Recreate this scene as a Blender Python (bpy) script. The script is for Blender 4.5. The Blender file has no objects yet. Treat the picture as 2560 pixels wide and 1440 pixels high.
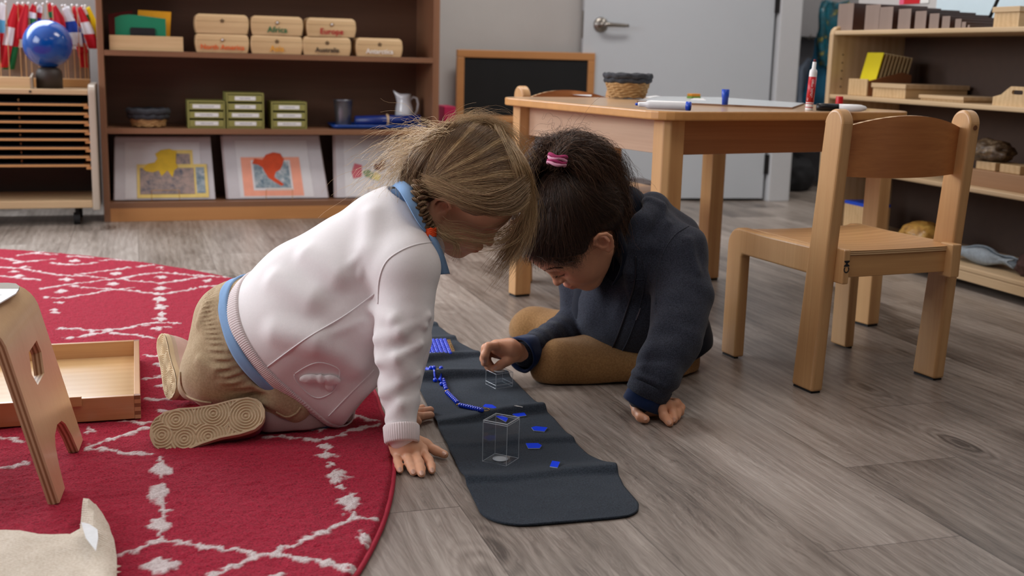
import bpy, math, random
import numpy as np
from mathutils import Vector, Matrix

# ------------------------------------------------------------------ camera
CAM_H = 0.70
F_PX = 2900.0
YAW, PITCH, ROLL = 0.31469528, 0.19669971, 0.02632279
_cy, _sy = math.cos(YAW), math.sin(YAW)
FW = np.array([_sy*math.cos(PITCH), _cy*math.cos(PITCH), -math.sin(PITCH)])
_r0 = np.array([_cy, -_sy, 0.0]); _u0 = np.cross(_r0, FW)
RT = math.cos(ROLL)*_r0 + math.sin(ROLL)*_u0
UP = -math.sin(ROLL)*_r0 + math.cos(ROLL)*_u0
CAM = np.array([0.0, 0.0, CAM_H])
sc = bpy.context.scene
cd = bpy.data.cameras.new('camera')
cd.sensor_fit = 'HORIZONTAL'; cd.sensor_width = 36.0
cd.lens = F_PX/2560.0*36.0
cd.clip_start = 0.05; cd.clip_end = 60
cd.dof.use_dof = True; cd.dof.focus_distance = 2.12; cd.dof.aperture_fstop = 5.0
cam = bpy.data.objects.new('camera', cd)
bpy.context.collection.objects.link(cam)
cam.matrix_world = Matrix(((RT[0], UP[0], -FW[0], CAM[0]), (RT[1], UP[1], -FW[1], CAM[1]), (RT[2], UP[2], -FW[2], CAM[2]), (0, 0, 0, 1)))
sc.camera = cam
sc.view_settings.view_transform = 'Standard'
sc.view_settings.look = 'None'
sc.view_settings.gamma = 1.0
sc.view_settings.use_curve_mapping = False
sc.view_settings.exposure = 0.0

# ------------------------------------------------------------------ world and lights
w = bpy.data.worlds.new('room_ambient'); sc.world = w; w.use_nodes = True
_bg = w.node_tree.nodes['Background']
_bg.inputs[0].default_value = (0.80, 0.84, 1.0, 1); _bg.inputs[1].default_value = 0.045

def area(name, loc, target, sx, sy, power, col):
    l = bpy.data.lights.new(name, 'AREA'); l.shape = 'RECTANGLE'; l.size = sx; l.size_y = sy
    l.energy = power; l.color = col
    o = bpy.data.objects.new(name, l); bpy.context.collection.objects.link(o)
    o.location = loc
    d = Vector(target) - Vector(loc)
    o.rotation_euler = d.to_track_quat('-Z', 'Y').to_euler()
    return o
# daylight: a wide window high in the back wall (left), one in the left wall, dim ceiling panels
area('back_window_light', (-1.45, 5.30, 1.72), (-1.45, 3.30, 1.22), 2.5, 1.15, 105, (0.86, 0.93, 1.0))
area('left_window_light', (-2.75, 2.6, 1.6), (0.2, 2.2, 0.2), 2.4, 1.3, 80, (0.92, 0.96, 1.0))
area('ceiling_panel_light', (1.2, 1.6, 2.55), (1.2, 1.6, 0), 1.2, 0.6, 9, (1.0, 0.95, 0.88))
area('ceiling_panel_light', (-0.6, 0.2, 2.55), (-0.6, 0.2, 0), 1.2, 0.6, 8, (1.0, 0.93, 0.84))
area('ceiling_panel_light', (1.6, 3.9, 2.55), (1.6, 3.9, 0), 1.2, 0.6, 30, (1.0, 0.95, 0.90))

area('hallway_fill_light', (3.75, 5.1, 2.6), (3.75, 5.4, 0), 0.8, 0.8, 16, (1.0, 0.96, 0.92))  # unseen lamp, added to brighten the coat alcove

# ------------------------------------------------------------------ pixel helpers (a pixel plus a world plane gives a world point)
def ray(x, y): return FW + RT*(x-1280)/F_PX - UP*(y-720)/F_PX
def fl(x, y, z=0.0):
    d = ray(x, y); return CAM + d*(z-CAM_H)/d[2]
def aty(x, y, Y):
    d = ray(x, y); return CAM + d*Y/d[1]
def atx(x, y, X):
    d = ray(x, y); return CAM + d*X/d[0]
def rpx(r, Y): return r*(Y*1.02)/F_PX

# ------------------------------------------------------------------ materials
def lin(c):
    c = c/255.0
    return c/12.92 if c <= 0.04045 else ((c+0.055)/1.055)**2.4
def rgb(r, g, b): return (lin(r), lin(g), lin(b), 1.0)
def newmat(name):
    m = bpy.data.materials.new(name); m.use_nodes = True
    nt = m.node_tree; b = nt.nodes['Principled BSDF']
    return m, nt, b
def N(nt, typ, **kw):
    n = nt.nodes.new(typ)
    for k, v in kw.items(): setattr(n, k, v)
    return n
def L(nt, a, b): nt.links.new(a, b)
def coords(nt, scale=(1, 1, 1), rot=(0, 0, 0), loc=(0, 0, 0)):
    tc = N(nt, 'ShaderNodeTexCoord'); mp = N(nt, 'ShaderNodeMapping')
    mp.inputs['Scale'].default_value = scale; mp.inputs['Rotation'].default_value = rot; mp.inputs['Location'].default_value = loc
    L(nt, tc.outputs['Object'], mp.inputs['Vector']); return mp.outputs['Vector']
def noise(nt, vec, scale, detail=4, rough=0.55, dist=0.0):
    n = N(nt, 'ShaderNodeTexNoise'); n.inputs['Scale'].default_value = scale; n.inputs['Detail'].default_value = detail
    n.inputs['Roughness'].default_value = rough; n.inputs['Distortion'].default_value = dist
    L(nt, vec, n.inputs['Vector']); return n.outputs['Fac']
def ramp(nt, fac, stops):
    r = N(nt, 'ShaderNodeValToRGB'); e = r.color_ramp.elements
    while len(e) < len(stops): e.new(0.5)
    for i, (p, c) in enumerate(stops): e[i].position = p; e[i].color = c
    L(nt, fac, r.inputs['Fac']); return r.outputs['Color']
def bump(nt, b, h, strength=0.3, dist=0.002):
    n = N(nt, 'ShaderNodeBump'); n.inputs['Strength'].default_value = strength; n.inputs['Distance'].default_value = dist
    L(nt, h, n.inputs['Height']); L(nt, n.outputs['Normal'], b.inputs['Normal']); return n
def plain(name, c, rough=0.5, metal=0.0, var=0.06, nscale=30, bmp=0.0, bscale=200, sheen=0.0, coat=0.0):
    m, nt, b = newmat(name)
    v = coords(nt)
    f = noise(nt, v, nscale, 3)
    d = tuple(x*(1-var) for x in c[:3])+(1,); l = tuple(min(1, x*(1+var)) for x in c[:3])+(1,)
    L(nt, ramp(nt, f, [(0.3, d), (0.7, l)]), b.inputs['Base Color'])
    b.inputs['Roughness'].default_value = rough; b.inputs['Metallic'].default_value = metal
    if sheen: b.inputs['Sheen Weight'].default_value = sheen; b.inputs['Sheen Roughness'].default_value = 0.5
    if coat: b.inputs['Coat Weight'].default_value = coat; b.inputs['Coat Roughness'].default_value = 0.1
    if bmp: bump(nt, b, noise(nt, v, bscale, 3), bmp, 0.0015)
    return m
def wood(name, light, dark, axis='Z', rough=0.4, scale=1.0, fig=0.5, coat=0.15):
    """clear-finished timber: long grain along axis, broad figure, fine pores"""
    m, nt, b = newmat(name)
    s = {'X': (0.7, 9, 9), 'Y': (9, 0.7, 9), 'Z': (9, 9, 0.7)}[axis]
    v = coords(nt, tuple(q*scale for q in s))
    f1 = noise(nt, v, 1.3, 5, 0.6, 1.2*fig)
    s2 = {'X': (3, 190, 190), 'Y': (190, 3, 190), 'Z': (190, 190, 3)}[axis]
    f2 = noise(nt, coords(nt, s2), 1.0, 2)
    wv = N(nt, 'ShaderNodeTexWave'); wv.wave_type = 'BANDS'; wv.bands_direction = {'X': 'Y', 'Y': 'X', 'Z': 'X'}[axis]
    wv.inputs['Scale'].default_value = 1.1; wv.inputs['Distortion'].default_value = 7*fig+1; wv.inputs['Detail'].default_value = 3
    wv.inputs['Detail Scale'].default_value = 0.7
    L(nt, v, wv.inputs['Vector'])
    a = N(nt, 'ShaderNodeMath', operation='MULTIPLY_ADD'); L(nt, wv.outputs['Fac'], a.inputs[0]); a.inputs[1].default_value = 0.14; a.inputs[2].default_value = 0.07
    c = N(nt, 'ShaderNodeMath', operation='MULTIPLY_ADD'); L(nt, f1, c.inputs[0]); c.inputs[1].default_value = 0.55; L(nt, a.outputs[0], c.inputs[2])
    d = N(nt, 'ShaderNodeMath', operation='MULTIPLY_ADD'); L(nt, f2, d.inputs[0]); d.inputs[1].default_value = 0.22; L(nt, c.outputs[0], d.inputs[2])
    L(nt, ramp(nt, d.outputs[0], [(0.28, dark), (0.75, light)]), b.inputs['Base Color'])
    b.inputs['Roughness'].default_value = rough; b.inputs['Coat Weight'].default_value = coat; b.inputs['Coat Roughness'].default_value = 0.2
    bump(nt, b, f2, 0.06, 0.001)
    return m
def ply_edge(name, axis='Z'):
    m, nt, b = newmat(name)
    wv = N(nt, 'ShaderNodeTexWave'); wv.bands_direction = axis; wv.inputs['Scale'].default_value = 75; wv.inputs['Distortion'].default_value = 0.6
    L(nt, coords(nt), wv.inputs['Vector'])
    L(nt, ramp(nt, wv.outputs['Fac'], [(0.35, rgb(160, 118, 76)), (0.6, rgb(222, 190, 146))]), b.inputs['Base Color'])
    b.inputs['Roughness'].default_value = 0.5
    return m
def glassmat(name):
    m, nt, b = newmat(name)
    b.inputs['Transmission Weight'].default_value = 1.0; b.inputs['Roughness'].default_value = 0.02
    b.inputs['IOR'].default_value = 1.49; b.inputs['Base Color'].default_value = (0.97, 0.98, 0.98, 1)
    return m

BEECH = wood('beech_wood', rgb(222, 178, 124), rgb(190, 140, 90), 'Z', 0.38)
BEECH_X = wood('beech_wood_rail', rgb(216, 168, 112), rgb(180, 128, 78), 'X', 0.38)
BEECH_Y = wood('beech_wood_side', rgb(222, 168, 108), rgb(182, 124, 74), 'Y', 0.38)
BEECH_P = wood('figured_beech_panel', rgb(206, 138, 80), rgb(150, 84, 42), 'X', 0.38, 0.8, 1.6)
TABLE_T = wood('table_laminate', rgb(205, 165, 118), rgb(182, 140, 96), 'X', 0.22, 1.0, 0.3, 0.4)
TABLE_A = wood('table_apron_wood', rgb(196, 140, 94), rgb(146, 92, 56), 'X', 0.4, 0.9, 1.3)
OAK = wood('bookcase_laminate', rgb(146, 104, 76), rgb(118, 80, 56), 'X', 0.45, 1.0, 0.4)
OAK_Z = wood('bookcase_side_laminate', rgb(146, 104, 76), rgb(118, 80, 56), 'Z', 0.45, 1.0, 0.4)
OAK_L = wood('bookcase_plinth_laminate', rgb(205, 148, 92), rgb(178, 122, 72), 'X', 0.45, 1.0, 0.3)
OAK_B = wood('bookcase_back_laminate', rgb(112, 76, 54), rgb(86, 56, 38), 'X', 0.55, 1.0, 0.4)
BIRCH = wood('birch_ply', rgb(212, 186, 150), rgb(184, 154, 116), 'Y', 0.4, 1.0, 0.4)
BIRCH_Z = wood('birch_ply_side', rgb(212, 184, 146), rgb(180, 148, 110), 'Z', 0.4, 1.0, 0.4)
BIRCH_X = wood('birch_ply_long', rgb(212, 184, 146), rgb(182, 152, 114), 'X', 0.4, 1.0, 0.4)
BOXWOOD = wood('pale_box_wood', rgb(214, 184, 140), rgb(180, 146, 102), 'X', 0.5, 1.6, 0.6)
TRAYW = wood('tray_walnut_toned_wood', rgb(218, 172, 122), rgb(178, 124, 78), 'X', 0.28, 0.8, 1.1, 0.5)
PLYE = ply_edge('plywood_edge')
BLACKR = plain('black_rubber', rgb(20, 20, 22), 0.6)
WHITEP = plain('white_plastic', rgb(235, 235, 235), 0.35, var=0.02)
METAL = plain('satin_nickel', rgb(150, 145, 138), 0.3, 1.0, 0.04)
GOLDW = plain('brass_wire', rgb(200, 160, 90), 0.3, 1.0, 0.05)
BLUEP = plain('royal_blue_card', rgb(0, 62, 240), 0.6, var=0.04); BLUEP.node_tree.nodes['Principled BSDF'].inputs['Specular IOR Level'].default_value = 0.15
WALLM = plain('grey_wall_paint', rgb(192, 190, 188), 0.75, var=0.02, nscale=6, bmp=0.08, bscale=160)
DOORM = plain('pale_grey_door_paint', rgb(198, 204, 210), 0.5, var=0.01, nscale=5, bmp=0.05, bscale=120)

# ------------------------------------------------------------------ mesh helpers
COL = bpy.context.collection
def mesh_obj(name, verts, faces, mats, parent=None, smooth=False, midx=None, loc=None, bevel=0.0, bseg=2):
    me = bpy.data.meshes.new(name)
    me.from_pydata([tuple(map(float, v)) for v in verts], [], [tuple(int(i) for i in f) for f in faces])
    if not isinstance(mats, (list, tuple)): mats = [mats]
    for m in mats: me.materials.append(m)
    if midx is not None: me.polygons.foreach_set('material_index', list(midx))
    if smooth: me.polygons.foreach_set('use_smooth', [True]*len(me.polygons))
    me.update()
    o = bpy.data.objects.new(name, me); COL.objects.link(o)
    if parent is not None: o.parent = parent
    if loc is not None: o.location = loc
    if bevel:
        bm = o.modifiers.new('bevel', 'BEVEL'); bm.width = bevel; bm.segments = bseg; bm.limit_method = 'ANGLE'; bm.angle_limit = math.radians(40)
        bm.harden_normals = False
    return o
class MB:
    def __init__(s): s.v = []; s.f = []; s.m = []
    def add(s, v, f, m=0):
        n = len(s.v); s.v += [tuple(q) for q in v]; s.f += [tuple(i+n for i in q) for q in f]; s.m += [m]*len(f); return s
    def box(s, x0, x1, y0, y1, z0, z1, m=0):
        return s.add([(x0, y0, z0), (x1, y0, z0), (x1, y1, z0), (x0, y1, z0), (x0, y0, z1), (x1, y0, z1), (x1, y1, z1), (x0, y1, z1)],
                     [(0, 3, 2, 1), (4, 5, 6, 7), (0, 1, 5, 4), (1, 2, 6, 5), (2, 3, 7, 6), (3, 0, 4, 7)], m)
    def prism(s, pts, axis, a, b, m=0):
        """polygon pts (2d) extruded along axis from a to b; 2d coords are the other two axes in order"""
        def mk(p, t): return {'X': (t, p[0], p[1]), 'Y': (p[0], t, p[1]), 'Z': (p[0], p[1], t)}[axis]
        n = len(pts)
        v = [mk(p, a) for p in pts]+[mk(p, b) for p in pts]
        ar = sum(pts[i][0]*pts[(i+1) % n][1]-pts[(i+1) % n][0]*pts[i][1] for i in range(n))
        sgn = (ar > 0) ^ (axis == 'Y') ^ (b < a)
        f = [tuple(range(n))[::-1] if sgn else tuple(range(n)), tuple(range(n, 2*n)) if sgn else tuple(range(n, 2*n))[::-1]]
        for i in range(n):
            j = (i+1) % n
            q = (i, j, j+n, i+n); f.append(q if sgn else q[::-1])
        return s.add(v, f, m)
    def tube(s, pts, r, seg=8, m=0, cap=True):
        v, f = tube(pts, r, seg, cap); return s.add(v, f, m)
    def lathe(s, prof, c=(0, 0, 0), seg=32, m=0):
        v = []; f = []
        for (r, z) in prof:
            for k in range(seg):
                a = 2*math.pi*k/seg; v.append((c[0]+r*math.cos(a), c[1]+r*math.sin(a), c[2]+z))
        for i in range(len(prof)-1):
            for k in range(seg):
                k2 = (k+1) % seg; f.append((i*seg+k, i*seg+k2, (i+1)*seg+k2, (i+1)*seg+k))
        if prof[0][0] > 1e-6: f.append(tuple(range(seg))[::-1])
        if prof[-1][0] > 1e-6: f.append(tuple((len(prof)-1)*seg+k for k in range(seg)))
        return s.add(v, f, m)
    def build(s, name, mats, parent=None, smooth=False, bevel=0.0, bseg=2, loc=None):
        return mesh_obj(name, s.v, s.f, mats, parent, smooth, s.m, loc, bevel, bseg)
def tube(pts, r, seg=8, cap=True, flat=1.0):
    P = np.array(pts, float); n = len(P)
    R = np.full(n, r) if np.isscalar(r) else np.array(r, float)
    T = np.gradient(P, axis=0); T /= np.linalg.norm(T, axis=1)[:, None]+1e-12
    up = np.array([0, 0, 1.0]) if abs(T[0][2]) < 0.9 else np.array([1.0, 0, 0])
    v = []
    nrm = np.cross(T[0], up); nrm /= np.linalg.norm(nrm)
    for i in range(n):
        nrm = nrm - T[i]*np.dot(nrm, T[i]); nrm /= np.linalg.norm(nrm)+1e-12
        bi = np.cross(T[i], nrm)
        for k in range(seg):
            a = 2*math.pi*k/seg
            v.append(P[i]+R[i]*(math.cos(a)*nrm+math.sin(a)*bi*flat))
    f = []
    for i in range(n-1):
        for k in range(seg):
            k2 = (k+1) % seg; f.append((i*seg+k, i*seg+k2, (i+1)*seg+k2, (i+1)*seg+k))
    if cap: f += [tuple(range(seg))[::-1], tuple((n-1)*seg+k for k in range(seg))]
    return v, f
def arc(cx, cy, r, a0, a1, n=8):
    return [(cx+r*math.cos(math.radians(a0+(a1-a0)*i/n)), cy+r*math.sin(math.radians(a0+(a1-a0)*i/n))) for i in range(n+1)]
def rrect(x0, x1, y0, y1, r, n=5):
    return arc(x1-r, y1-r, r, 0, 90, n)+arc(x0+r, y1-r, r, 90, 180, n)+arc(x0+r, y0+r, r, 180, 270, n)+arc(x1-r, y0+r, r, 270, 360, n)
def empty(name, loc=(0, 0, 0), rz=0.0, rot=None):
    o = bpy.data.objects.new(name, None); COL.objects.link(o); o.empty_display_size = 0.05
    o.location = loc; o.rotation_euler = rot if rot is not None else (0, 0, rz); return o
def tag(o, label=None, cat=None, group=None, kind=None):
    if label: o['label'] = label
    if cat: o['category'] = cat
    if group: o['group'] = group
    if kind: o['kind'] = kind
    return o
def thing(name, label, cat, loc=(0, 0, 0), rz=0.0, group=None, rot=None):
    return tag(empty(name, loc, rz, rot), label, cat, group)
def copy_tree(o, parent=None):
    c = o.copy(); COL.objects.link(c); c.parent = parent
    for ch in [q for q in list(bpy.data.objects) if q.parent == o]: copy_tree(ch, c)
    return c
def text_mesh(body, size, depth=0.0004, space=1.0, bold=0.0):
    cu = bpy.data.curves.new('lettering', 'FONT'); cu.body = body; cu.size = size; cu.extrude = depth
    cu.align_x = 'CENTER'; cu.align_y = 'CENTER'; cu.offset = bold; cu.space_character = space; cu.resolution_u = 3
    to = bpy.data.objects.new('lettering', cu); COL.objects.link(to)
    bpy.context.view_layer.update()
    me = bpy.data.meshes.new_from_object(to.evaluated_get(bpy.context.evaluated_depsgraph_get()))
    v = np.array([q.co[:] for q in me.vertices]).reshape(-1, 3); f = [tuple(p.vertices) for p in me.polygons]
    bpy.data.objects.remove(to); bpy.data.curves.remove(cu); bpy.data.meshes.remove(me)
    return v, f
# ================================================================== room shell
def floor_mat():
    m, nt, b = newmat('grey_oak_planks')
    tc = N(nt, 'ShaderNodeTexCoord'); sp = N(nt, 'ShaderNodeSeparateXYZ'); L(nt, tc.outputs['Object'], sp.inputs[0])
    def M(op, a, bb=None, c=None):
        n = N(nt, 'ShaderNodeMath', operation=op)
        for i, q in enumerate((a, bb, c)):
            if q is None: continue
            if isinstance(q, (int, float)): n.inputs[i].default_value = q
            else: L(nt, q, n.inputs[i])
        return n.outputs[0]
    u = M('DIVIDE', M('SUBTRACT', sp.outputs['X'], 0.94), 0.237); k = M('FLOOR', u); fu = M('FRACT', u)
    v = M('DIVIDE', M('SUBTRACT', M('SUBTRACT', sp.outputs['Y'], 1.37), M('MULTIPLY', k, 0.307)), 1.22); j = M('FLOOR', v); fv = M('FRACT', v)
    cmb = N(nt, 'ShaderNodeCombineXYZ'); L(nt, k, cmb.inputs[0]); L(nt, j, cmb.inputs[1])
    wn = N(nt, 'ShaderNodeTexWhiteNoise'); wn.noise_dimensions = '3D'; L(nt, cmb.outputs[0], wn.inputs['Vector'])
    tone = wn.outputs['Value']
    gx = N(nt, 'ShaderNodeCombineXYZ')
    L(nt, M('ADD', M('MULTIPLY', sp.outputs['X'], 6.0), M('MULTIPLY', tone, 37.0)), gx.inputs[0])
    L(nt, M('ADD', M('MULTIPLY', sp.outputs['Y'], 0.95), M('MULTIPLY', tone, 11.0)), gx.inputs[1])
    broad = noise(nt, gx.outputs[0], 1.4, 5, 0.6, 0.6)
    wv = N(nt, 'ShaderNodeTexWave'); wv.bands_direction = 'X'; wv.inputs['Scale'].default_value = 2.1
    wv.inputs['Distortion'].default_value = 13; wv.inputs['Detail'].default_value = 4; wv.inputs['Detail Scale'].default_value = 0.55; wv.inputs['Detail Roughness'].default_value = 0.5
    L(nt, gx.outputs[0], wv.inputs['Vector'])
    fx = N(nt, 'ShaderNodeCombineXYZ')
    L(nt, M('ADD', M('MULTIPLY', sp.outputs['X'], 330.0), M('MULTIPLY', broad, 30.0)), fx.inputs[0]); L(nt, M('MULTIPLY', sp.outputs['Y'], 9.0), fx.inputs[1])
    fine = noise(nt, fx.outputs[0], 1.0, 3, 0.6)
    # knots
    kx = N(nt, 'ShaderNodeCombineXYZ'); L(nt, M('ADD', M('MULTIPLY', sp.outputs['X'], 4.2), M('MULTIPLY', tone, 9.0)), kx.inputs[0]); L(nt, M('MULTIPLY', sp.outputs['Y'], 1.7), kx.inputs[1])
    vo = N(nt, 'ShaderNodeTexVoronoi'); vo.inputs['Scale'].default_value = 1.15; L(nt, kx.outputs[0], vo.inputs['Vector'])
    kd = vo.outputs['Distance']
    rings = M('SINE', M('MULTIPLY', M('ADD', kd, M('MULTIPLY', broad, 0.25)), 95.0))
    kmask = M('MAXIMUM', M('SUBTRACT', 1.0, M('MULTIPLY', kd, 3.1)), 0.0)
    t = M('ADD', M('MULTIPLY', broad, 0.58), M('MULTIPLY', wv.outputs['Fac'], 0.055))
    t = M('ADD', t, M('MULTIPLY', fine, 0.42))
    t = M('ADD', t, M('MULTIPLY', M('SUBTRACT', tone, 0.5), 0.22))
    t = M('ADD', t, M('MULTIPLY', M('MULTIPLY', rings, kmask), 0.10))
    t = M('SUBTRACT', t, M('MULTIPLY', M('POWER', kmask, 3.0), 0.42))
    c = ramp(nt, t, [(0.30, rgb(70, 60, 54)), (0.45, rgb(122, 111, 102)), (0.60, rgb(156, 145, 136)), (0.80, rgb(194, 185, 176))])
    seam = M('MAXIMUM', M('LESS_THAN', fu, 0.008), M('LESS_THAN', fv, 0.0022))
    mx = N(nt, 'ShaderNodeMix'); mx.data_type = 'RGBA'; L(nt, M('MULTIPLY', seam, 0.55), mx.inputs[0]); L(nt, c, mx.inputs[6]); mx.inputs[7].default_value = rgb(58, 50, 46)
    L(nt, mx.outputs[2], b.inputs['Base Color'])
    b.inputs['Specular IOR Level'].default_value = 0.6
    L(nt, M('ADD', M('MULTIPLY', fine, 0.16), 0.28), b.inputs['Roughness'])
    bump(nt, b, M('SUBTRACT', M('ADD', M('MULTIPLY', fine, 0.5), M('MULTIPLY', broad, 0.3)), M('MULTIPLY', seam, 1.2)), 0.25, 0.0012)
    return m
def struct(o, label=None, cat=None): o['kind'] = 'structure'; (tag(o, label, cat) if label else None); return o
XL, XR, YB, YN, ZC = -2.95, 2.92, 5.50, -1.6, 2.7
struct(MB().box(XL-0.1, 4.6, YN, 6.6, -0.05, 0).build('floor', floor_mat()), 'grey-brown oak plank floor', 'floor')
# back wall with a window opening on its left
WX0, WX1, WZ0, WZ1 = -2.75, -0.15, 1.12, 2.32
wb = MB()
wb.box(XL, WX0, YB, YB+0.12, 0, ZC).box(WX0, WX1, YB, YB+0.12, 0, WZ0).box(WX0, WX1, YB, YB+0.12, WZ1, ZC).box(WX1, 3.12, YB, YB+0.12, 0, ZC)
struct(wb.build('wall_back', WALLM), 'pale grey painted back wall', 'wall')
struct(MB().box(XR, XR+0.1, YN, 4.35, 0, ZC).build('wall_right', WALLM), 'grey right wall behind the low shelf', 'wall')
wl = MB(); wl.box(XL-0.1, XL, YN, 1.3, 0, ZC).box(XL-0.1, XL, 3.9, YB, 0, ZC).box(XL-0.1, XL, 1.3, 3.9, 0, 0.9).box(XL-0.1, XL, 1.3, 3.9, 2.3, ZC)
struct(wl.build('wall_left', WALLM), 'grey left wall with a window', 'wall')
struct(MB().box(XL-0.1, 4.6, YN, 6.6, ZC, ZC+0.05).build('ceiling', plain('ceiling_white', rgb(225, 225, 222), 0.8, var=0.01)), 'white ceiling', 'ceiling')
TRIMW = plain('white_trim_paint', rgb(205, 207, 210), 0.45, var=0.01)
wf = MB(); wf.box(WX0, WX1, YB-0.02, YB+0.02, WZ0-0.05, WZ0).box(WX0, WX1, YB-0.02, YB+0.02, WZ1, WZ1+0.05)
wf.box(WX0-0.05, WX0, YB-0.02, YB+0.02, WZ0-0.05, WZ1+0.05).box(WX1, WX1+0.05, YB-0.02, YB+0.02, WZ0-0.05, WZ1+0.05).box(-1.48, -1.42, YB-0.02, YB+0.02, WZ0, WZ1)
struct(wf.build('window_1', TRIMW, bevel=0.004), 'white framed window in the back wall', 'window')
# hallway beyond the opening on the right
hw = MB().box(3.12, 4.6, 6.3, 6.4, 0, ZC).box(4.5, 4.6, 4.35, 6.3, 0, ZC).box(XR+0.1, 4.6, 4.25, 4.35, 0, ZC)
struct(hw.build('wall_hallway', WALLM), 'grey walls of the coat alcove beyond the door', 'wall')
# door: folded open against the back wall, hinged on its right
hx, hy = 3.085, 5.345; ex, ey = 2.10, 5.455
da = math.atan2(ey-hy, ex-hx); dw = math.hypot(ex-hx, ey-hy)
dr = struct(empty('door_1', (hx, hy, 0), da), 'pale grey door folded open against the back wall', 'door')
MB().box(0, dw, 0, 0.038, 0.012, 2.05).build('door_leaf', DOORM, dr, bevel=0.003)
hs = (ex-hx)/dw
hb = MB().lathe([(0.036, 0), (0.036, 0.006), (0.030, 0.012), (0.014, 0.014), (0.013, 0.045), (0.001, 0.046)], seg=28)
hv = [(v[0], v[2], -v[1]) for v in hb.v]
for side in (1,):
    hl = empty('door_handle'); hl.parent = dr; hl.location = (dw-0.085, 0.0, 0.865); hl.rotation_euler = (0, 0, 0)
    # rose faces the camera: door local +y points away from the wall when the leaf is mirrored
# which local side faces the room (-Y)?
ny = -math.sin(da) ; side = -1 if math.cos(da) > 0 else 1
yy = 0.038 if side == 1 else 0.0
hl.location = (dw-0.085, yy, 0.865)
m_ = MB(); m_.add([(v[0], v[1]*side, v[2]) for v in hv], hb.f).build('rose', METAL, hl, True)
m_ = MB(); m_.tube([(0, side*0.045, 0), (-0.02, side*0.052, 0), (-0.055, side*0.054, -0.001), (-0.11, side*0.05, -0.002), (-0.128, side*0.048, -0.002)], [0.012, 0.012, 0.010, 0.009, 0.008], 12).build('lever', METAL, hl, True)
MB().box(dw-0.001, dw+0.002, 0.006, 0.032, 0.80, 0.93).build('latch_plate', METAL, dr)
MB().tube([(dw-0.085, yy-side*0.038, 0.865), (dw-0.085, yy-side*0.085, 0.865)], 0.012, 12).build('back_spindle', METAL, dr, True)
DARKM = plain('dark_hinge_metal', rgb(38, 36, 36), 0.4, 0.6)
for hz in (0.19, 1.0, 1.85):
    MB().tube([(-0.012, yy+side*0.004, hz-0.05), (-0.012, yy+side*0.004, hz+0.05)], 0.009, 10).box(-0.01, 0.004, yy-0.004, yy+0.004, hz-0.05, hz+0.05).build('hinge', DARKM, dr)
struct(MB().box(3.10, 3.22, 5.28, 5.62, 0, 2.1).box(3.20, 3.235, 5.30, 5.62, 0, 2.1).build('trim_1', TRIMW, bevel=0.004), 'white door jamb right of the open door', 'door frame')
struct(MB().box(1.26, 2.1, YB-0.014, YB, 0, 0.1).build('baseboard_back', plain('baseboard_grey', rgb(96, 96, 100), 0.5)), 'grey vinyl baseboard along the back wall', 'baseboard')

# ================================================================== chalkboard
cb = thing('chalkboard', 'framed black chalkboard leaning low against the back wall, left of the door', 'chalkboard', (1.455, 5.40, 0.0))
W_, z0, z1 = 0.70, 0.22, 0.728
MB().box(0.035, W_-0.035, 0.004, 0.014, z0+0.03, z1-0.03).build('board_surface', plain('black_slate_paint', rgb(16, 18, 20), 0.85, var=0.2, nscale=8), cb)
MB().box(0, W_, -0.004, 0.02, z1-0.036, z1).box(0, W_, -0.004, 0.02, z0, z0+0.036).box(0, 0.036, -0.004, 0.02, z0+0.036, z1-0.036).box(W_-0.036, W_, -0.004, 0.02, z0+0.036, z1-0.036).build('frame', OAK_L, cb, bevel=0.003)
MB().box(0.05, 0.09, 0.02, 0.06, 0.0, z0+0.1).build('foot', OAK_L, cb); MB().box(W_-0.09, W_-0.05, 0.02, 0.06, 0.0, z0+0.1).build('foot', OAK_L, cb)
# small wooden box under the chalkboard
p = aty(1215, 300, 5.25)
bx = thing('wooden_block', 'pale wooden box under the chalkboard, behind the blonde hair', 'box', (p[0], 5.25, 0))
MB().box(-0.10, 0.14, -0.06, 0.06, 0, 0.40).box(-0.11, 0.15, -0.07, 0.07, 0.40, 0.425).build('box_body', OAK_L, bx, bevel=0.003)
pk = aty(1111, 300, 5.35)
rb = thing('magazine_file', 'raspberry pink folder standing in the gap beside the bookcase', 'folder', (pk[0], 5.33, 0))
MB().box(-0.028, 0.028, -0.08, 0.08, 0.0, aty(1110, 266, 5.25)[2]).build('folder_body', plain('raspberry_card', rgb(190, 28, 84), 0.6), rb, bevel=0.003)

# ================================================================== bookcase
bc = thing('bookcase', 'tall brown laminate bookcase with open shelves against the back wall', 'bookcase', (0, 4.94, 0))
X0, X1, D, H_ = -0.136, 1.253, 0.33, 1.52
MB().box(X0, X0+0.024, 0, D, 0, H_).build('side_panel', OAK_Z, bc, bevel=0.002)
MB().box(X1-0.028, X1, 0, D, 0, H_).build('side_panel', OAK_Z, bc, bevel=0.002)
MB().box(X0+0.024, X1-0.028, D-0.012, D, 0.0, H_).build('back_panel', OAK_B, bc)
for z in (0.664, 0.356, 1.02): MB().box(X0+0.024, X1-0.028, 0.002, D-0.012, z, z+0.021).build('shelf', OAK, bc, bevel=0.001)
MB().box(X0+0.024, X1-0.028, 0.002, D-0.012, 0.055, 0.078).build('shelf', OAK, bc, bevel=0.001)
MB().box(X0, X1, 0, D, H_, H_+0.024).build('top_panel', OAK, bc)
MB().box(X0+0.024, X1-0.028, 0.002, 0.02, 0.0, 0.055).build('plinth', OAK_L, bc, bevel=0.001)
SH1, SH2, SH3 = 0.686, 0.378, 0.079
BY = 4.94

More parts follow.
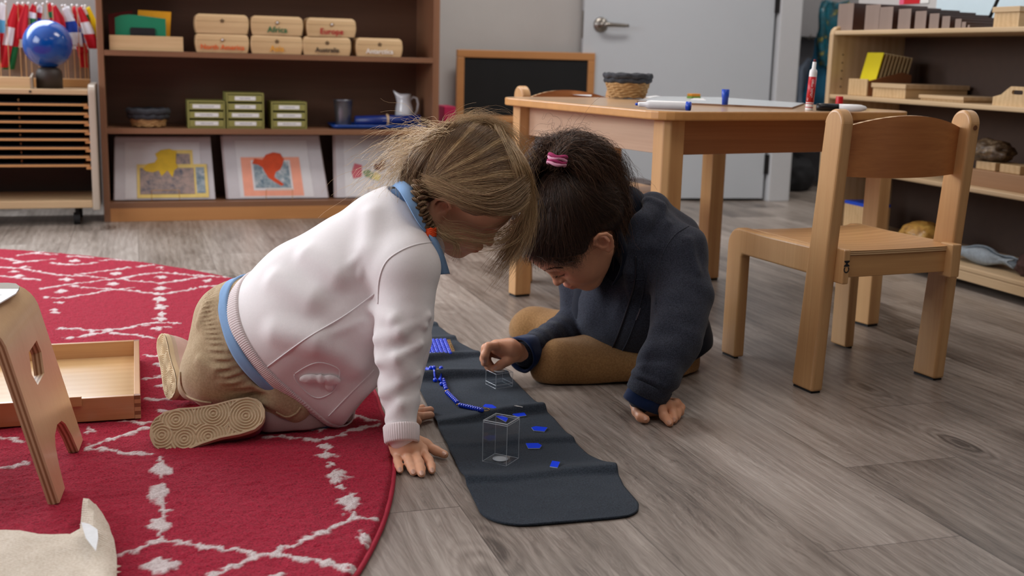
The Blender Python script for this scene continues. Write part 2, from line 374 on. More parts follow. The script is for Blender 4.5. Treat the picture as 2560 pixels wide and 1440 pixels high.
# file tray with coloured cards on the top shelf
def open_tray(name, label, cat, x0, x1, y0, y1, z, h, t, mat, group=None, low=None):
    o = thing(name, label, cat, ((x0+x1)/2, (y0+y1)/2, z), group=group)
    a, c = (x1-x0)/2, (y1-y0)/2
    MB().box(-a, a, -c, c, 0, t).build('bottom_panel', mat, o)
    lw = low or h
    MB().box(-a, a, -c, -c+t, t, lw).build('front_panel', mat, o, bevel=0.001)
    MB().box(-a, a, c-t, c, t, h).build('back_panel', mat, o, bevel=0.001)
    MB().box(-a, -a+t, -c+t, c-t, t, h).build('side_panel', mat, o, bevel=0.001)
    MB().box(a-t, a, -c+t, c-t, t, h).build('side_panel', mat, o, bevel=0.001)
    return o
a = aty(274, 120, BY+0.04); b_ = aty(458, 120, BY+0.04)
open_tray('wooden_card_tray', 'shallow pale wooden tray of coloured cards on the top visible shelf', 'tray', a[0], b_[0], BY+0.03, BY+0.25, SH1, 0.058, 0.008, BOXWOOD)
def card(name, label, cat, pxs, Y, mat, z, tilt=0.0, t=0.006, group=None):
    q = [aty(x, y, Y) for x, y in pxs]; cx = sum(v[0] for v in q)/len(q)
    o = thing(name, label, cat, (cx, Y, z), group=group)
    pr = MB().prism([(v[0]-cx, max(v[2]-z, 0.001)) for v in q], 'Y', -t/2, t/2)
    pr.build('card_sheet', mat, o); return o
GREENC = plain('green_card', rgb(0, 120, 84), 0.6, var=0.03); YELC = plain('ochre_yellow_card', rgb(226, 158, 10), 0.6, var=0.03)
REDC = plain('dark_red_card', rgb(120, 26, 22), 0.6, var=0.05)
g_ = card('craft_folder', 'green folder standing in the wooden card tray', 'folder', [(287, 44), (303, 38), (322, 36), (345, 38), (414, 47), (416, 118), (289, 118)], BY+0.06, GREENC, SH1+0.009)
q0 = aty(325, 72, BY+0.05); q1 = aty(388, 72, BY+0.05); zz = aty(350, 69, BY+0.05)[2]-SH1-0.009
MB().prism(rrect(q0[0]-g_.location[0], q1[0]-g_.location[0], 0.0, zz, 0.006), 'Y', -0.009, -0.003).build('front_window', plain('black_print', rgb(14, 16, 20), 0.5), g_)
card('craft_folder', 'ochre yellow folder behind the green one in the card tray', 'folder', [(345, 25), (428, 30), (426, 66), (424, 118), (340, 118)], BY+0.12, YELC, SH1+0.009)
card('craft_folder', 'dark red folder at the left of the card tray', 'folder', [(270, 35), (330, 26), (345, 118), (276, 118)], BY+0.19, REDC, SH1+0.009)

# continent boxes: barrel sided wooden chests with brass clasps
def chest(x, z, w, name_, col, tilt, label, knob=True, h=0.076, y=0.02):
    o = thing('continent_box', label, 'box', (x, BY+y+0.055, z), tilt, group='wooden continent boxes on the top visible shelf')
    a, c, n = w/2, 0.052, 8
    body = []; lid = []
    for i in range(n+1):
        t = i/n*0.62; zb = h*0.62*i/n; bu = 0.006*math.sin(math.pi*(zb/h)); body.append((zb, bu))
    for i in range(n+1):
        zb = h*0.63+h*0.37*i/n; bu = 0.006*math.sin(math.pi*min(1, zb/h)); top = 0.010*(max(0, (i/n-0.6)/0.4))**2; lid.append((zb, bu-top))
    for nm, pr in (('box_base', body), ('lid', lid)):
        mb = MB(); rings = []
        for zb, bu in pr:
            r = rrect(-a-bu, a+bu, -c-bu*0.7, c+bu*0.7, 0.006, 3); rings.append([(p[0], p[1], zb) for p in r])
        k = len(rings[0]); v = [p for r in rings for p in r]
        f = [(i*k+q, i*k+(q+1) % k, (i+1)*k+(q+1) % k, (i+1)*k+q) for i in range(len(rings)-1) for q in range(k)]
        f += [tuple(range(k))[::-1], tuple((len(rings)-1)*k+q for q in range(k))]
        mb.add(v, f).build(nm, BOXWOOD, o)
    cl = MB()
    for q in range(5):
        an = q*72*math.pi/180+math.pi/2
        cl.prism([(0.0085*math.cos(an+d)*(1 if abs(d) < 0.3 else 0.45), h*0.66+0.0085*math.sin(an+d)*(1 if abs(d) < 0.3 else 0.45)) for d in (-0.62, -0.2, 0.2, 0.62)], 'Y', -c-0.0065, -c-0.0035)
    cl.build('clasp_plate', GOLDW if knob else plain('aged_clasp', rgb(92, 74, 52), 0.5, 0.5), o)
    if knob: MB().lathe([(0.004, 0), (0.0045, 0.004), (0.0, 0.007)], seg=12).build('clasp_knob', WHITEP, o, True).matrix_local = Matrix.Translation((0, -c-0.006, h*0.66)) @ Matrix.Rotation(math.pi/2, 4, 'X')
    if name_:
        v, f = text_mesh(name_, 0.034 if len(name_) < 9 else 0.028, 0.0004, 1.0, 0.0004)
        sx = min(1.0, (w*0.86)/(v[:, 0].max()-v[:, 0].min()))
        vv = [(p[0]*sx, -c-0.0062-p[2], h*0.27+p[1]*1.0) for p in v]
        mesh_obj('lettering', vv, f, plain('letter_paint_'+name_.split()[0].lower(), col, 0.5, var=0.01), o)
    return o
def bxp(px0, px1, y=0.03): return aty(px0, 100, BY+y), aty(px1, 100, BY+y)
for (p0, p1, lvl, nm, col, tl, lab, kb) in [
    (489, 621, 0, 'North America', rgb(222, 96, 36), 0.0, 'wooden continent box lettered North America in orange, lower left of the row', True),
    (489, 621, 1, None, None, 0.01, 'wooden box with no readable lettering on top of the North America box', False),
    (627, 755, 0, 'Asia', rgb(226, 160, 50), 0.0, 'wooden continent box lettered Asia in yellow', False),
    (629, 757, 1, 'Africa', rgb(24, 104, 66), -0.02, 'wooden continent box lettered Africa in green', True),
    (757, 876, 0, 'Australia', rgb(52, 46, 40), 0.0, 'wooden continent box lettered Australia in dark brown', False),
    (766, 888, 1, 'Europe', rgb(178, 30, 40), 0.03, 'wooden continent box lettered Europe in red', True),
    (890, 1005, 0, 'Antarctica', rgb(236, 232, 226), 0.0, 'wooden continent box lettered Antarctica in white, at the right end', False)]:
    A, B = bxp(p0, p1)
    chest((A[0]+B[0])/2, SH1+(0.0765 if lvl else 0.0005), B[0]-A[0]-0.008, nm, col, tl, lab, kb)

# middle shelf: basket, file drawers, blue tray set
def basket(name, label, loc, r0, r1, h, rimh, rows, parent=None, squash=1.0, group=None):
    o = thing(name, label, 'basket', loc, group=group)
    STR = wood('seagrass_weave', rgb(205, 166, 112), rgb(140, 100, 56), 'X', 0.8, 3.0, 1.0, 0.0) if 'seagrass_weave' not in bpy.data.materials else bpy.data.materials['seagrass_weave']
    RIM = plain('charcoal_weave', rgb(52, 54, 60), 0.85, var=0.3, nscale=200, bmp=0.4, bscale=500) if 'charcoal_weave' not in bpy.data.materials else bpy.data.materials['charcoal_weave']
    def rows_mesh(z0, z1, n):
        mb = MB(); 
        for i in range(n):
            z = z0+(z1-z0)*(i+0.5)/n; rr = r0+(r1-r0)*z/h; rad = (z1-z0)/n*0.62
            S = 96; v = []; f = []
            for k in range(S):
                an = 2*math.pi*k/S; wob = 1+0.022*math.cos(14*an*1.0+i*math.pi)
                for q in range(8):
                    b2 = 2*math.pi*q/8; v.append(((rr*wob+rad*0.8*math.cos(b2))*math.cos(an), (rr*wob+rad*0.8*math.cos(b2))*math.sin(an)*squash, z+rad*math.sin(b2)+0.0015*math.sin(9*an+i)))
            for k in range(S):
                for q in range(8):
                    k2 = (k+1) % S; q2 = (q+1) % 8; f.append((k*8+q, k2*8+q, k2*8+q2, k*8+q2))
            mb.add(v, f)
        return mb
    b1 = rows_mesh(0.004, h-rimh, rows); b1.lathe([(0.0, 0.003), (r0, 0.003)], seg=48)
    b1.build('woven_body', STR, o, True)
    rows_mesh(h-rimh, h, max(2, rows//3)).build('woven_rim', RIM, o, True)
    return o
A = aty(316, 290, BY+0.09); B = aty(425, 290, BY+0.09)
basket('round_basket', 'small round basket with a dark rim on the middle shelf, left end', ((A[0]+B[0])/2, BY+0.11, SH2), 0.062, 0.082, 0.075, 0.04, 5, group=None)
OLIVE = plain('olive_card', rgb(140, 136, 74), 0.6, var=0.06); OLIVED = plain('olive_card_shadow_line', rgb(96, 92, 48), 0.6)
LABW = plain('white_label_paper', rgb(222, 222, 222), 0.6, var=0.01); INK = plain('black_ink', rgb(30, 30, 34), 0.6, var=0.01)
def drawers(px0, px1, n, words, label):
    A = aty(px0, 290, BY+0.03); B = aty(px1, 290, BY+0.03); w = B[0]-A[0]
    hh = 0.0345
    o = thing('file_drawer_stack', label, 'drawers', ((A[0]+B[0])/2, BY+0.13, SH2), group='olive drawer stacks on the middle shelf')
    MB().box(-w/2, -w/2+0.005, -0.1, 0.1, 0, n*hh+0.008).box(w/2-0.005, w/2, -0.1, 0.1, 0, n*hh+0.008).box(-w/2+0.005, w/2-0.005, -0.098, 0.1, n*hh+0.003, n*hh+0.008).box(-w/2+0.005, w/2-0.005, -0.098, 0.1, 0, 0.006).box(-w/2+0.005, w/2-0.005, 0.095, 0.1, 0.006, n*hh+0.003).build('case', OLIVE, o)
    for i in range(n):
        z = 0.007+i*hh
        d = MB().box(-w/2+0.007, w/2-0.007, -0.101, 0.08, z, z+hh-0.008).build('drawer', OLIVE, o, bevel=0.001)
        lw = w*(0.27+0.12*random.Random(i*7+n+int(px0)).random())
        MB().box(-lw, lw, -0.1018, -0.101, z+0.006, z+hh-0.013).build('drawer_label', LABW, d)
        rr_ = random.Random(i*13+int(px0)); x_ = -lw*0.55; st_ = MB()      # the print is too small to read: short ink strokes
        while x_ < lw*0.5:
            wd = 0.002+0.003*rr_.random(); hh_ = 0.0016+0.0012*rr_.random(); st_.box(x_, x_+wd, -0.1021, -0.1018, z+0.0125, z+0.0125+hh_); x_ += wd+0.0008
        st_.build('drawer_print', INK, d)
    return o
drawers(470, 563, 3, None, 'three-high olive drawer stack beside the round basket')
drawers(567, 660, 4, None, 'four-high olive drawer stack, the tallest of the three')
drawers(679, 767, 3, None, 'three-high olive drawer stack, the rightmost one')
BLUET = plain('navy_blue_enamel', rgb(10, 62, 140), 0.35, var=0.08); BLUER = plain('dark_blue_vinyl', rgb(12, 38, 108), 0.35, var=0.1)
A = aty(832, 318, BY+0.03); B = aty(1072, 318, BY+0.03); tx = (A[0]+B[0])/2; tw = B[0]-A[0]
tr = thing('serving_tray', 'blue rectangular tray on the middle shelf, right end', 'tray', (tx, BY+0.13, SH2))
mb = MB(); rings = []
for (s, z) in ((0.0, 0.001), (0.008, 0.006), (0.014, 0.018), (0.012, 0.018), (0.006, 0.009), (-0.004, 0.005)):
    rings.append([(p[0], p[1], z) for p in rrect(-tw/2+0.014-s, tw/2-0.014+s, -0.088-s, 0.088+s, 0.02+s, 4)])
k = len(rings[0]); v = [p for r in rings for p in r]
f = [(i*k+q, i*k+(q+1) % k, (i+1)*k+(q+1) % k, (i+1)*k+q) for i in range(len(rings)-1) for q in range(k)]+[tuple(range(k))[::-1], tuple((len(rings)-1)*k+q for q in range(k))]
mb.add(v, f).build('tray_body', BLUET, tr, True)
cup = thing('metal_cup', 'grey metal cup at the left end of the blue tray', 'cup', (aty(860, 290, BY+0.09)[0], BY+0.11, SH2+0.006))
MB().lathe([(0.031, 0), (0.032, 0.002), (0.036, 0.06), (0.041, 0.115), (0.0425, 0.116), (0.0405, 0.112), (0.034, 0.06), (0.029, 0.006), (0.0, 0.005)], seg=36).build('cup_body', plain('pewter', rgb(120, 122, 130), 0.38, 0.85), cup, True)
rl = thing('rolled_mat', 'dark blue rolled mat tied with a band, lying on the blue tray', 'mat', (aty(965, 300, BY+0.08)[0], BY+0.08, SH2+0.034))
MB().tube([(-0.135, 0, -0.002), (0, 0, 0.001), (0.15, 0, 0.004)], [0.022, 0.023, 0.024], 20).build('mat_roll', BLUER, rl, True)
MB().tube([(-0.135, 0.0, -0.002), (-0.1355, 0.0, -0.002)], 0.012, 12).build('mat_inner_end', BLUET, rl)
MB().tube([(0.005+0.0*k, 0.0245*math.cos(k/12*2*math.pi), 0.001+0.0245*math.sin(k/12*2*math.pi)) for k in range(13)], 0.005, 6).build('rubber_band', plain('tan_band', rgb(196, 168, 132), 0.6), rl, True)
pj = thing('milk_jug', 'small white ceramic jug on the blue tray', 'jug', (aty(1013, 270, BY+0.13)[0], BY+0.15, SH2+0.006))
jg = MB(); prof = [(0.028, 0), (0.036, 0.03), (0.040, 0.055), (0.038, 0.08), (0.030, 0.105), (0.027, 0.125), (0.030, 0.142), (0.028, 0.142), (0.024, 0.12), (0.0, 0.11)]
S = 36; v = []; f = []
for (r, z) in prof:
    for q in range(S):
        an = 2*math.pi*q/S; sp = math.exp(-((an-math.pi)/0.42)**2)*max(0, (z-0.095)/0.047)**1.2
        v.append(((r+sp*0.022)*math.cos(an), (r)*math.sin(an)*(1-0.0*sp), z+sp*0.016))
for i in range(len(prof)-1):
    for q in range(S): q2 = (q+1) % S; f.append((i*S+q, i*S+q2, (i+1)*S+q2, (i+1)*S+q))
PORC = plain('white_porcelain', rgb(212, 214, 218), 0.2, var=0.01, coat=0.4)
jg.add(v, f); jg.build('jug_body', PORC, pj, True)
MB().tube([(0.028, 0, 0.118), (0.04, 0, 0.13), (0.056, 0, 0.125), (0.063, 0, 0.10), (0.058, 0, 0.07), (0.046, 0, 0.05), (0.037, 0, 0.046)], 0.0045, 10).build('jug_handle', PORC, pj, True)

# bottom shelf: plastic sleeves with map cards on wire easels
SLEEVE = plain('milky_plastic_sleeve', rgb(196, 192, 196), 0.3, var=0.03); PAGE = plain('white_page', rgb(214, 212, 214), 0.6, var=0.02)
SLEEVE2 = plain('rosy_plastic_sleeve', rgb(176, 160, 160), 0.35, var=0.04)
def picm(name, cs, sc_=40):
    m, nt, b = newmat(name); f = noise(nt, coords(nt), sc_, 6, 0.7, 0.3)
    L(nt, ramp(nt, f, [(0.3+0.4*i/(len(cs)-1), c) for i, c in enumerate(cs)]), b.inputs['Base Color']); b.inputs['Roughness'].default_value = 0.35; return m
def map_stack(label, corners, prints, backs):
    """corners px: tl, tr, br, bl of the front sleeve; the stack leans back in a wire easel"""
    Yb, Yt = BY+0.05, BY+0.13
    tl, tr_, br, bl = [aty(c[0], c[1], Yt if i < 2 else Yb) for i, c in enumerate(corners)]
    base = (bl+br)/2
    o = thing('map_card_stack', label, 'cards', (base[0], base[1], SH3), group='plastic sleeved map card stacks on the bottom shelf')
    org = np.array([base[0], base[1], SH3])
    zb = SH3+0.004
    for c in (bl, br): c[2] = zb
    def at(u, v, off=0.0):
        top = tl*(1-u)+tr_*u; bot = bl*(1-u)+br*u; p_ = bot*(1-v)+top*v; p_[1] -= off; return p_-org
    def quad(u0, u1, v0, v1, off, th=0.0006):
        mb = MB(); q = [at(u0, v0, off), at(u1, v0, off), at(u1, v1, off), at(u0, v1, off)]; r = [p_+np.array([0, th, 0]) for p_ in q]
        return mb.add(q+r, [(0, 1, 2, 3), (7, 6, 5, 4), (0, 4, 5, 1), (1, 5, 6, 2), (2, 6, 7, 3), (3, 7, 4, 0)])
    for i, (du, m) in enumerate(backs):
        quad(0+du, 1+du*0.6, 0.0, 1.0+0.01*i, -0.004*(i+1), 0.002).build('rear_sleeve', m, o)
    quad(0, 1, 0, 1, 0, 0.002).build('front_sleeve', SLEEVE, o)
    for i, (nm, m, poly) in enumerate(prints):
        off = 0.0012+0.0008*i
        if len(poly) == 2: quad(poly[0][0], poly[1][0], poly[0][1], poly[1][1], off).build(nm, m, o)
        else:
            q = [at(u, v_, off) for u, v_ in poly]; n = len(q); MB().add(q, [tuple(range(n))]).build(nm, m, o)
    wm = MB()
    for sx in (-0.055, 0.055):
        wm.tube([(sx, -0.018, 0.0), (sx, -0.02, 0.002), (sx, -0.0205, 0.045)], 0.0012, 6)
    wm.tube([(-0.055, -0.0205, 0.045), (0.055, -0.0205, 0.045)], 0.0012, 6).tube([(-0.055, -0.018, 0.0015), (-0.055, 0.09, 0.0015), (0.055, 0.09, 0.0015), (0.055, -0.018, 0.0015)], 0.0012, 6)
    wm.build('wire_easel', GOLDW, o)
    return o
YELP = plain('yellow_map_print', rgb(216, 178, 30), 0.5, var=0.1); YELF = plain('pale_yellow_border', rgb(226, 200, 116), 0.5)
ORP = plain('orange_map_print', rgb(206, 70, 20), 0.5, var=0.12); ORB = plain('salmon_border', rgb(236, 160, 134), 0.5, var=0.04)
PH1 = picm('dim_photo_print', [rgb(70, 78, 98), rgb(150, 134, 128), rgb(178, 150, 140)]); PH2 = picm('landscape_photo_print', [rgb(66, 96, 116), rgb(140, 156, 164), rgb(206, 204, 208)])
map_stack('left map card stack with yellow Asia map cards', [(288, 344), (525, 344), (538, 500), (287, 503)], [
    ('page', PAGE, [(0.10, 0.02), (0.88, 0.93)]), ('border', YELF, [(0.47, 0.35), (0.80, 0.80)]), ('photo', PH1, [(0.52, 0.45), (0.77, 0.74)]),
    ('border', YELF, [(0.22, 0.03), (0.94, 0.57)]), ('photo', PH2, [(0.82, 0.10), (0.91, 0.52)]), ('photo', PH1, [(0.25, 0.09), (0.80, 0.51)]),
    ('map_shape', YELP, [(0.28, 0.50), (0.33, 0.58), (0.40, 0.60), (0.43, 0.66), (0.41, 0.74), (0.47, 0.80), (0.56, 0.82), (0.63, 0.78), (0.62, 0.60), (0.64, 0.52), (0.60, 0.47), (0.58, 0.36), (0.53, 0.47), (0.47, 0.38), (0.44, 0.47), (0.38, 0.44), (0.31, 0.46)])],
    [(-0.01, SLEEVE2), (0.01, SLEEVE2), (0.0, SLEEVE)])
map_stack('middle map card stack with an orange North America map', [(556, 340), (796, 340), (820, 491), (571, 496)], [
    ('page', PAGE, [(0.12, 0.02), (0.86, 0.93)]), ('border', ORB, [(0.16, 0.04), (0.76, 0.66)]), ('page', PAGE, [(0.26, 0.13), (0.66, 0.61)]), ('photo', PH2, [(0.28, 0.17), (0.64, 0.59)]),
    ('map_shape', ORP, [(0.27, 0.56), (0.30, 0.64), (0.38, 0.62), (0.42, 0.70), (0.50, 0.74), (0.57, 0.72), (0.60, 0.62), (0.58, 0.54), (0.55, 0.46), (0.50, 0.42), (0.48, 0.34), (0.53, 0.28), (0.57, 0.22), (0.54, 0.20), (0.47, 0.27), (0.42, 0.33), (0.39, 0.42), (0.37, 0.50), (0.33, 0.54)])],
    [(-0.02, SLEEVE2), (0.02, SLEEVE2), (0.01, SLEEVE)])
map_stack('right map card stack with a small multicoloured map, beside the white cardigan', [(838, 338), (1036, 340), (1056, 490), (842, 494)], [
    ('page', PAGE, [(0.10, 0.02), (0.92, 0.93)]),
    ('map_shape', plain('rose_print', rgb(200, 100, 112), 0.5), [(0.18, 0.40), (0.20, 0.30), (0.30, 0.33), (0.31, 0.52), (0.22, 0.55)]),
    ('map_shape', plain('sage_print', rgb(130, 150, 110), 0.5), [(0.31, 0.42), (0.34, 0.34), (0.44, 0.28), (0.46, 0.38), (0.38, 0.45)]),
    ('map_shape', plain('cream_print', rgb(214, 200, 120), 0.5), [(0.42, 0.30), (0.50, 0.26), (0.53, 0.36), (0.46, 0.41)]),
    ('map_shape', plain('maroon_print', rgb(96, 36, 28), 0.5), [(0.45, 0.46), (0.52, 0.42), (0.58, 0.47), (0.60, 0.60), (0.56, 0.63), (0.52, 0.54), (0.46, 0.54)])],
    [(-0.03, SLEEVE2), (0.0, SLEEVE)])
# ================================================================== puzzle map cabinet at the far left
GREYW = wood('whitewashed_birch', rgb(196, 184, 168), rgb(168, 154, 138), 'Z', 0.4, 1.0, 0.3)
CY = 4.84
def cz(y, x=100): return aty(x, y, CY)[2]
cb2 = thing('puzzle_cabinet', 'low birch rack cabinet on casters at the far left, holding puzzle boards', 'cabinet', (-0.5, CY, 0))
xr = aty(245, 400, CY)[0]+0.5; xp = xr-0.026; xl = -0.62
ztop = cz(223); zb0 = cz(524)
pz = cz(212, 240)
for (a0, a1) in ((xp, xr), (xl, xl+0.026)):
    MB().prism([(0, zb0-0.005), (0.34, zb0-0.005), (0.34, pz)]+[(0.03, pz)]+[(0.03-0.03*math.sin(t), pz-0.03+0.03*math.cos(t)) for t in (0.4, 0.8, 1.2, math.pi/2)], 'X', a0, a1).build('side_panel', GREYW, cb2, bevel=0.003)
MB().box(xl+0.026, xp, 0.006, 0.33, cz(236), ztop).build('top_panel', BIRCH_X, cb2, bevel=0.003)
MB().box(xl+0.026, xp, 0.004, 0.33, cz(522), cz(503)).build('bottom_panel', BIRCH_X, cb2, bevel=0.003)
MB().box(xl+0.026, xp, 0.325, 0.335, zb0, ztop-0.01).build('back_panel', plain('dark_cabinet_back', rgb(50, 40, 34), 0.7), cb2)
MB().lathe([(0.0, 0), (0.0045, 0), (0.0045, 0.002), (0.0, 0.002)], seg=12).build('screw_cap', BLACKR, cb2).matrix_local = Matrix.Translation((aty(75, 228, CY)[0]+0.5, 0.005, cz(229, 75))) @ Matrix.Rotation(math.pi/2, 4, 'X')
for cxx in (xr-0.09, xl+0.09):
    for cyy in (0.06, 0.28):
        c_ = MB().tube([(cxx-0.012, cyy, 0.024), (cxx+0.012, cyy, 0.024)], 0.024, 20).box(cxx-0.006, cxx+0.006, cyy-0.006, cyy+0.006, 0.03, zb0).build('caster', BLACKR, cb2)
ys = [260.4, 282.8, 304.6, 326.7, 348.5, 370.3, 392.4, 414.2]
proto = None
cols = [rgb(20, 70, 110), rgb(30, 30, 34)]
for i, y_ in enumerate(ys):
    z = cz(y_)
    MB().box(xp-0.018, xp, 0.012, 0.31, z-0.016, z-0.006).build('runner', BEECH_Y, cb2)
    MB().box(xl+0.026, xl+0.044, 0.012, 0.31, z-0.016, z-0.006).build('runner', BEECH_Y, cb2)
    if proto is None:
        proto = thing('puzzle_board', 'thin puzzle board with a dark map surface, topmost in the cabinet', 'puzzle', (-0.5, CY+0.008, z), group='puzzle boards stacked in the cabinet')
        MB().box(xl+0.03, xp-0.004, 0, 0.30, -0.006, 0.002).build('board_base', BEECH_X, proto, bevel=0.001)
        MB().box(xl+0.06, xp-0.03, 0.03, 0.28, 0.002, 0.0045).build('map_pieces', plain('dark_puzzle_paint', rgb(20, 34, 52), 0.5, var=0.4, nscale=14), proto)
        MB().lathe([(0.001, 0.0045), (0.0015, 0.008), (0.004, 0.012), (0.003, 0.016), (0.0, 0.017)], c=(0.07, 0.06, 0), seg=10).build('peg', BEECH, proto, True)
    else:
        c_ = copy_tree(proto); c_.location = (-0.5, CY+0.008, z)
        c_['label'] = 'thin puzzle board in the cabinet, %s from the top' % ['', 'second', 'third', 'fourth', 'fifth', 'sixth', 'seventh', 'eighth and lowest'][i]
# things on the cabinet
TZ = ztop
gx = aty(119, 110, CY+0.12)
gl = thing('globe', 'blue water globe on a dark cylindrical stand on the puzzle cabinet', 'globe', (gx[0], CY+0.12, TZ))
gr = aty(182, 110, CY+0.12)[0]-gx[0]; gc = gx[2]-TZ
gm, nt, b = newmat('glossy_blue_globe'); f_ = noise(nt, coords(nt), 9, 3)
L(nt, ramp(nt, f_, [(0.35, rgb(0, 60, 142)), (0.6, rgb(0, 78, 158)), (0.75, rgb(0, 104, 168))]), b.inputs['Base Color']); b.inputs['Roughness'].default_value = 0.18; b.inputs['Coat Weight'].default_value = 0.3
sp_ = [(gr*math.sin(math.pi*i/32), -gr*math.cos(math.pi*i/32)) for i in range(33)]; sp_[0] = (0, -gr); sp_[-1] = (0, gr)
MB().lathe(sp_, c=(0, 0, gc), seg=64).build('globe_ball', gm, gl, True)
gs = aty(160, 200, CY+0.12)[0]-gx[0]-0.004
MB().lathe([(gs, 0), (gs, 0.055), (gs*0.94, 0.068), (gs*0.75, 0.078), (gs*0.5, gc-gr+0.004), (0, gc-gr+0.004)], seg=36).build('globe_stand', plain('dark_walnut_stand', rgb(44, 34, 26), 0.55), gl, True)
A = aty(76, 200, CY+0.05)
o_ = open_tray('wooden_box', 'open pale wooden box at the left end of the cabinet top', 'box', -0.98, A[0], CY+0.03, CY+0.13, TZ, 0.042, 0.008, BOXWOOD)
MB().prism([(0.045, 0.03), (0.05, 0.05), (0.058, 0.058), (-0.045, 0.045), (-0.045, 0.0), (0.045, 0.0)], 'X', (A[0]+0.98)/2, (A[0]+0.98)/2+0.006).build('raised_end', GREYW, o_)
# flag rack
FY = CY+0.27
q0 = aty(226, 205, FY)
fr = thing('flag_rack', 'long wooden rack holding miniature flags behind the globe', 'rack', (-0.55, FY, TZ))
fx1 = q0[0]+0.55; zr1 = aty(200, 197, FY)[2]-TZ
MB().box(-0.45, fx1, -0.045, 0.03, 0, zr1).build('rack_base', BEECH_X, fr, bevel=0.003)
MB().box(-0.45, fx1, 0.022, 0.03, zr1, aty(100, 120, FY)[2]-TZ).build('rack_back', plain('taupe_rack_back', rgb(128, 106, 92), 0.6), fr)
FM = {}
def fmat(c):
    if c not in FM: FM[c] = plain('flag_cloth_%s' % '_'.join(map(str, c)), rgb(*c), 0.75, var=0.02)
    return FM[c]
R_, B_, W_c, G_, Y_, LB = (196, 14, 34), (16, 60, 160), (226, 228, 232), (10, 110, 60), (244, 214, 0), (90, 170, 210)
#  (px of pole top x, y ; px of cloth lower tip x,y ; colour bands ; width px)
flags = [(2, 6, -6, 150, [B_, W_c, LB], 34, 'light blue and white'), (14, 5, -2, 118, [W_c, LB, R_], 40, 'white over light blue'),
 (44, 8, 14, 165, [R_, W_c, R_], 36, 'red and white striped, leaning left'), (57, 8, 30, 170, [R_, R_, G_], 38, 'red with a green foot'), (71, 8, 62, 95, [R_, R_], 30, 'plain red'),
 (90, 9, 84, 60, [R_, W_c, G_], 30, 'red, white and green'), (107, 10, 95, 58, [W_c, R_, B_], 30, 'white tipped'), (118, 5, 132, 60, [R_, G_, R_], 26, 'red and green'),
 (131, 11, 146, 66, [R_, R_], 30, 'bright red'), (156, 14, 182, 112, [W_c, B_, W_c], 44, 'white with a blue stripe'), (163, 14, 200, 128, [W_c, R_, W_c, B_, R_], 34, 'white, red and blue'),
 (180, 13, 205, 165, [R_, B_, R_], 26, 'red and navy'), (193, 14, 226, 118, [R_, W_c, R_], 34, 'red draped to the right'), (206, 16, 212, 66, [W_c, G_, R_], 22, 'white and green'), (213, 15, 224, 92, [Y_, Y_], 40, 'plain yellow')]
rnd = random.Random(4)
for i, (x, y, tx_, ty_, bands, wpx, desc) in enumerate(flags):
    Yf = FY-0.02-0.035*rnd.random()*(0.4 if i % 2 else 1)
    Yf = FY-0.03+0.028*((i*5) % 4)/3-0.01
    top = aty(x, y, Yf); tip = aty(tx_, ty_, Yf); zb_ = TZ+zr1+0.0005
    if i == 0: top = aty(-8, 5, Yf)
    px_ = top[0]
    t = thing('miniature_flag', 'miniature flag on a stick in the rack, %s' % desc, 'flag', (px_, Yf, zb_), group='miniature flags in the rack')
    ht = top[2]-zb_
    MB().tube([(0, 0, -0.0), (0, 0, ht)], 0.0017, 8).build('stick', BEECH, t)
    sp2 = [(0.0045*math.sin(math.pi*k/8), -0.0045*math.cos(math.pi*k/8)) for k in range(9)]; sp2[0] = (0, -0.0045); sp2[-1] = (0, 0.0045)
    MB().lathe(sp2, c=(0, 0, ht), seg=12).build('ball_finial', WHITEP, t, True)
    # drooping cloth: hangs from the stick top towards its tip
    dx, dz = tip[0]-px_, tip[2]-zb_-ht
    nu, nv = 14, 8; wm_ = wpx*Yf/F_PX
    v = []; f = []; mi = []
    dl = math.hypot(dx, dz); ux, uz = dx/dl, dz/dl; sx_ = 1 if dx >= 0 else -1
    for a_ in range(nu+1):
        s = a_/nu
        for b2 in range(nv+1):
            t_ = b2/nv-0.5
            ww = wm_*(0.35+0.65*min(1, s*1.8))*(1-0.25*max(0, s-0.75)*4*0.5)
            v.append((0.003*sx_+ux*dl*s*0.98+(-uz*sx_)*ww*t_*0+ww*(t_+0.25)*0.9*sx_*0.8, -0.004-0.006*math.sin(t_*9+i)*s-0.002*(i % 3), ht-0.006+uz*dl*s+0.01*t_*(1-s)))
    for a_ in range(nu):
        for b2 in range(nv):
            f.append((a_*(nv+1)+b2, a_*(nv+1)+b2+1, (a_+1)*(nv+1)+b2+1, (a_+1)*(nv+1)+b2)); mi.append(min(len(bands)-1, int((a_+0.5)/nu*len(bands))))
    o2 = mesh_obj('flag_cloth', v, f, [fmat(c) for c in bands], t, True, mi)
    so = o2.modifiers.new('solid', 'SOLIDIFY'); so.thickness = 0.0006
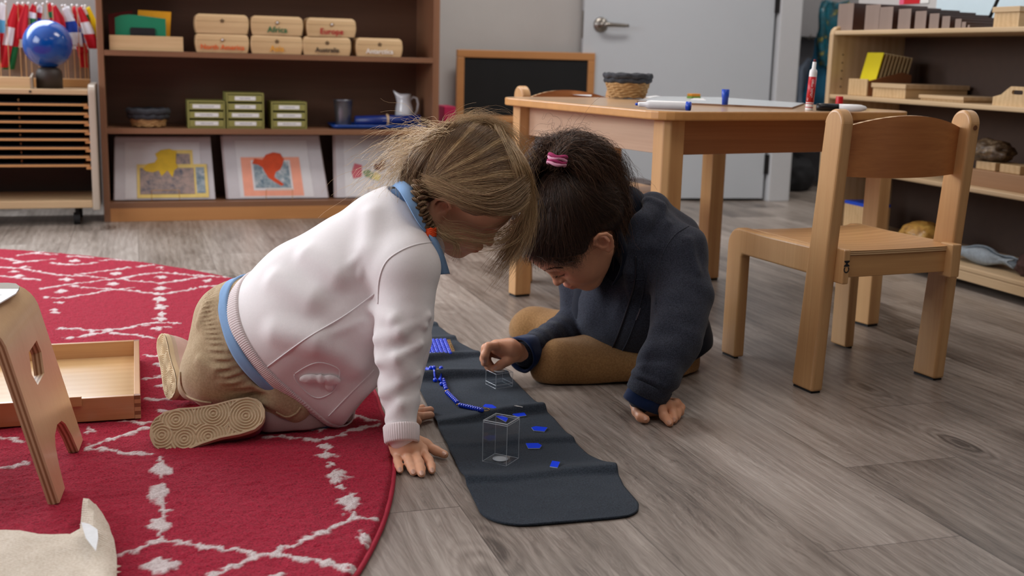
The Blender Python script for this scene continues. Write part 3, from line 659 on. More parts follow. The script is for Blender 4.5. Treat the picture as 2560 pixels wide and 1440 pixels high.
# ================================================================== round rug
RCX, RCY, RR, RZ = -1.31, 2.596, 1.918, 0.012
_rt = [(-math.pi, 1.87), (-1.4, 1.90), (-0.9, 1.95), (-0.632, 1.944), (-0.545, 1.914), (-0.43, 1.871), (-0.23, 1.80), (-0.12, 1.782), (0.1, 1.79), (0.35, 1.84), (0.58, 1.871), (1.09, 1.872), (math.pi, 1.87)]
def rug_r(x, y): return np.interp(np.arctan2(np.asarray(y)-RCY, np.asarray(x)-RCX), [a for a, b in _rt], [b for a, b in _rt])
def vnoise(p, scale, seed=0):
    """smooth value noise for arrays (n,2) or (n,3)"""
    q = np.asarray(p, float)*scale
    if q.shape[1] == 2: q = np.c_[q, np.zeros(len(q))]
    i = np.floor(q).astype(np.int64); f = q-i; f = f*f*(3-2*f)
    def h(a, b, c):
        x = (a*374761393+b*668265263+c*2147483647+seed*974711) & 0xffffffff
        x = ((x ^ (x >> 13))*1274126177) & 0xffffffff
        return ((x ^ (x >> 16)) & 0xffff)/65535.0
    r = 0
    for dx in (0, 1):
        for dy in (0, 1):
            for dz in (0, 1):
                wgt = (f[:, 0] if dx else 1-f[:, 0])*(f[:, 1] if dy else 1-f[:, 1])*(f[:, 2] if dz else 1-f[:, 2])
                r = r+wgt*h(i[:, 0]+dx, i[:, 1]+dy, i[:, 2]+dz)
    return r
rug_lines = [
 [(402,1353),(353,1365),(324,1381),(293,1389)], [(402,1353),(461,1355),(508,1367),(566,1373),(613,1377),(648,1391)],
 [(648,1391),(688,1379),(742,1359),(812,1328),(867,1305),(883,1295)], [(883,1295),(938,1299)], [(680,1385),(715,1391),(789,1400),(879,1420)],
 [(648,1391),(601,1412),(547,1430),(510,1446)], [(937,1062),(879,1078),(824,1096),(805,1100),(766,1100),(719,1094),(664,1094)], [(941,1051),(883,1041)],
 [(365,1070),(340,1082),(289,1096),(242,1109),(219,1119)], [(219,1119),(273,1125),(320,1133),(379,1135)], [(367,1058),(320,1054),(308,1052)],
 [(0,1172),(66,1158)], [(0,1094),(31,1098),(50,1103)], [(398,736),(356,730),(326,726),(262,722),(206,718),(183,715)],
 [(398,736),(429,732),(478,724),(499,718),(539,715),(600,705)], [(305,697),(356,686),(403,681),(445,685),(497,689),(590,694)],
 [(302,697),(328,702),(375,705),(403,709),(459,700),(499,693),(525,690)], [(305,695),(272,699),(220,705),(183,710),(103,722)],
 [(262,695),(230,692),(195,689),(159,689),(120,684)], [(323,669),(295,674),(270,676),(223,683),(187,686)], [(384,662),(342,667)],
 [(246,656),(218,660),(183,662),(155,661),(131,657)], [(359,654),(316,651),(279,649),(255,652)], [(232,644),(195,641),(169,641)],
 [(131,648),(94,652),(40,657)], [(101,631),(47,638)], [(134,636),(77,633)],
 [(148,821),(178,824),(199,822),(234,828),(305,822),(347,814),(384,808),(417,806),(445,810)], [(281,828),(253,832),(225,836),(199,842),(164,846)],
 [(281,832),(314,836),(352,840),(384,847)], [(112,742),(141,746),(173,744),(211,737),(265,727),(335,719)], [(364,947),(417,939)], [(370,997),(390,999),(443,997)], [(364,889),(400,890)],
 [(0,668),(60,672),(120,684)], [(0,690),(100,700)], [(380,822),(420,818)], [(60,655),(0,645)]]
rug_blobs = [(402,1150,22,16), (402,1174,66,46), (398,1234,74,64), (406,1273,26,40), (402,1312,70,62), (400,1340,20,22), (406,1412,98,56), (816,1117,54,22), (816,1137,62,22), (826,1160,22,18),
 (840,1191,68,50), (853,1219,26,24), (871,1254,68,62), (883,1287,24,22), (797,1072,60,20), (906,1344,46,42), (226,1076,26,24), (398,749,42,22), (402,768,42,20), (402,786,27,16), (398,798,32,12),
 (402,721,48,11), (403,693,42,10), (403,669,22,10), (290,684,38,8), (284,710,42,11), (166,699,44,11), (153,729,44,11), (185,652,30,9), (520,702,34,10), (45,691,42,9), (38,679,40,6), (398,822,27,12),
 (150,756,42,8), (138,774,30,8), (138,781,26,7), (402,912,34,14), (406,965,52,16), (406,1026,38,12), (700,1440,50,18), (62,668,28,9)]
def seg_dist(P, a, b):
    d = b-a; t = np.clip(((P-a)@d)/(d@d+1e-12), 0, 1); q = a+t[:, None]*d
    return np.hypot(*(P-q).T)
def rug_white(P):
    wob = np.c_[vnoise(P, 90, 1)-0.5, vnoise(P, 90, 2)-0.5]*0.016
    P2 = P+wob; m = np.zeros(len(P))
    for ln in rug_lines:
        W3 = [fl(x, y, RZ)[:2] for x, y in ln]
        for a, b in zip(W3[:-1], W3[1:]):
            lo = np.minimum(a, b)-0.03; hi = np.maximum(a, b)+0.03
            k = np.where((P2 > lo).all(1) & (P2 < hi).all(1))[0]
            if len(k): m[k] = np.maximum(m[k], 1.35-seg_dist(P2[k], a, b)/0.0105)
    for (x, y, w_, h_) in rug_blobs:
        c = fl(x, y, RZ)[:2]; ax = fl(x+w_/2, y, RZ)[:2]-c; ay = fl(x, y+h_/2, RZ)[:2]-c
        d = P2-c; A_ = np.linalg.inv(np.array([ax, ay]).T); q = np.abs(d@A_.T); m = np.maximum(m, (1.3-(q[:, 0]+q[:, 1])**1.0)*1.7)
    thr = 0.38+0.75*vnoise(P, 120, 5)*0.62+0.28*(vnoise(P, 34, 6)-0.5)
    return np.clip((m-thr)*3.2, 0, 1)
def build_rug():
    xs = np.r_[np.linspace(-3.25, -0.62, 30)[:-1], np.arange(-0.62, 0.63, 0.0042)]
    ys = np.r_[np.linspace(0.65, 1.30, 14)[:-1], np.arange(1.30, 2.9, 0.0042), np.arange(2.9, 4.54, 0.0075)]
    Xg, Yg = np.meshgrid(xs, ys, indexing='ij'); P = np.c_[Xg.ravel(), Yg.ravel()]
    r = np.hypot(P[:, 0]-RCX, P[:, 1]-RCY); nx, ny_ = len(xs), len(ys)
    # pull border vertices to the circle
    RRa = rug_r(P[:, 0], P[:, 1]); inside = r < RRa
    idx = np.arange(nx*ny_).reshape(nx, ny_)
    q = np.stack([idx[:-1, :-1], idx[1:, :-1], idx[1:, 1:], idx[:-1, 1:]], -1).reshape(-1, 4)
    keep = inside[q].any(1); q = q[keep]
    used = np.unique(q); out = used[~inside[used]]
    P[out] = np.array([RCX, RCY])+(P[out]-np.array([RCX, RCY]))*(RRa[out]/r[out])[:, None]
    wh = rug_white(P)
    z = RZ+0.0026*(vnoise(P, 230, 3)-0.5)+0.0022*(vnoise(P, 90, 4)-0.5)+wh*0.0012
    z -= 0.010*np.clip((np.minimum(r, RRa)-RRa+0.012)/0.012, 0, 1)**2
    remap = -np.ones(nx*ny_, int); remap[used] = np.arange(len(used))
    V = np.c_[P[used], z[used]]
    # skirt down to the floor
    me = bpy.data.meshes.new('round_rug'); F_ = remap[q]
    me.vertices.add(len(V)); me.vertices.foreach_set('co', V.ravel())
    me.loops.add(F_.size); me.loops.foreach_set('vertex_index', F_.ravel())
    me.polygons.add(len(F_)); me.polygons.foreach_set('loop_start', np.arange(0, F_.size, 4)); me.polygons.foreach_set('loop_total', np.full(len(F_), 4))
    me.polygons.foreach_set('use_smooth', np.ones(len(F_), bool))
    me.update(calc_edges=True); me.validate()
    ca = me.color_attributes.new('pattern', 'FLOAT_COLOR', 'POINT')
    w_ = wh[used]; ca.data.foreach_set('color', np.c_[w_, w_, w_, np.ones(len(w_))].ravel())
    m, nt, b = newmat('red_woven_pile')
    at_ = N(nt, 'ShaderNodeAttribute'); at_.attribute_name = 'pattern'
    v = coords(nt); f1 = noise(nt, v, 260, 3, 0.7); f2 = noise(nt, v, 24, 3)
    base = ramp(nt, f1, [(0.28, rgb(112, 10, 34)), (0.5, rgb(166, 22, 52)), (0.75, rgb(192, 42, 70))])
    wh_ = ramp(nt, f1, [(0.3, rgb(196, 176, 176)), (0.7, rgb(236, 226, 224))])
    mx = N(nt, 'ShaderNodeMix'); mx.data_type = 'RGBA'; L(nt, at_.outputs['Fac'], mx.inputs[0]); L(nt, base, mx.inputs[6]); L(nt, wh_, mx.inputs[7])
    L(nt, mx.outputs[2], b.inputs['Base Color']); b.inputs['Roughness'].default_value = 0.95; b.inputs['Sheen Weight'].default_value = 0.08; b.inputs['Specular IOR Level'].default_value = 0.12
    bump(nt, b, f1, 0.9, 0.004)
    me.materials.append(m)
    o = bpy.data.objects.new('round_rug', me); COL.objects.link(o)
    tag(o, 'large round crimson rug with white dashed diamond pattern on the floor', 'rug')
    hem = MB().tube([(RCX+float(np.interp(t, [a for a, b in _rt], [b for a, b in _rt]))*math.cos(t), RCY+float(np.interp(t, [a for a, b in _rt], [b for a, b in _rt]))*math.sin(t), 0.0045) for t in np.linspace(-math.pi, math.pi, 400)], 0.0042, 8, cap=False)
    hem.build('bound_edge', plain('crimson_binding', rgb(168, 28, 54), 0.9, var=0.1, nscale=200), o, True)
build_rug()

# ================================================================== tray of joined wood on the rug
yF = fl(353, 1047, 0.014)[1]; xR = fl(353, 1047, 0.014)[0]; zt = aty(353, 988, yF)[2]; yB_ = fl(365, 848, zt)[1]
tr2 = thing('joined_wood_tray', 'large open wooden tray with finger-jointed corners on the rug behind the stool', 'tray', (xR-0.31, yF, 0.015))
hh = zt-0.015; tt = 0.011; wx = 0.31; dy = yB_-yF
TRAYD = wood('tray_end_grain', rgb(150, 98, 60), rgb(120, 74, 44), 'Z', 0.5, 2.0)
MB().box(-wx, wx, tt, dy-tt, 0.006, 0.011).build('tray_bottom', wood('pale_tray_bottom', rgb(226, 190, 138), rgb(206, 166, 112), 'X', 0.14, 1.0, 0.4, 1.0), tr2)
for nm, ya, yb in (('front_panel', 0, tt), ('back_panel', dy-tt, dy)):
    p_ = MB().box(-wx+tt, wx-tt, ya, yb, 0, hh)
    p_.build(nm, TRAYW, tr2, bevel=0.001)
for xa in (-wx, wx-tt): MB().box(xa, xa+tt, tt, dy-tt, 0, hh).build('side_panel', wood('tray_side_wood', rgb(214, 164, 112), rgb(166, 110, 66), 'Y', 0.3, 0.9, 0.8, 0.5) if 'tray_side_wood' not in bpy.data.materials else bpy.data.materials['tray_side_wood'], tr2, bevel=0.001)
for cx_ in (-wx, wx-tt):
    for ya in (0, dy-tt):
        for k in range(6):
            MB().box(cx_, cx_+tt, ya, ya+tt, k*hh/6, (k+1)*hh/6).build('finger_joint', TRAYD if k % 2 else TRAYW, tr2)
g0 = aty(203, 1003, yF)
MB().box(g0[0]-tr2.location[0]-0.02, g0[0]-tr2.location[0]+0.001, -0.006, 0, g0[2]-0.015-0.009, g0[2]-0.015+0.010).build('pull_block', wood('pull_wood', rgb(216, 170, 116), rgb(170, 120, 74), 'X', 0.4), tr2, bevel=0.001)

# ================================================================== bentwood stool at the left
def pip(pt, poly):
    x, y = pt; c = False; n = len(poly); j = n-1
    for i in range(n):
        if (poly[i][1] > y) != (poly[j][1] > y) and x < (poly[j][0]-poly[i][0])*(y-poly[i][1])/(poly[j][1]-poly[i][1])+poly[i][0]: c = not c
        j = i
    return c
def sheet(outer, holes, step):
    from mathutils.geometry import delaunay_2d_cdt
    pts = []; edges = []
    def ringadd(r):
        r2 = []
        for i in range(len(r)):
            a, b = np.array(r[i], float), np.array(r[(i+1) % len(r)], float); n = max(1, int(np.linalg.norm(b-a)/step))
            r2 += [tuple(a+(b-a)*k/n) for k in range(n)]
        s = len(pts); pts.extend(r2); edges.extend([(s+i, s+(i+1) % len(r2)) for i in range(len(r2))]); return r2
    o2 = ringadd(outer); h2 = [ringadd(h) for h in holes]
    xs = [p[0] for p in o2]; ys = [p[1] for p in o2]
    for x in np.arange(min(xs)+step/2, max(xs), step):
        for y in np.arange(min(ys)+step/2, max(ys), step):
            if pip((x, y), o2) and not any(pip((x, y), h) for h in h2): pts.append((x, y))
    v, e, f, *_ = delaunay_2d_cdt([Vector(p) for p in pts], edges, [], 0, 1e-6)
    v = [tuple(q) for q in v]; out = []
    for t in f:
        c = (sum(v[i][0] for i in t)/3, sum(v[i][1] for i in t)/3)
        if pip(c, o2) and not any(pip(c, h) for h in h2): out.append(t)
    return v, out
SW = 0.30
sn = aty(150, 1283, 1.80); y0s = 1.80
ztop_s = 0.300
xf, xt, xs_top = 0.0, -0.100, -0.60      # local to the near foot
rad = 0.055
ang = 0.245                               # lean of the leg from the vertical
def prof(s, off=0.0):
    """s<0 runs along the top, s>0 round the shoulder and down the leg; off shifts inwards"""
    th = math.pi/2-ang; a_len = rad*th; r_ = rad-off
    if s <= 0: return (xt+s, ztop_s-off)
    if s < a_len:
        t = s/rad; return (xt+r_*math.sin(t), ztop_s-rad+r_*math.cos(t))
    x0, z0 = xt+r_*math.sin(th), ztop_s-rad+r_*math.cos(th); d = s-a_len
    return (x0+d*math.cos(th), z0-d*math.sin(th))
th_ = math.pi/2-ang
zend = ztop_s-rad+rad*math.cos(th_); Ls = rad*th_+(zend-0.014)/math.sin(th_)
foot = 0.062
outer = [(-0.30, 0), (Ls, 0), (Ls, foot), (Ls-0.035, foot+0.012), (Ls-0.062, foot+0.030), (Ls-0.074, foot+0.05), (Ls-0.080, SW/2), (Ls-0.074, SW-foot-0.05), (Ls-0.062, SW-foot-0.03), (Ls-0.035, SW-foot-0.012), (Ls, SW-foot), (Ls, SW), (-0.30, SW)]
hx0 = rad*th_+0.038
hexa = [(hx0+0.0, SW/2-0.028), (hx0, SW/2+0.052), (hx0+0.022, SW/2+0.058), (hx0+0.052, SW/2+0.03), (hx0+0.052, SW/2-0.04), (hx0+0.03, SW/2-0.055)]
oval = rrect(-0.075, -0.028, SW/2-0.005, SW/2+0.10, 0.02, 5)
v2, f2 = sheet(outer, [hexa], 0.011)
SRZ = -0.075
xend = prof(Ls)[0]
SO = np.array([sn[0], 1.80, 0]); _c, _s = math.cos(SRZ), math.sin(SRZ)
SO = SO-np.array([_c*xend, _s*xend, 0])
st = thing('bentwood_stool', 'bent birch plywood stool with a cut-out leg, at the left edge on the rug', 'stool', tuple(SO), SRZ)
BENT = wood('bent_birch_face', rgb(220, 186, 146), rgb(196, 156, 114), 'Z', 0.32, 0.9, 0.4, 0.4)
RIM_L = plain('ply_edge_light', rgb(214, 186, 146), 0.5); RIM_D = plain('ply_edge_dark', rgb(158, 120, 82), 0.5)
def ply(mirror):
    keep = list(f2)
    cnt = {}
    for t in keep:
        for i in range(len(t)):
            e_ = tuple(sorted((t[i], t[(i+1) % len(t)]))); cnt[e_] = cnt.get(e_, 0)+1
    orient = {}
    for t in keep:
        for i in range(len(t)): orient[(t[i], t[(i+1) % len(t)])] = 1
    NL = 5; T_ = 0.0165; V = []; F_ = []; MI = []
    for l in range(NL+1):
        for p in v2:
            x, z = prof(p[0], T_*l/NL); x = 2*(xt-0.30)-x if mirror else x; V.append((x, p[1], z))
    n = len(v2); fl_ = (lambda q: q[::-1]) if not mirror else (lambda q: q)
    for t in keep: F_.append(fl_(tuple(t))); MI.append(0); F_.append(fl_(tuple(i+n*NL for i in t))[::-1]); MI.append(0)
    for (a_, b_), c_ in cnt.items():
        if c_ == 1:
            if (a_, b_) not in orient: a_, b_ = b_, a_
            for l in range(NL): q = (b_+n*l, a_+n*l, a_+n*(l+1), b_+n*(l+1)); F_.append(fl_(q)); MI.append(1 if l % 2 == 0 else 2)
    o = mesh_obj('bent_panel', V, F_, [BENT, RIM_L, RIM_D], st, True, MI)
    es = o.modifiers.new('split', 'EDGE_SPLIT'); es.split_angle = math.radians(40)
ply(False); ply(True)
# seat pad rim and white card on the stool top
pc = [fl(x, y, ztop_s+0.002) for x, y in [(47, 727), (40, 738), (0, 762), (-60, 780), (-80, 742), (0, 727)]]
cw = thing('white_card', 'white card lying on top of the bentwood stool', 'card', (pc[2][0], pc[2][1], ztop_s+0.0045))
MB().prism([(p[0]-pc[2][0], p[1]-pc[2][1]) for p in pc], 'Z', -0.0012, 0.0008).build('card_sheet', LABW, cw)
v, f = [(-0.006, -0.001, 0), (0.006, -0.001, 0), (0.006, 0.001, 0), (-0.006, 0.001, 0)], [(0, 1, 2, 3)]
pl_ = fl(-6, 740, ztop_s+0.004)
mesh_obj('card_print', [(p[0]+pl_[0]-pc[2][0], p[1]+pl_[1]-pc[2][1], 0.001+p[2]) for p in v], f, INK, cw)
pcx = [fl(x, y, ztop_s+0.001) for x, y in [(-70, 712), (20, 711), (40, 713), (49, 720), (47, 727), (30, 729), (-70, 733)]]
MB().prism([((p[0]-SO[0])*_c+(p[1]-SO[1])*_s, -(p[0]-SO[0])*_s+(p[1]-SO[1])*_c) for p in pcx], 'Z', ztop_s, ztop_s+0.004).build('grip_recess', plain('grey_felt_inlay', rgb(150, 142, 130), 0.8), st)

# ================================================================== beige cloth with a label at the lower left
outl = [(-60, 1322), (0, 1323), (50, 1323), (95, 1330), (140, 1334), (175, 1334), (200, 1326), (205, 1296), (213, 1264), (226, 1256), (240, 1262), (258, 1288), (274, 1320), (286, 1354), (292, 1390), (292, 1450), (285, 1520), (-60, 1520)]
def cloth():
    zc = 0.03
    poly = [tuple(fl(x, y, zc)[:2]) for x, y in outl]
    v, f = sheet(poly, [], 0.009)
    tip = np.array(poly[9]); P = np.array(v)
    # distance to the outline raises the interior gently; the right lip stands up
    D = np.min([seg_dist(P, np.array(poly[i]), np.array(poly[(i+1) % len(poly)])) for i in range(len(poly))], axis=0)
    lip = np.min([seg_dist(P, np.array(poly[i]), np.array(poly[i+1])) for i in range(8, 15)], axis=0)
    z = 0.026+0.006*np.clip(D/0.03, 0, 1)**0.5+0.006*vnoise(P, 14, 3)+0.004*vnoise(P, 40, 4)
    z += 0.020*np.exp(-((lip-0.020)/0.013)**2)*np.clip(1.15-np.hypot(*(P-tip).T)/0.20, 0.25, 1)*np.clip(np.hypot(*(P-tip).T)/0.02, 0.3, 1)
    return [(a, b, c) for (a, b), c in zip(v, z)], f
vc, fc = cloth()
CLM, nt, b = newmat('oatmeal_towelling'); v_ = coords(nt)
wv = N(nt, 'ShaderNodeTexWave'); wv.bands_direction = 'DIAGONAL'; wv.inputs['Scale'].default_value = 95; wv.inputs['Distortion'].default_value = 2; L(nt, v_, wv.inputs['Vector'])
L(nt, ramp(nt, noise(nt, v_, 300, 3), [(0.3, rgb(206, 192, 172)), (0.7, rgb(232, 222, 206))]), b.inputs['Base Color']); b.inputs['Roughness'].default_value = 0.95; bump(nt, b, wv.outputs['Fac'], 0.5, 0.0015)
cl = mesh_obj('folded_cloth', vc, fc, CLM, None, True)
tag(cl, 'oatmeal coloured ribbed cloth lying on the rug at the lower left corner', 'cloth')
md = cl.modifiers.new('solid', 'SOLIDIFY'); md.thickness = 0.011; md.offset = -1
bv_ = cl.modifiers.new('round', 'BEVEL'); bv_.width = 0.003; bv_.segments = 2
lq = [fl(x, y, 0.047) for x, y in [(203, 1312), (222, 1316), (244, 1330), (246, 1352), (240, 1384), (215, 1352)]]
lo = [(p[0], p[1], p[2]+0.004) for p in lq]
sat = plain('white_satin_label', rgb(214, 214, 214), 0.45, var=0.06, nscale=60, bmp=0.4, bscale=80)
mesh_obj('care_label', lo+[(p[0], p[1], p[2]-0.001) for p in lo], [(0, 1, 2, 3, 4, 5), (11, 10, 9, 8, 7, 6)]+[(i, i+6, (i+1) % 6+6, (i+1) % 6) for i in range(6)], sat, cl)

# ================================================================== charcoal work mat
RIDGES = [(1165, 1193, 1540, 1166, 0.011), (1112, 1112, 1450, 1098, 0.006), (1092, 1050, 1370, 1013, 0.012), (1050, 934, 1240, 926, 0.017), (1054, 891, 1200, 875, 0.017), (1063, 845, 1130, 840, 0.013), (1040, 812, 1090, 808, 0.01)]
RG = []
for (xa, ya, xb, yb, hgt) in RIDGES:
    a, b2 = fl(xa, ya, hgt), fl(xb, yb, hgt); s = (b2[1]-a[1])/(b2[0]-a[0]); RG.append((a[0], a[1], s, hgt))
def mat_h(x, y):
    x = np.asarray(x, float); y = np.asarray(y, float); z = np.zeros_like(x)
    for (xa, ya, s, hgt) in RG:
        d = y-(ya+s*(x-xa))-0.004*np.sin(x*30)
        sg = np.where(d < 0, 0.011, 0.034); z = z+hgt*np.exp(-(d/sg)**2)*(0.85+0.3*np.sin(x*14+ya*5))
    return z
MATT = 0.0045
rightE = [fl(x, y, 0.005)[:2] for x, y in [(1603, 1280), (1600, 1262), (1558, 1212), (1540, 1172), (1470, 1135), (1430, 1098), (1385, 1045), (1340, 1005), (1280, 945), (1215, 905), (1188, 877), (1148, 855), (1125, 836), (1080, 803), (1040, 780)]]
leftE = [fl(x, y, 0.005)[:2] for x, y in [(1225, 1290), (1182, 1242), (1162, 1196), (1118, 1115), (1092, 1055)]]
def edge_x(E, y):
    E = sorted(E, key=lambda p: p[1]); return np.interp(y, [p[1] for p in E], [p[0] for p in E])
lf = np.polyfit([p[1] for p in leftE[1:]], [p[0] for p in leftE[1:]], 1)
def build_mat():
    yb = fl(1330, 1312, 0.004)[1]; yt = 3.12
    nyy, nxx = 420, 64; V = []; F_ = []
    ycs = np.linspace(yb, yt, nyy)
    xl = lambda y: lf[0]*y+lf[1]
    xr_ = lambda y: edge_x(rightE, y)
    slope = (fl(1590, 1290, 0.004)[1]-fl(1290, 1312, 0.004)[1])/(fl(1590, 1290, 0.004)[0]-fl(1290, 1312, 0.004)[0])
    rc = 0.075
    for i, y in enumerate(ycs):
        a, b2 = xl(y), xr_(max(y, rightE[1][1]))
        d = y-yb
        if d < rc: ins = rc-math.sqrt(max(0, rc*rc-(rc-d)**2))
        else: ins = 0
        insR = 0.055-math.sqrt(max(0, 0.055**2-(0.055-d)**2)) if d < 0.055 else 0
        a += ins; b2 -= insR
        for j in range(nxx):
            t = j/(nxx-1); x = a*(1-t)+b2*t; V.append((x, y+slope*0.5*(x-a)*(max(0, 1-d/0.2)), 0))
    V = np.array(V); V[:, 2] = 0.0012+0.0125*np.clip((rug_r(V[:, 0], V[:, 1])+0.02-np.hypot(V[:, 0]-RCX, V[:, 1]-RCY))/0.02, 0, 1)+mat_h(V[:, 0], V[:, 1])+0.0012*vnoise(V[:, :2], 30, 9)
    F_ = [(i*nxx+j, i*nxx+j+1, (i+1)*nxx+j+1, (i+1)*nxx+j) for i in range(nyy-1) for j in range(nxx-1)]
    m, nt, b = newmat('charcoal_felt'); v = coords(nt); f1 = noise(nt, v, 420, 3, 0.7); f2 = noise(nt, v, 40, 3)
    L(nt, ramp(nt, f1, [(0.3, rgb(29, 35, 43)), (0.7, rgb(57, 66, 77))]), b.inputs['Base Color']); b.inputs['Roughness'].default_value = 0.95; b.inputs['Sheen Weight'].default_value = 0.06; b.inputs['Specular IOR Level'].default_value = 0.2
    bump(nt, b, f1, 0.5, 0.0015)
    o = mesh_obj('work_mat', V, F_, m, None, True)
    md = o.modifiers.new('solid', 'SOLIDIFY'); md.thickness = MATT-0.0012; md.offset = 1
    tag(o, 'long charcoal felt mat with rounded corners, rippled across the floor between the children', 'mat')
build_mat()
def mat_top(px, py, lift=0.0):
    z = 0.005
    for _ in range(12):
        p = fl(px, py, z); z = MATT+float(mat_h(p[0], p[1]))+lift
    return np.array([p[0], p[1], z])

# blue arrow tags
def hexcol(): return BLUEP
TAGEDGE = plain('pale_tag_edge', rgb(190, 205, 225), 0.4)
def arrow_tag(pxs, label, num=True):
    q0 = [mat_top(x, y) for x, y in pxs]; cz_ = 0.65*max(p[2] for p in q0)+0.35*sum(p[2] for p in q0)/len(q0); q = [fl(x, y, cz_+0.0006) for x, y in pxs]; c = sum(q)/len(q)
    o = thing('arrow_tag', label, 'tag', tuple(c), group='blue arrow tags on the charcoal mat')
    # best fit plane
    A_ = np.array([p-c for p in q]); sol = np.linalg.lstsq(np.c_[A_[:, 0], A_[:, 1]], A_[:, 2], rcond=None)[0]
    n = len(q); top = [(p[0], p[1], sol[0]*p[0]+sol[1]*p[1]+0.0022) for p in A_]
    bot = [(p[0], p[1], p[2]-0.0016) for p in top]
    ar = sum(top[i][0]*top[(i+1) % n][1]-top[(i+1) % n][0]*top[i][1] for i in range(n))
    if ar < 0: top, bot = top[::-1], bot[::-1]
    v = top+bot; f = [tuple(range(n)), tuple(range(2*n-1, n-1, -1))]+[(i+n, (i+1) % n+n, (i+1) % n, i) for i in range(n)]
    mesh_obj('tag_body', v, f, [BLUEP, TAGEDGE], o, False, [0]+[1]*(n+1))
    return o
S2 = 260/1702
def z4(pts): return [(1180+x*S2, 1000+y*S2) for x, y in pts]
for pts, lab in [
    ([(175, 120), (215, 82), (330, 92), (400, 135), (385, 158), (250, 140)], 'blue arrow tag by the end ring of the bead chain'),
    ([(360, 235), (430, 232), (590, 318), (555, 375), (400, 290)], 'blue arrow tag lying askew just below the bead chain end'),
    ([(660, 252), (705, 212), (840, 202), (890, 268), (740, 290)], 'blue arrow tag above the tall clear box, right of the askew tag'),
    ([(970, 465), (1040, 445), (1235, 465), (1185, 532), (1010, 515)], 'blue arrow tag right of the tall clear box, upper of two'),
    ([(878, 725), (920, 808), (1105, 805), (1142, 760), (1080, 722)], 'blue arrow tag right of the tall clear box, lower one pointing right'),
    ([(1272, 1105), (1310, 1012), (1440, 1030), (1400, 1125)], 'blue tag nearest the rounded end of the mat')]:
    arrow_tag(z4(pts), lab)
q = [mat_top(x, y) for x, y in z4([(688, 108), (720, 100), (830, 100), (826, 106)])]
wt = thing('white_tag', 'white tag seen edge-on at the fold of the mat', 'tag', tuple(q[0]))
MB().add([p-q[0]+np.array([0, 0, 0.0002]) for p in q]+[p-q[0]+np.array([0, 0, 0.0018]) for p in q], [(0, 3, 2, 1), (4, 5, 6, 7), (0, 1, 5, 4), (1, 2, 6, 5), (2, 3, 7, 6), (3, 0, 4, 7)]).build('tag_body', LABW, wt)

# bead chain and bead square
BEAD = plain('cobalt_glass_bead', rgb(0, 62, 225), 0.18, var=0.05, coat=0.5)
def ball_v(c, r, seg=12, ring=8, ax=None, st_=1.0):
    v = []; f = []
    for i in range(ring+1):
        t = math.pi*i/ring
        for k in range(seg):
            a = 2*math.pi*k/seg; d = np.array([math.sin(t)*math.cos(a), math.sin(t)*math.sin(a), math.cos(t)])
            v.append(np.array(c)+r*d)
    for i in range(ring):
        for k in range(seg):
            k2 = (k+1) % seg; f.append((i*seg+k, (i+1)*seg+k, (i+1)*seg+k2, i*seg+k2))
    return v, f
ch = thing('bead_chain', 'chain of cobalt blue bead bars curving across the charcoal mat', 'beads', tuple(mat_top(1130, 985)))
c0 = np.array(ch.location)
def bar(pa, pb, n):
    P = [mat_top(pa[0]+(pb[0]-pa[0])*i/(n-1), pa[1]+(pb[1]-pa[1])*i/(n-1), 0.0045) for i in range(n)]
    d = np.linalg.norm(P[-1]-P[0])/(n-1)
    mb = MB()
    for p in P: mb.add(*ball_v(p-c0, d*0.56 if d*0.56 < 0.0050 else 0.0050))
    mb.tube([p-c0 for p in P], 0.0022, 6)
    return mb
bars = [((1063, 922), (1088, 930), 8), ((1101, 928), (1115, 972), 9), ((1118, 981), (1143, 1006), 9), ((1151, 1013), (1204, 1025), 10)]
for (a, b2, n) in bars:
    mb = bar(a, b2, n); mb.build('bead_bar', BEAD, ch, True)
for (x, y) in [(1053, 915), (1097, 925), (1117, 977), (1147, 1011)]:
    p = mat_top(x, y, 0.004)-c0
    MB().tube([p+np.array([0.005*math.cos(t), 0.004*math.sin(t), 0.002*math.sin(2*t)]) for t in np.linspace(0, 6.28, 14)], 0.0007, 6).build('wire_loop', GOLDW, ch, True)
p = mat_top(1213, 1024, 0.002)-c0
MB().tube([p+np.array([0.0085*math.cos(t), 0.0085*math.sin(t), 0]) for t in np.linspace(0, 6.2832, 24)], 0.0007, 6).build('end_ring', GOLDW, ch, True)
sq = thing('bead_square', 'square of cobalt blue bead bars wired together, beside the white sleeve', 'beads', tuple(mat_top(1095, 870)))
c1 = np.array(sq.location)
tl_, tr__, br_, bl_ = [mat_top(x, y, 0.005) for x, y in [(1030, 858), (1116, 855), (1131, 879), (1030, 884)]]
zq = max(tl_[2], tr__[2], br_[2])
for q in (tl_, tr__, br_, bl_): q[2] = zq+0.0
uv = tr__-tl_; vv_ = br_-tr__
nb = 9
for i in range(nb):
    mb = MB()
    for j in range(nb):
        mb.add(*ball_v(tl_+uv*(i+0.5)/nb+vv_*(j+0.5)/nb-c1, 0.0056, 10, 7))
    mb.build('bead_bar', BEAD, sq, True)
mb = MB()
for i in range(9):
    p = tr__+vv_*(i+0.5)/9-c1; mb.tube([p+np.array([0.004*math.cos(t)+0.005, 0.003*math.sin(t), 0.001*math.sin(t)]) for t in np.linspace(0, 6.28, 10)], 0.0006, 5)
mb.build('wire_loops', GOLDW, sq, True)

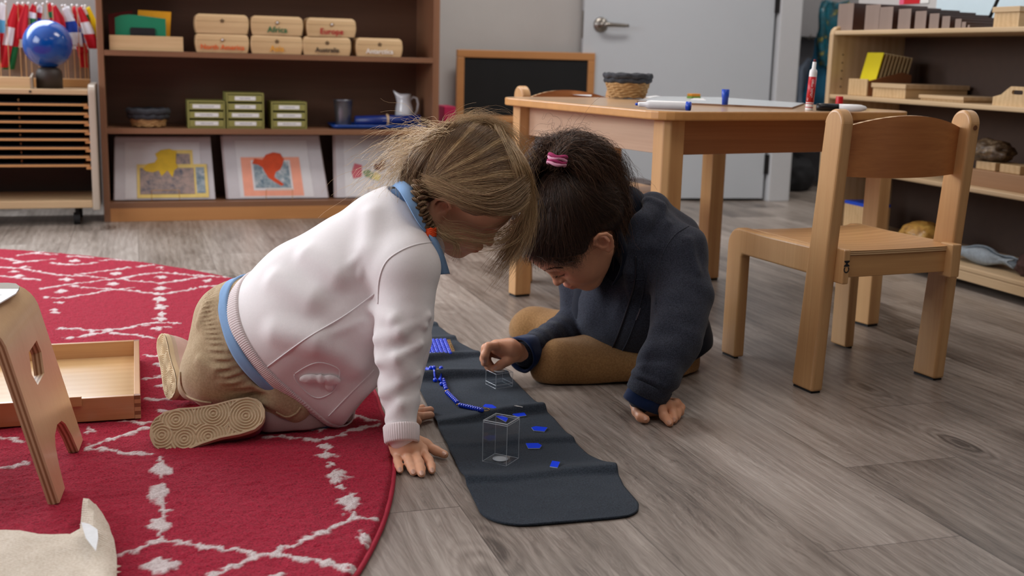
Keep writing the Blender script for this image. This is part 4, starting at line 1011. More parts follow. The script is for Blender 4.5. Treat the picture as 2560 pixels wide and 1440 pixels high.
# clear acrylic boxes
def acrylic():
    m, nt, b = newmat('clear_acrylic'); out = nt.nodes['Material Output']
    tr = N(nt, 'ShaderNodeBsdfTransparent'); tr.inputs[0].default_value = (0.96, 0.97, 0.98, 1); gl_b = N(nt, 'ShaderNodeBsdfGlossy'); gl_b.inputs['Roughness'].default_value = 0.04
    lw = N(nt, 'ShaderNodeLayerWeight'); lw.inputs[0].default_value = 0.25; fr = N(nt, 'ShaderNodeMath', operation='MULTIPLY_ADD'); L(nt, lw.outputs['Facing'], fr.inputs[0]); fr.inputs[1].default_value = 0.10; fr.inputs[2].default_value = 0.015; mx = N(nt, 'ShaderNodeMixShader'); L(nt, fr.outputs[0], mx.inputs[0]); L(nt, tr.outputs[0], mx.inputs[1]); L(nt, gl_b.outputs[0], mx.inputs[2]); L(nt, mx.outputs[0], out.inputs['Surface'])
    return m
ACR = acrylic(); ACE = plain('acrylic_edge_glint', rgb(196, 204, 210), 0.15, var=0.02); ACE.node_tree.nodes['Principled BSDF'].inputs['Alpha'].default_value = 0.65  # whitish edge colour stands for light caught by the acrylic
def cbox(name, label, pts, h_px, base_low, lid=False):
    """pts: base corners px near, right, far(est), left"""
    q = [mat_top(x, y, 0.0) for x, y in pts]; c = sum(q)/4; zb = max(p[2] for p in q)+0.0004
    a = math.atan2(q[1][1]-q[0][1], q[1][0]-q[0][0]); s = 0.5*(np.linalg.norm((q[1]-q[0])[:2])+np.linalg.norm((q[3]-q[0])[:2]))
    return c, zb, a, s
def clear_box(label, c, zb, a, s, h, flip):
    o = thing('clear_box', label, 'box', (c[0], c[1], zb), a)
    t = 0.0016; hs_ = s/2
    m = MB()
    base_z = (h-t, h) if flip else (0, t)
    # open box walls as one solid shell: outer and inner skins
    r0 = [(-hs_, -hs_), (hs_, -hs_), (hs_, hs_), (-hs_, hs_)]; r1 = [(x*(1-2*t/s), y*(1-2*t/s)) for x, y in r0]
    if not flip:
        v = [(*p, 0) for p in r0]+[(*p, h) for p in r0]+[(*p, t) for p in r1]+[(*p, h) for p in r1]
        f = [(0, 3, 2, 1)]+[(i, (i+1) % 4, (i+1) % 4+4, i+4) for i in range(4)]+[(i+8, i+12, (i+1) % 4+12, (i+1) % 4+8) for i in range(4)]+[(8, 9, 10, 11)]+[(i+4, (i+1) % 4+4, (i+1) % 4+12, i+12) for i in range(4)]
    else:
        v = [(*p, 0) for p in r0]+[(*p, h) for p in r0]+[(*p, 0) for p in r1]+[(*p, h-t) for p in r1]
        f = [(4, 5, 6, 7)]+[(i, (i+1) % 4, (i+1) % 4+4, i+4) for i in range(4)]+[(i+8, i+12, (i+1) % 4+12, (i+1) % 4+8) for i in range(4)]+[(15, 14, 13, 12)]+[(i, i+8, (i+1) % 4+8, (i+1) % 4) for i in range(4)]
    m.add(v, f); bd = m.build('box_shell', ACR, o)
    eb = MB(); er = 0.0006
    zs = ((0.0, h) if not flip else (0.0, h))
    for zz in zs+((h-t*2,) if not flip else (t*2+0.004,)):
        for i in range(4): eb.tube([(*r0[i], zz), (*r0[(i+1) % 4], zz)], er, 5)
    for i in range(4): eb.tube([(*r0[i], 0), (*r0[i], h)], er*0.8, 5)
    if not flip:
        for i in range(4): eb.tube([(*r1[i], h), (*r1[(i+1) % 4], h)], er*0.7, 5)
    eb.build('edge_glints', ACE, o)  # thin pale tubes painted as the glint along the box edges
    zr = t if not flip else h
    MB().lathe([(s*0.20, 0), (s*0.30, 0), (s*0.30, 0.0008), (s*0.20, 0.0008)], c=(0, 0, zr), seg=32).build('moulded_ring', ACE, o, True)
    return o
c, zb, a, s = cbox('', '', [(1262, 1161), (1284, 1147), (1240, 1138), (1219, 1154)], 0, 0)
clear_box('tall clear acrylic box standing open on the mat', c, zb, a, 0.047, 0.075, False)
lidz = MB()
c, zb, a, s = cbox('', '', [(1239, 972), (1275, 968), (1256, 952), (1221, 962)], 0, 0)
clear_box('low clear acrylic box upside down on the mat, under the reaching hand', c, zb, a+0.1, 0.042, 0.032, True)
# ================================================================== small beech chairs
def make_chair(name, label, loc, rz, group=None, mark=True):
    o = thing(name, label, 'chair', loc, rz, group=group)
    W2, T = 0.185, 0.030      # half width (outer), side board thickness
    # +y is the front, the back posts lean towards -y
    zt_ = 0.612; sz = 0.318
    d0, d1 = -0.165, -0.092   # rear leg foot span in y
    for sx in (-1, 1):
        xa, xb = (-W2, -W2+T) if sx < 0 else (W2-T, W2)
        lean = -0.036
        def post(y, z): return (y+lean*max(0, z-0.0)/zt_, z)
        pts = [post(d0, 0.004), post(d1, 0.004)]
        pts += [post(d1-0.006, 0.30), post(d1-0.012, zt_-0.032)]
        cy_, cz_ = (d0+d1)/2-0.004, zt_-0.034
        pts += [post(cy_+0.030*math.cos(t), cz_+0.034*math.sin(t)) for t in np.linspace(0.15, math.pi-0.15, 22)]
        pts += [post(d0+0.004, 0.30)]
        MB().prism(pts, 'X', xa, xb).build('back_post', BEECH, o, bevel=0.006, bseg=3)
        # front leg with the side rail in one bent piece, just inside the post line
        f0, f1 = 0.142, 0.202
        fp = [(f0, 0.004), (f1, 0.004), (f1, 0.262)]+[(f1-0.045+0.045*math.cos(t), 0.272+0.045*math.sin(t)) for t in np.linspace(0.0, math.pi/2, 7)]
        xa2, xb2 = (xa+0.007, xb+0.004) if sx < 0 else (xa-0.004, xb-0.007)
        fp += [(0.05, sz-0.003), (-0.115, sz-0.001), (-0.115, sz-0.062), (0.05, 0.256), (f0-0.004, 0.256), (f0, 0.248)]
        MB().prism(fp, 'X', xa2, xb2).build('front_leg', BEECH, o, bevel=0.005, bseg=3)
        # joint block behind the post
        bxa, bxb = (xa+T-0.004, xb+0.012) if sx < 0 else (xa-0.022, xb-T+0.004)
        MB().box(min(bxa, bxb), max(bxa, bxb), -0.205, -0.165, 0.248, sz+0.004).build('joint_block', BEECH, o, bevel=0.003)
        for yy in (0.004,):
            MB().box(xa+0.003, xb-0.003, -0.160, -0.097, 0.0, 0.004).build('glide', BLACKR, o)
            MB().box(xa+0.009, xb-0.009, 0.147, 0.197, 0.0, 0.004).build('glide', BLACKR, o)
    # seat: thin dished plywood on rails
    nx_, ny2 = 17, 15; V = []; F_ = []
    for j in range(ny2):
        y = -0.187+0.376*j/(ny2-1)
        for i in range(nx_):
            x = -W2+T+0.001+(2*W2-2*T-0.002)*i/(nx_-1); u = x/(W2-T)
            V.append((x, y, sz-0.001-0.007*(1-u*u)*max(0, 1-((y-0.0)/0.22)**2)-0.012*max(0, (y-0.13)/0.04)**2*0.5))
    F_ = [(j*nx_+i, j*nx_+i+1, (j+1)*nx_+i+1, (j+1)*nx_+i) for j in range(ny2-1) for i in range(nx_-1)]
    se = mesh_obj('seat', V, F_, [BEECH_X, PLYE], o, True)
    md = se.modifiers.new('solid', 'SOLIDIFY'); md.thickness = 0.010; md.offset = -1; md.material_offset_rim = 1
    es = se.modifiers.new('split', 'EDGE_SPLIT'); es.split_angle = math.radians(40)
    MB().box(-W2+T, W2-T, -0.185, -0.165, 0.258, sz-0.0125).build('rear_rail', BEECH_X, o, bevel=0.002)
    MB().box(-W2+T, W2-T, 0.115, 0.135, 0.262, sz-0.021).build('front_rail', BEECH_X, o, bevel=0.002)
    # backrest: curved panel with an arched top edge
    nb_, mbk = 21, 9; V = []
    for i in range(nb_):
        x = -W2+T-0.012+(2*W2-2*T+0.024)*i/(nb_-1); u = x/(W2-T)
        ztp = 0.578+0.026*(1-u*u)-0.004; zbt = 0.468+0.004*(u*u)
        for j in range(mbk):
            z = zbt+(ztp-zbt)*j/(mbk-1)
            V.append((x, -0.128-0.036*z/zt_-0.024*(1-u*u), z))
    F_ = [(i*mbk+j, (i+1)*mbk+j, (i+1)*mbk+j+1, i*mbk+j+1) for i in range(nb_-1) for j in range(mbk-1)]
    bk = mesh_obj('backrest', V, F_, [BEECH_P, PLYE], o, True)
    md = bk.modifiers.new('solid', 'SOLIDIFY'); md.thickness = 0.010; md.offset = 0; md.material_offset_rim = 1
    es = bk.modifiers.new('split', 'EDGE_SPLIT'); es.split_angle = math.radians(40)
    if mark:
        v, f = text_mesh('CM', 0.019, 0.0002, bold=0.0004)
        mesh_obj('pen_mark', [(-W2+T+0.0045-p[1], -0.2052-p[2], 0.286+p[0]) for p in v], f, INK, o)
        MB().lathe([(0.004, 0), (0.0055, 0), (0.0055, 0.0012), (0.004, 0.0012)], seg=16).build('dowel_ring', plain('dark_dowel_line', rgb(110, 66, 34), 0.6), o).matrix_local = Matrix.Translation((W2-T*0.5, -0.196, 0.575)) @ Matrix.Rotation(math.pi/2, 4, 'X')
    return o
bl_c = fl(2036, 985); fl_c = fl(1842, 896); br_c = fl(2341, 950)
ax_ = math.atan2(br_c[1]-bl_c[1], br_c[0]-bl_c[0])
crz = 0.09
ctr = np.array([bl_c[0], bl_c[1]])+np.array([0.185*math.cos(crz)-0.165*math.sin(crz), 0.185*math.sin(crz)+0.165*math.cos(crz)])
make_chair('small_chair', 'small beech child chair with a figured backrest in the right foreground, marked CM', (float(ctr[0])-0.008, float(ctr[1]), 0), crz)
# second chair: pushed in at the far left of the table, facing it
make_chair('small_chair', 'small beech child chair pushed in at the far side of the table', (1.348, 3.345, 0), math.radians(191), mark=False)

# ================================================================== table
TZ_, TH = 0.585, 0.022
tb = thing('activity_table', 'low square beech table with rounded corners behind the dark-haired child', 'table', (1.49, 2.954, 0), math.radians(11))
hw_ = 0.415
tp = rrect(-hw_, hw_, -hw_, hw_, 0.075, 6)
TEDGE = plain('table_edge_band', rgb(206, 152, 92), 0.35, var=0.06)
TLAM, nt, b = newmat('beech_look_laminate')
f1 = noise(nt, coords(nt, (1.5, 14, 14)), 3, 4); L(nt, ramp(nt, f1, [(0.3, rgb(188, 150, 112)), (0.7, rgb(206, 170, 130))]), b.inputs['Base Color']); b.inputs['Roughness'].default_value = 0.28
b.inputs['Coat Weight'].default_value = 0.3
mb = MB(); n = len(tp)
mb.prism(tp, 'Z', TZ_-TH, TZ_); mb.m = [0, 1]+[0]*n
mb.build('table_top', [TEDGE, TLAM], tb, bevel=0.004, bseg=3)
lh = 0.355
for sx in (-1, 1):
    for sy in (-1, 1):
        cx_, cy_ = sx*lh, sy*lh; q = 0.027
        # square post with an L-shaped corner bevel
        pts = [(-q, -q), (q*0.45, -q), (q, -q*0.45), (q, q), (-q, q)]
        pts = [(cx_+p[0]*sx*1.0, cy_-p[1]*sy*-1.0) for p in pts]
        lg = [(cx_+sx*(p0), cy_+sy*(p1)) for p0, p1 in [(-q, -q), (q, -q), (q, q*0.5), (q*0.5, q), (-q, q)]]
        MB().prism(lg, 'Z', 0.006, TZ_-TH).build('leg', BEECH, tb, bevel=0.003)
        MB().prism([(cx_+(p[0]-cx_)*0.9, cy_+(p[1]-cy_)*0.9) for p in lg], 'Z', 0, 0.006).build('leg_foot', BLACKR, tb)
ap = 0.34
for (x0, x1, y0, y1, m) in ((-lh+0.027, lh-0.027, -ap-0.011, -ap+0.011, TABLE_A), (-lh+0.027, lh-0.027, ap-0.011, ap+0.011, TABLE_A)):
    MB().box(x0, x1, y0, y1, TZ_-TH-0.085, TZ_-TH).build('apron', m, tb, bevel=0.002)
APY = wood('sheen_apron_wood', rgb(218, 188, 160), rgb(184, 150, 124), 'Y', 0.3, 0.9, 1.3, 0.4)  # side aprons: the sheen on them is put into a paler colour
for x in (-ap, ap): MB().box(x-0.011, x+0.011, -lh+0.027, lh-0.027, TZ_-TH-0.085, TZ_-TH).build('apron', APY, tb, bevel=0.002)
def tpos(x, y, z=TZ_): return fl(x, y, z)

# ---- on the table
p = np.array([1.420, 3.285, TZ_])
bk_ = basket('oval_basket', 'seagrass basket with a charcoal woven rim on the table', (p[0], p[1], TZ_), 0.050, 0.072, 0.074, 0.026, 6)
bd = thing('whiteboard', 'thin dry-erase board lying on the table under the markers', 'board', tuple(tpos(1790, 262)), 0)
q = [tpos(x, y) for x, y in [(1592, 256), (1980, 273), (2010, 262), (1800, 247), (1640, 245)]]; c = np.array(bd.location)
HB = plain('hardboard_brown', rgb(128, 92, 64), 0.6); WBM = plain('dry_erase_surface', rgb(196, 202, 206), 0.25, var=0.02)
pl2 = [(v[0]-c[0], v[1]-c[1]) for v in [q[0], q[1], q[2], q[3], q[4]]]
mb = MB().prism(pl2, 'Z', 0.0004, 0.005); mb.m = [1, 0]+[1]*5 if False else [1 if i != 1 else 0 for i in range(7)]
mb.build('board_panel', [WBM, HB], bd)
# markers
def marker_parts(o, L_, r, capc, lab, cap_on=True, lettering=None):
    """along +x from tail (0) to nose (L_)"""
    def lx(prof, name, mat, par=o):
        mb = MB().lathe(prof, seg=24); mb.v = [(v[2], v[0], v[1]) for v in mb.v]; return mb.build(name, mat, par, True)
    lx([(r*0.94, 0), (r, 0.002), (r, L_*0.70), (r*0.9, L_*0.76), (r*0.62, L_*0.80), (r*0.56, L_*0.90), (r*0.5, L_*0.935), (0, L_*0.935)], 'barrel', WHITEP)
    lx([(r*0.34, L_*0.93), (r*0.30, L_*0.985), (0, L_)], 'nib', capc)
    return lx
WR = plain('whiteboard_marker_red', rgb(190, 16, 30), 0.35, var=0.02); WBL = plain('whiteboard_marker_blue', rgb(10, 70, 190), 0.35, var=0.02)
# red marker standing upright
pr_ = tpos(2022, 276); hgt = aty(2031, 148, pr_[1])[2]-TZ_
mk = thing('dry_erase_marker', 'red and white marker standing upright without its cap on the table', 'marker', tuple(pr_), rot=(0.0, math.radians(3), 0))
rr_ = 0.0098
MB().lathe([(rr_*0.96, 0), (rr_, 0.002), (rr_, hgt*0.74), (rr_*0.92, hgt*0.785), (rr_*0.52, hgt*0.82), (rr_*0.48, hgt*0.95), (0, hgt*0.95)], seg=32).build('barrel', WHITEP, mk, True)
MB().lathe([(rr_*1.02, hgt*0.16), (rr_*1.02, hgt*0.66)], seg=40).build('red_sleeve', WR, mk, True)
for z_ in (0.052, 0.125): MB().lathe([(rr_*1.02, hgt*z_), (rr_*1.02, hgt*z_+0.0022)], seg=40).build('red_band', WR, mk, True)
MB().lathe([(rr_*0.36, hgt*0.95), (rr_*0.3, hgt*1.0), (0, hgt*1.0)], seg=16).build('nib', plain('dark_red_nib', rgb(110, 14, 24), 0.6), mk, True)
def wrap_text(body, size, R, z0, az, vertical=True, par=None, mat=WHITEP, name='lettering'):
    v, f = text_mesh(body, size, 0.0)
    vv = []
    for q_ in v:
        s, t = (q_[0], q_[1]); z = z0-s if vertical else z0+t; d = (t if vertical else s)
        a_ = az+d/R; vv.append((R*math.cos(a_), R*math.sin(a_), z))
    return mesh_obj(name, vv, f, mat, par)
azc = math.atan2(-pr_[1], -pr_[0])
wrap_text('Office DEPOT', 0.0078, rr_*1.035, hgt*0.43, azc+0.12, par=mk)
wrap_text('CH', 0.0052, rr_*1.035, hgt*0.215, azc-0.75, par=mk)
# blue capped white marker lying on the board
a1, a2 = tpos(1722, 266, TZ_+0.015), tpos(1630, 248, TZ_+0.015)
ang_ = math.atan2(-RT[1]+0.35*FW[1], -RT[0]+0.35*FW[0])
mk2 = thing('dry_erase_marker', 'white marker with a blue tail end lying across the left edge of the board', 'marker', (a1[0], a1[1], TZ_+0.0155), ang_)
Lm = 0.125
lxf = marker_parts(mk2, Lm, 0.0100, WBL, '')
lxf([(0.0101, -0.004), (0.0104, -0.003), (0.0104, 0.006), (0.0101, 0.006)], 'tail_ring', WBL); lxf([(0.0, -0.002), (0.0100, -0.0045)], 'tail_cap', WBL)
v, f = text_mesh('Office', 0.008, 0.0); mesh_obj('lettering', [(Lm*0.38-q_[0], 0.0102*math.sin(-q_[1]/0.0102-0.35), 0.0102*math.cos(-q_[1]/0.0102-0.35)) for q_ in v], f, plain('navy_ink', rgb(20, 40, 110), 0.4), mk2)
# blue cap standing on the board
pb_ = tpos(1812, 262, TZ_+0.005)
cp = thing('marker_cap', 'blue marker cap standing on the board', 'cap', (pb_[0], pb_[1], TZ_+0.0052))
MB().lathe([(0.0080, 0), (0.0086, 0.018), (0.0094, 0.0195), (0.0102, 0.040), (0.0092, 0.0402), (0.0085, 0.03), (0, 0.03)], seg=24).build('cap_body', WBL, cp, True)
# dark-capped white marker and red cap
p1 = tpos(2168, 272, TZ_+0.009); p2_ = tpos(2040, 268, TZ_+0.009)
mk3 = thing('dry_erase_marker', 'white marker with a black cap lying beside the upright red one', 'marker', (p2_[0], p2_[1], TZ_+0.0098), math.atan2(p1[1]-p2_[1], p1[0]-p2_[0]))
Ld = float(np.linalg.norm(p1-p2_))
mb = MB().lathe([(0.0, 0.0), (0.0088, 0.001), (0.0096, Ld*0.1), (0.0096, Ld*0.44), (0.0, Ld*0.44)], seg=24); mb.v = [(v[2], v[0], v[1]) for v in mb.v]; mb.build('black_cap', plain('black_marker_cap', rgb(18, 18, 22), 0.35), mk3, True)
mb = MB().lathe([(0.0, Ld*0.43), (0.0092, Ld*0.435), (0.0092, Ld*0.80), (0.0085, Ld*0.88), (0.005, Ld*0.97), (0.0, Ld)], seg=24); mb.v = [(v[2], v[0], v[1]) for v in mb.v]; mb.build('barrel', WHITEP, mk3, True)
pc_ = tpos(2097, 269)
cp2 = thing('marker_cap', 'red marker cap standing behind the white marker', 'cap', (pc_[0], pc_[1], TZ_))
MB().lathe([(0.0098, 0), (0.0102, 0.006), (0.0100, 0.028), (0.0094, 0.031), (0, 0.031)], seg=24).build('cap_body', WR, cp2, True)
# eraser and papers
pe = tpos(1734, 250)
er = thing('sponge_eraser', 'small orange and green eraser beside the board', 'eraser', (pe[0], pe[1], TZ_+0.0052), 0.2)
MB().box(-0.018, 0.018, -0.012, 0.012, 0, 0.006).build('felt_layer', plain('lime_felt', rgb(120, 160, 70), 0.9), er, bevel=0.001)
MB().prism(rrect(-0.018, 0.018, -0.012, 0.012, 0.004), 'Z', 0.006, 0.014).build('sponge_layer', plain('orange_sponge', rgb(214, 140, 44), 0.9, bmp=0.5), er, bevel=0.002)
def paper(label, pxs, z=TZ_+0.0005):
    q = [tpos(x, y) for x, y in pxs]; c = sum(q)/len(q); o = thing('paper_slip', label, 'paper', (c[0], c[1], z))
    MB().prism([(v[0]-c[0], v[1]-c[1]) for v in q], 'Z', 0, 0.0008).build('paper_sheet', LABW, o); return o
paper('white paper slip at the left part of the table', [(1388, 234), (1478, 241), (1480, 237), (1400, 232)])
paper('white paper corner showing right of the basket', [(1612, 243), (1640, 248), (1672, 246), (1640, 240)])
paper('small white paper under the sponge eraser', [(1725, 254), (1765, 256), (1758, 251), (1735, 250)], TZ_+0.0052)
sl = tpos(1400, 233)

# dark brown seat pad object behind the girl (under the table)
ps = aty(1604, 500, 4.3)
sb = thing('brown_cushion', 'dark brown padded seat in the background under the table', 'cushion', (ps[0]-0.02, 4.3, 0))
ztc = aty(1600, 452, 4.3)[2]
MB().prism(rrect(-0.20, 0.09, ztc-0.10, ztc, 0.03, 6), 'Y', -0.12, 0.12).build('pad', plain('dark_brown_leather', rgb(58, 36, 26), 0.35, var=0.15), sb, bevel=0.01)
MB().box(-0.19, 0.08, -0.11, 0.11, 0, ztc-0.10).build('seat_base', plain('dark_base', rgb(40, 32, 28), 0.6), sb)

# ================================================================== right-hand shelf unit
SX = 2.52; SZ = [0.030, 0.060, 0.3145, 0.575, 0.812]
su = thing('low_shelf_unit', 'long low birch shelf unit along the right wall', 'shelf', (SX, 3.0, 0))
ye = 0.93; yn = -2.6; SD = 0.33
MB().prism([(0, 0.03), (SD, 0.03), (SD, 0.842)]+[(0.03+0.0-0.03*math.sin(t), 0.815+0.03*math.cos(t)) for t in (0, 0.5, 1.0, math.pi/2)], 'Y', ye-0.026, ye).build('end_panel', BIRCH_Z, su, bevel=0.005)
for k, z in enumerate(SZ[1:]): MB().box(0.004, SD, yn, ye-0.026, z, z+0.016).build('shelf', BIRCH, su, bevel=0.004)
MB().box(0.004, 0.02, yn, ye, 0.03, 0.0595).build('base_board', BIRCH, su, bevel=0.002)
MB().box(SD-0.008, SD, yn, ye-0.026, 0.06, 0.815).build('back_panel', plain('brown_hardboard_back', rgb(66, 47, 36), 0.7), su)
for z in (0.62, 0.65, 0.68, 0.71, 0.74): MB().tube([(0.05, ye-0.0262, z), (0.05, ye-0.0268, z)], 0.003, 10).build('peg_hole', BLACKR, su)
for yc in (ye-0.1, -0.6, -1.8): MB().box(0.06, 0.10, yc-0.02, yc+0.02, 0, 0.03).build('foot', BLACKR, su)
ST = [z+0.016 for z in SZ[1:]]     # shelf tops
# brown stair prisms on the top
BROWN = wood('brown_stained_beech', rgb(84, 52, 38), rgb(58, 34, 26), 'X', 0.45); BEND = wood('lit_end_face', rgb(150, 132, 122), rgb(128, 110, 100), 'Z', 0.6)  # room-facing prism ends are greyer, their light painted into the colour
for k, pxl in enumerate([2092, 2160, 2195, 2243, 2285, 2321, 2353, 2386, 2403, 2418]):
    s = 0.10-0.01*k; y = atx(pxl, 74, SX+0.03)[1]
    o = thing('stair_prism', 'brown stair prism on the low shelf, %s' % ['the tallest, at the far end', 'second tallest', 'third tallest', 'fourth tallest', 'fifth tallest', 'sixth tallest', 'seventh tallest', 'eighth tallest', 'second smallest', 'the smallest, nearest the lidded box'][k], 'prism', (SX+0.03, y-s/2, ST[3]), group='brown stair prisms on the low shelf')
    mb = MB().box(0, 0.2, -s/2, s/2, 0, s); mb.m = [0, 0, 0, 0, 0, 1]
    mb.build('prism_body', [BROWN, BEND], o, bevel=0.0012)
def shelfbox(label, pxl, pxr, y_ref, ztop_px, lvl, name='lidded_wooden_box', lid=True, depth=0.16, mat=BOXWOOD, xoff=0.04, lidh=0.016):
    X = SX+xoff; a = atx(pxl, y_ref, X)[1]; b_ = atx(pxr, y_ref, X)[1]; z1 = atx((pxl), ztop_px, X)[2]; h = z1-ST[lvl]
    o = thing(name, label, 'box', (X, (a+b_)/2, ST[lvl])); w2 = abs(a-b_)/2
    MB().box(0, depth, -w2, w2, 0, h-(lidh if lid else 0)).build('box_body', mat, o, bevel=0.002)
    if lid: MB().box(-0.005, depth+0.005, -w2-0.005, w2+0.005, h-lidh, h).build('lid', BIRCH, o, bevel=0.002)
    return o
shelfbox('pale lidded wooden box on top of the low shelf, at the right edge', 2482, 2545, 68, 18, 3, lidh=0.017, depth=0.13)
# card holder with yellow card
X = SX+0.04
a = atx(2118, 238, X)[1]; b_ = atx(2165, 240, X)[1]; hz_ = atx(2120, 196, X)[2]-ST[2]
ho = thing('card_holder', 'wooden holder with upright cards on the middle shelf of the low unit', 'holder', (X, (a+b_)/2, ST[2])); w2 = abs(a-b_)/2
MB().box(0, 0.008, -w2, w2, 0, hz_).build('front_panel', BOXWOOD, ho, bevel=0.003)
HOD = wood('holder_side_wood', rgb(160, 104, 66), rgb(120, 76, 46), 'X', 0.5)
for sy in (-1, 1): MB().prism([(0.008, 0), (0.19, 0), (0.19, hz_*1.3), (0.15, hz_*1.45), (0.008, hz_*0.9)], 'Y', sy*(w2-0.004)-0.004, sy*(w2-0.004)+0.004).build('side_panel', HOD, ho, bevel=0.001)
MB().box(0.008, 0.19, -w2+0.008, w2-0.008, 0, 0.008).build('bottom_panel', BOXWOOD, ho)
YC = plain('bright_yellow_card', rgb(232, 214, 16), 0.55, var=0.02); CARDE = plain('cream_card', rgb(196, 172, 128), 0.6, var=0.05)
for k in range(9):
    xk = 0.03+k*0.016; hk = 0.155-0.002*k
    o = thing('upright_card', 'bright yellow card at the front of the wooden holder' if k == 0 else 'cream card in the wooden holder, %s behind the yellow one' % ['', 'directly', 'second', 'third', 'fourth', 'fifth', 'sixth', 'seventh', 'last and furthest'][k], 'card', (X+xk, (a+b_)/2, ST[2]+0.0085), group=None if k == 0 else 'cream cards in the holder', rot=(0, math.radians(14), 0))
    MB().box(0, 0.004 if k else 0.003, -w2+0.010, w2-0.010, 0, hk).build('card_sheet', YC if k == 0 else CARDE, o)
shelfbox('pale box with an overhanging lid beside the card holder', 2180, 2262, 246, 207, 2, depth=0.26)
shelfbox('flat lidded wooden box in the middle of the middle shelf', 2300, 2408, 258, 236, 2, depth=0.20, lidh=0.012)
X = SX+0.03; a = atx(2485, 268, X)[1]
ht = thing('handled_tray', 'wooden tray with a raised cut-out handle at the right end of the middle shelf', 'tray', (X, a-0.11, ST[2]))
vh, fh = sheet([(0.11, 0), (0.11, 0.026), (0.075, 0.034), (0.055, 0.048), (0.035, 0.060), (-0.03, 0.060), (-0.055, 0.046), (-0.075, 0.034), (-0.11, 0.026), (-0.11, 0)], [rrect(-0.018, 0.030, 0.036, 0.049, 0.006, 4)], 0.008)
for xx in (0.0, 0.24):
    ph = mesh_obj('handle_end', [(xx, p[0], p[1]) for p in vh], fh, BOXWOOD, ht); md = ph.modifiers.new('solid', 'SOLIDIFY'); md.thickness = 0.008
MB().box(0.004, 0.24, -0.11, 0.11, 0, 0.006).build('tray_bottom', BOXWOOD, ht)
MB().box(0.004, 0.24, 0.104, 0.11, 0.006, 0.026).box(0.004, 0.24, -0.11, -0.104, 0.006, 0.026).build('tray_rim', BOXWOOD, ht)
# lower shelves
X = SX+0.05
a = atx(2410, 450, X)[1]
lb = thing('long_wooden_tray', 'long dovetailed wooden tray of blocks on the shelf behind the chair', 'tray', (X, a-0.30, ST[1]))
MB().box(0, 0.15, -0.12, 0.30, 0, 0.052).build('tray_body', wood('long_tray_wood', rgb(176, 138, 102), rgb(140, 102, 70), 'Y', 0.5), lb, bevel=0.002)
for k, yy in enumerate((0.28, 0.17, 0.06, -0.06)):
    o = thing('small_wooden_block', 'pale wooden block in the long tray, number of blocks seen in a row', 'block', (X+0.02, a-0.30+yy-0.05, ST[1]+0.0525), group='pale blocks in the long tray')
    o['label'] = ['darkest wooden block in the long tray, by the chair post', 'wooden block in the long tray, second from the chair post', 'wooden block in the long tray, third from the chair post', 'wooden block in the long tray, nearest the viewer'][k]
    MB().box(0, 0.09, -0.045, 0.045, 0, 0.026).build('block_body', BOXWOOD, o, bevel=0.002)
c_ = atx(2475, 385, X+0.06)
lp = thing('dark_stone_lump', 'dark mottled lump of bark on the tray behind the chair post', 'lump', (c_[0], c_[1], ST[1]+0.079))
def lump(o, name, mat, rx, ry, rz_, seed, amp=0.25, c=(0, 0, 0), fs=3.0, n=28):
    v = []; f = []
    for i in range(n+1):
        t = math.pi*i/n
        for k in range(2*n):
            a = math.pi*k/n; d = np.array([math.sin(t)*math.cos(a), math.sin(t)*math.sin(a), -math.cos(t)]); v.append(d)
    v = np.array(v); nz = vnoise(v+5, fs, seed)*0.7+vnoise(v+9, fs*2.3, seed+1)*0.3
    v = v*(1-amp+2*amp*nz)[:, None]*np.array([rx, ry, rz_]); v[:, 2] = np.maximum(v[:, 2], -rz_*0.7)+rz_*0.7; v += np.array(c)
    f = [(i*2*n+k, i*2*n+(k+1) % (2*n), (i+1)*2*n+(k+1) % (2*n), (i+1)*2*n+k) for i in range(n) for k in range(2*n)]
    return mesh_obj(name, v, f, mat, o, True)
lump(lp, 'lump_body', picm('bark_mottle', [rgb(30, 26, 24), rgb(84, 66, 48), rgb(150, 130, 104)], 30), 0.06, 0.09, 0.04, 3)
X = SX+0.06
cc = atx(2136, 560, X)
bb = thing('blue_topped_box', 'pale wooden box with a blue top on the bottom shelf, seen under the chair back', 'box', (X, cc[1], ST[0]))
hb_ = atx(2136, 505, X)[2]-ST[0]
MB().box(0, 0.10, -0.075, 0.075, 0, hb_-0.012).build('box_body', BOXWOOD, bb, bevel=0.002); MB().box(0, 0.10, -0.075, 0.075, hb_-0.0118, hb_).build('blue_top', plain('blue_box_lid', rgb(20, 70, 190), 0.5), bb, bevel=0.001)
cc = atx(2098, 540, X+0.03)
bb = thing('red_topped_box', 'pale wooden box with a red top beside the blue topped one', 'box', (X+0.05, cc[1]+0.09, ST[0]))
MB().box(0, 0.10, -0.085, 0.085, 0, hb_-0.004).build('box_body', BOXWOOD, bb, bevel=0.002); MB().box(0, 0.10, -0.085, 0.085, hb_-0.0038, hb_+0.008).build('red_top', plain('red_box_lid', rgb(170, 24, 30), 0.5), bb, bevel=0.001)
cc = atx(2282, 560, X)
bl = thing('patterned_ball', 'yellow and brown mottled soft ball on the bottom shelf behind the chair', 'ball', (X+0.05, cc[1], ST[0]))
lump(bl, 'ball_body', picm('giraffe_mottle', [rgb(70, 40, 20), rgb(176, 130, 60), rgb(206, 170, 90)], 22), 0.07, 0.095, 0.055, 8, 0.12)
cc = atx(2450, 640, SX+0.07)
sk = thing('grey_felt_slipper', 'folded pale grey wool cloth on the bottom shelf at the right', 'cloth', (SX+0.09, cc[1], ST[0]))
GW = plain('grey_wool', rgb(142, 152, 160), 0.95, var=0.15, nscale=80, bmp=0.6, bscale=300)
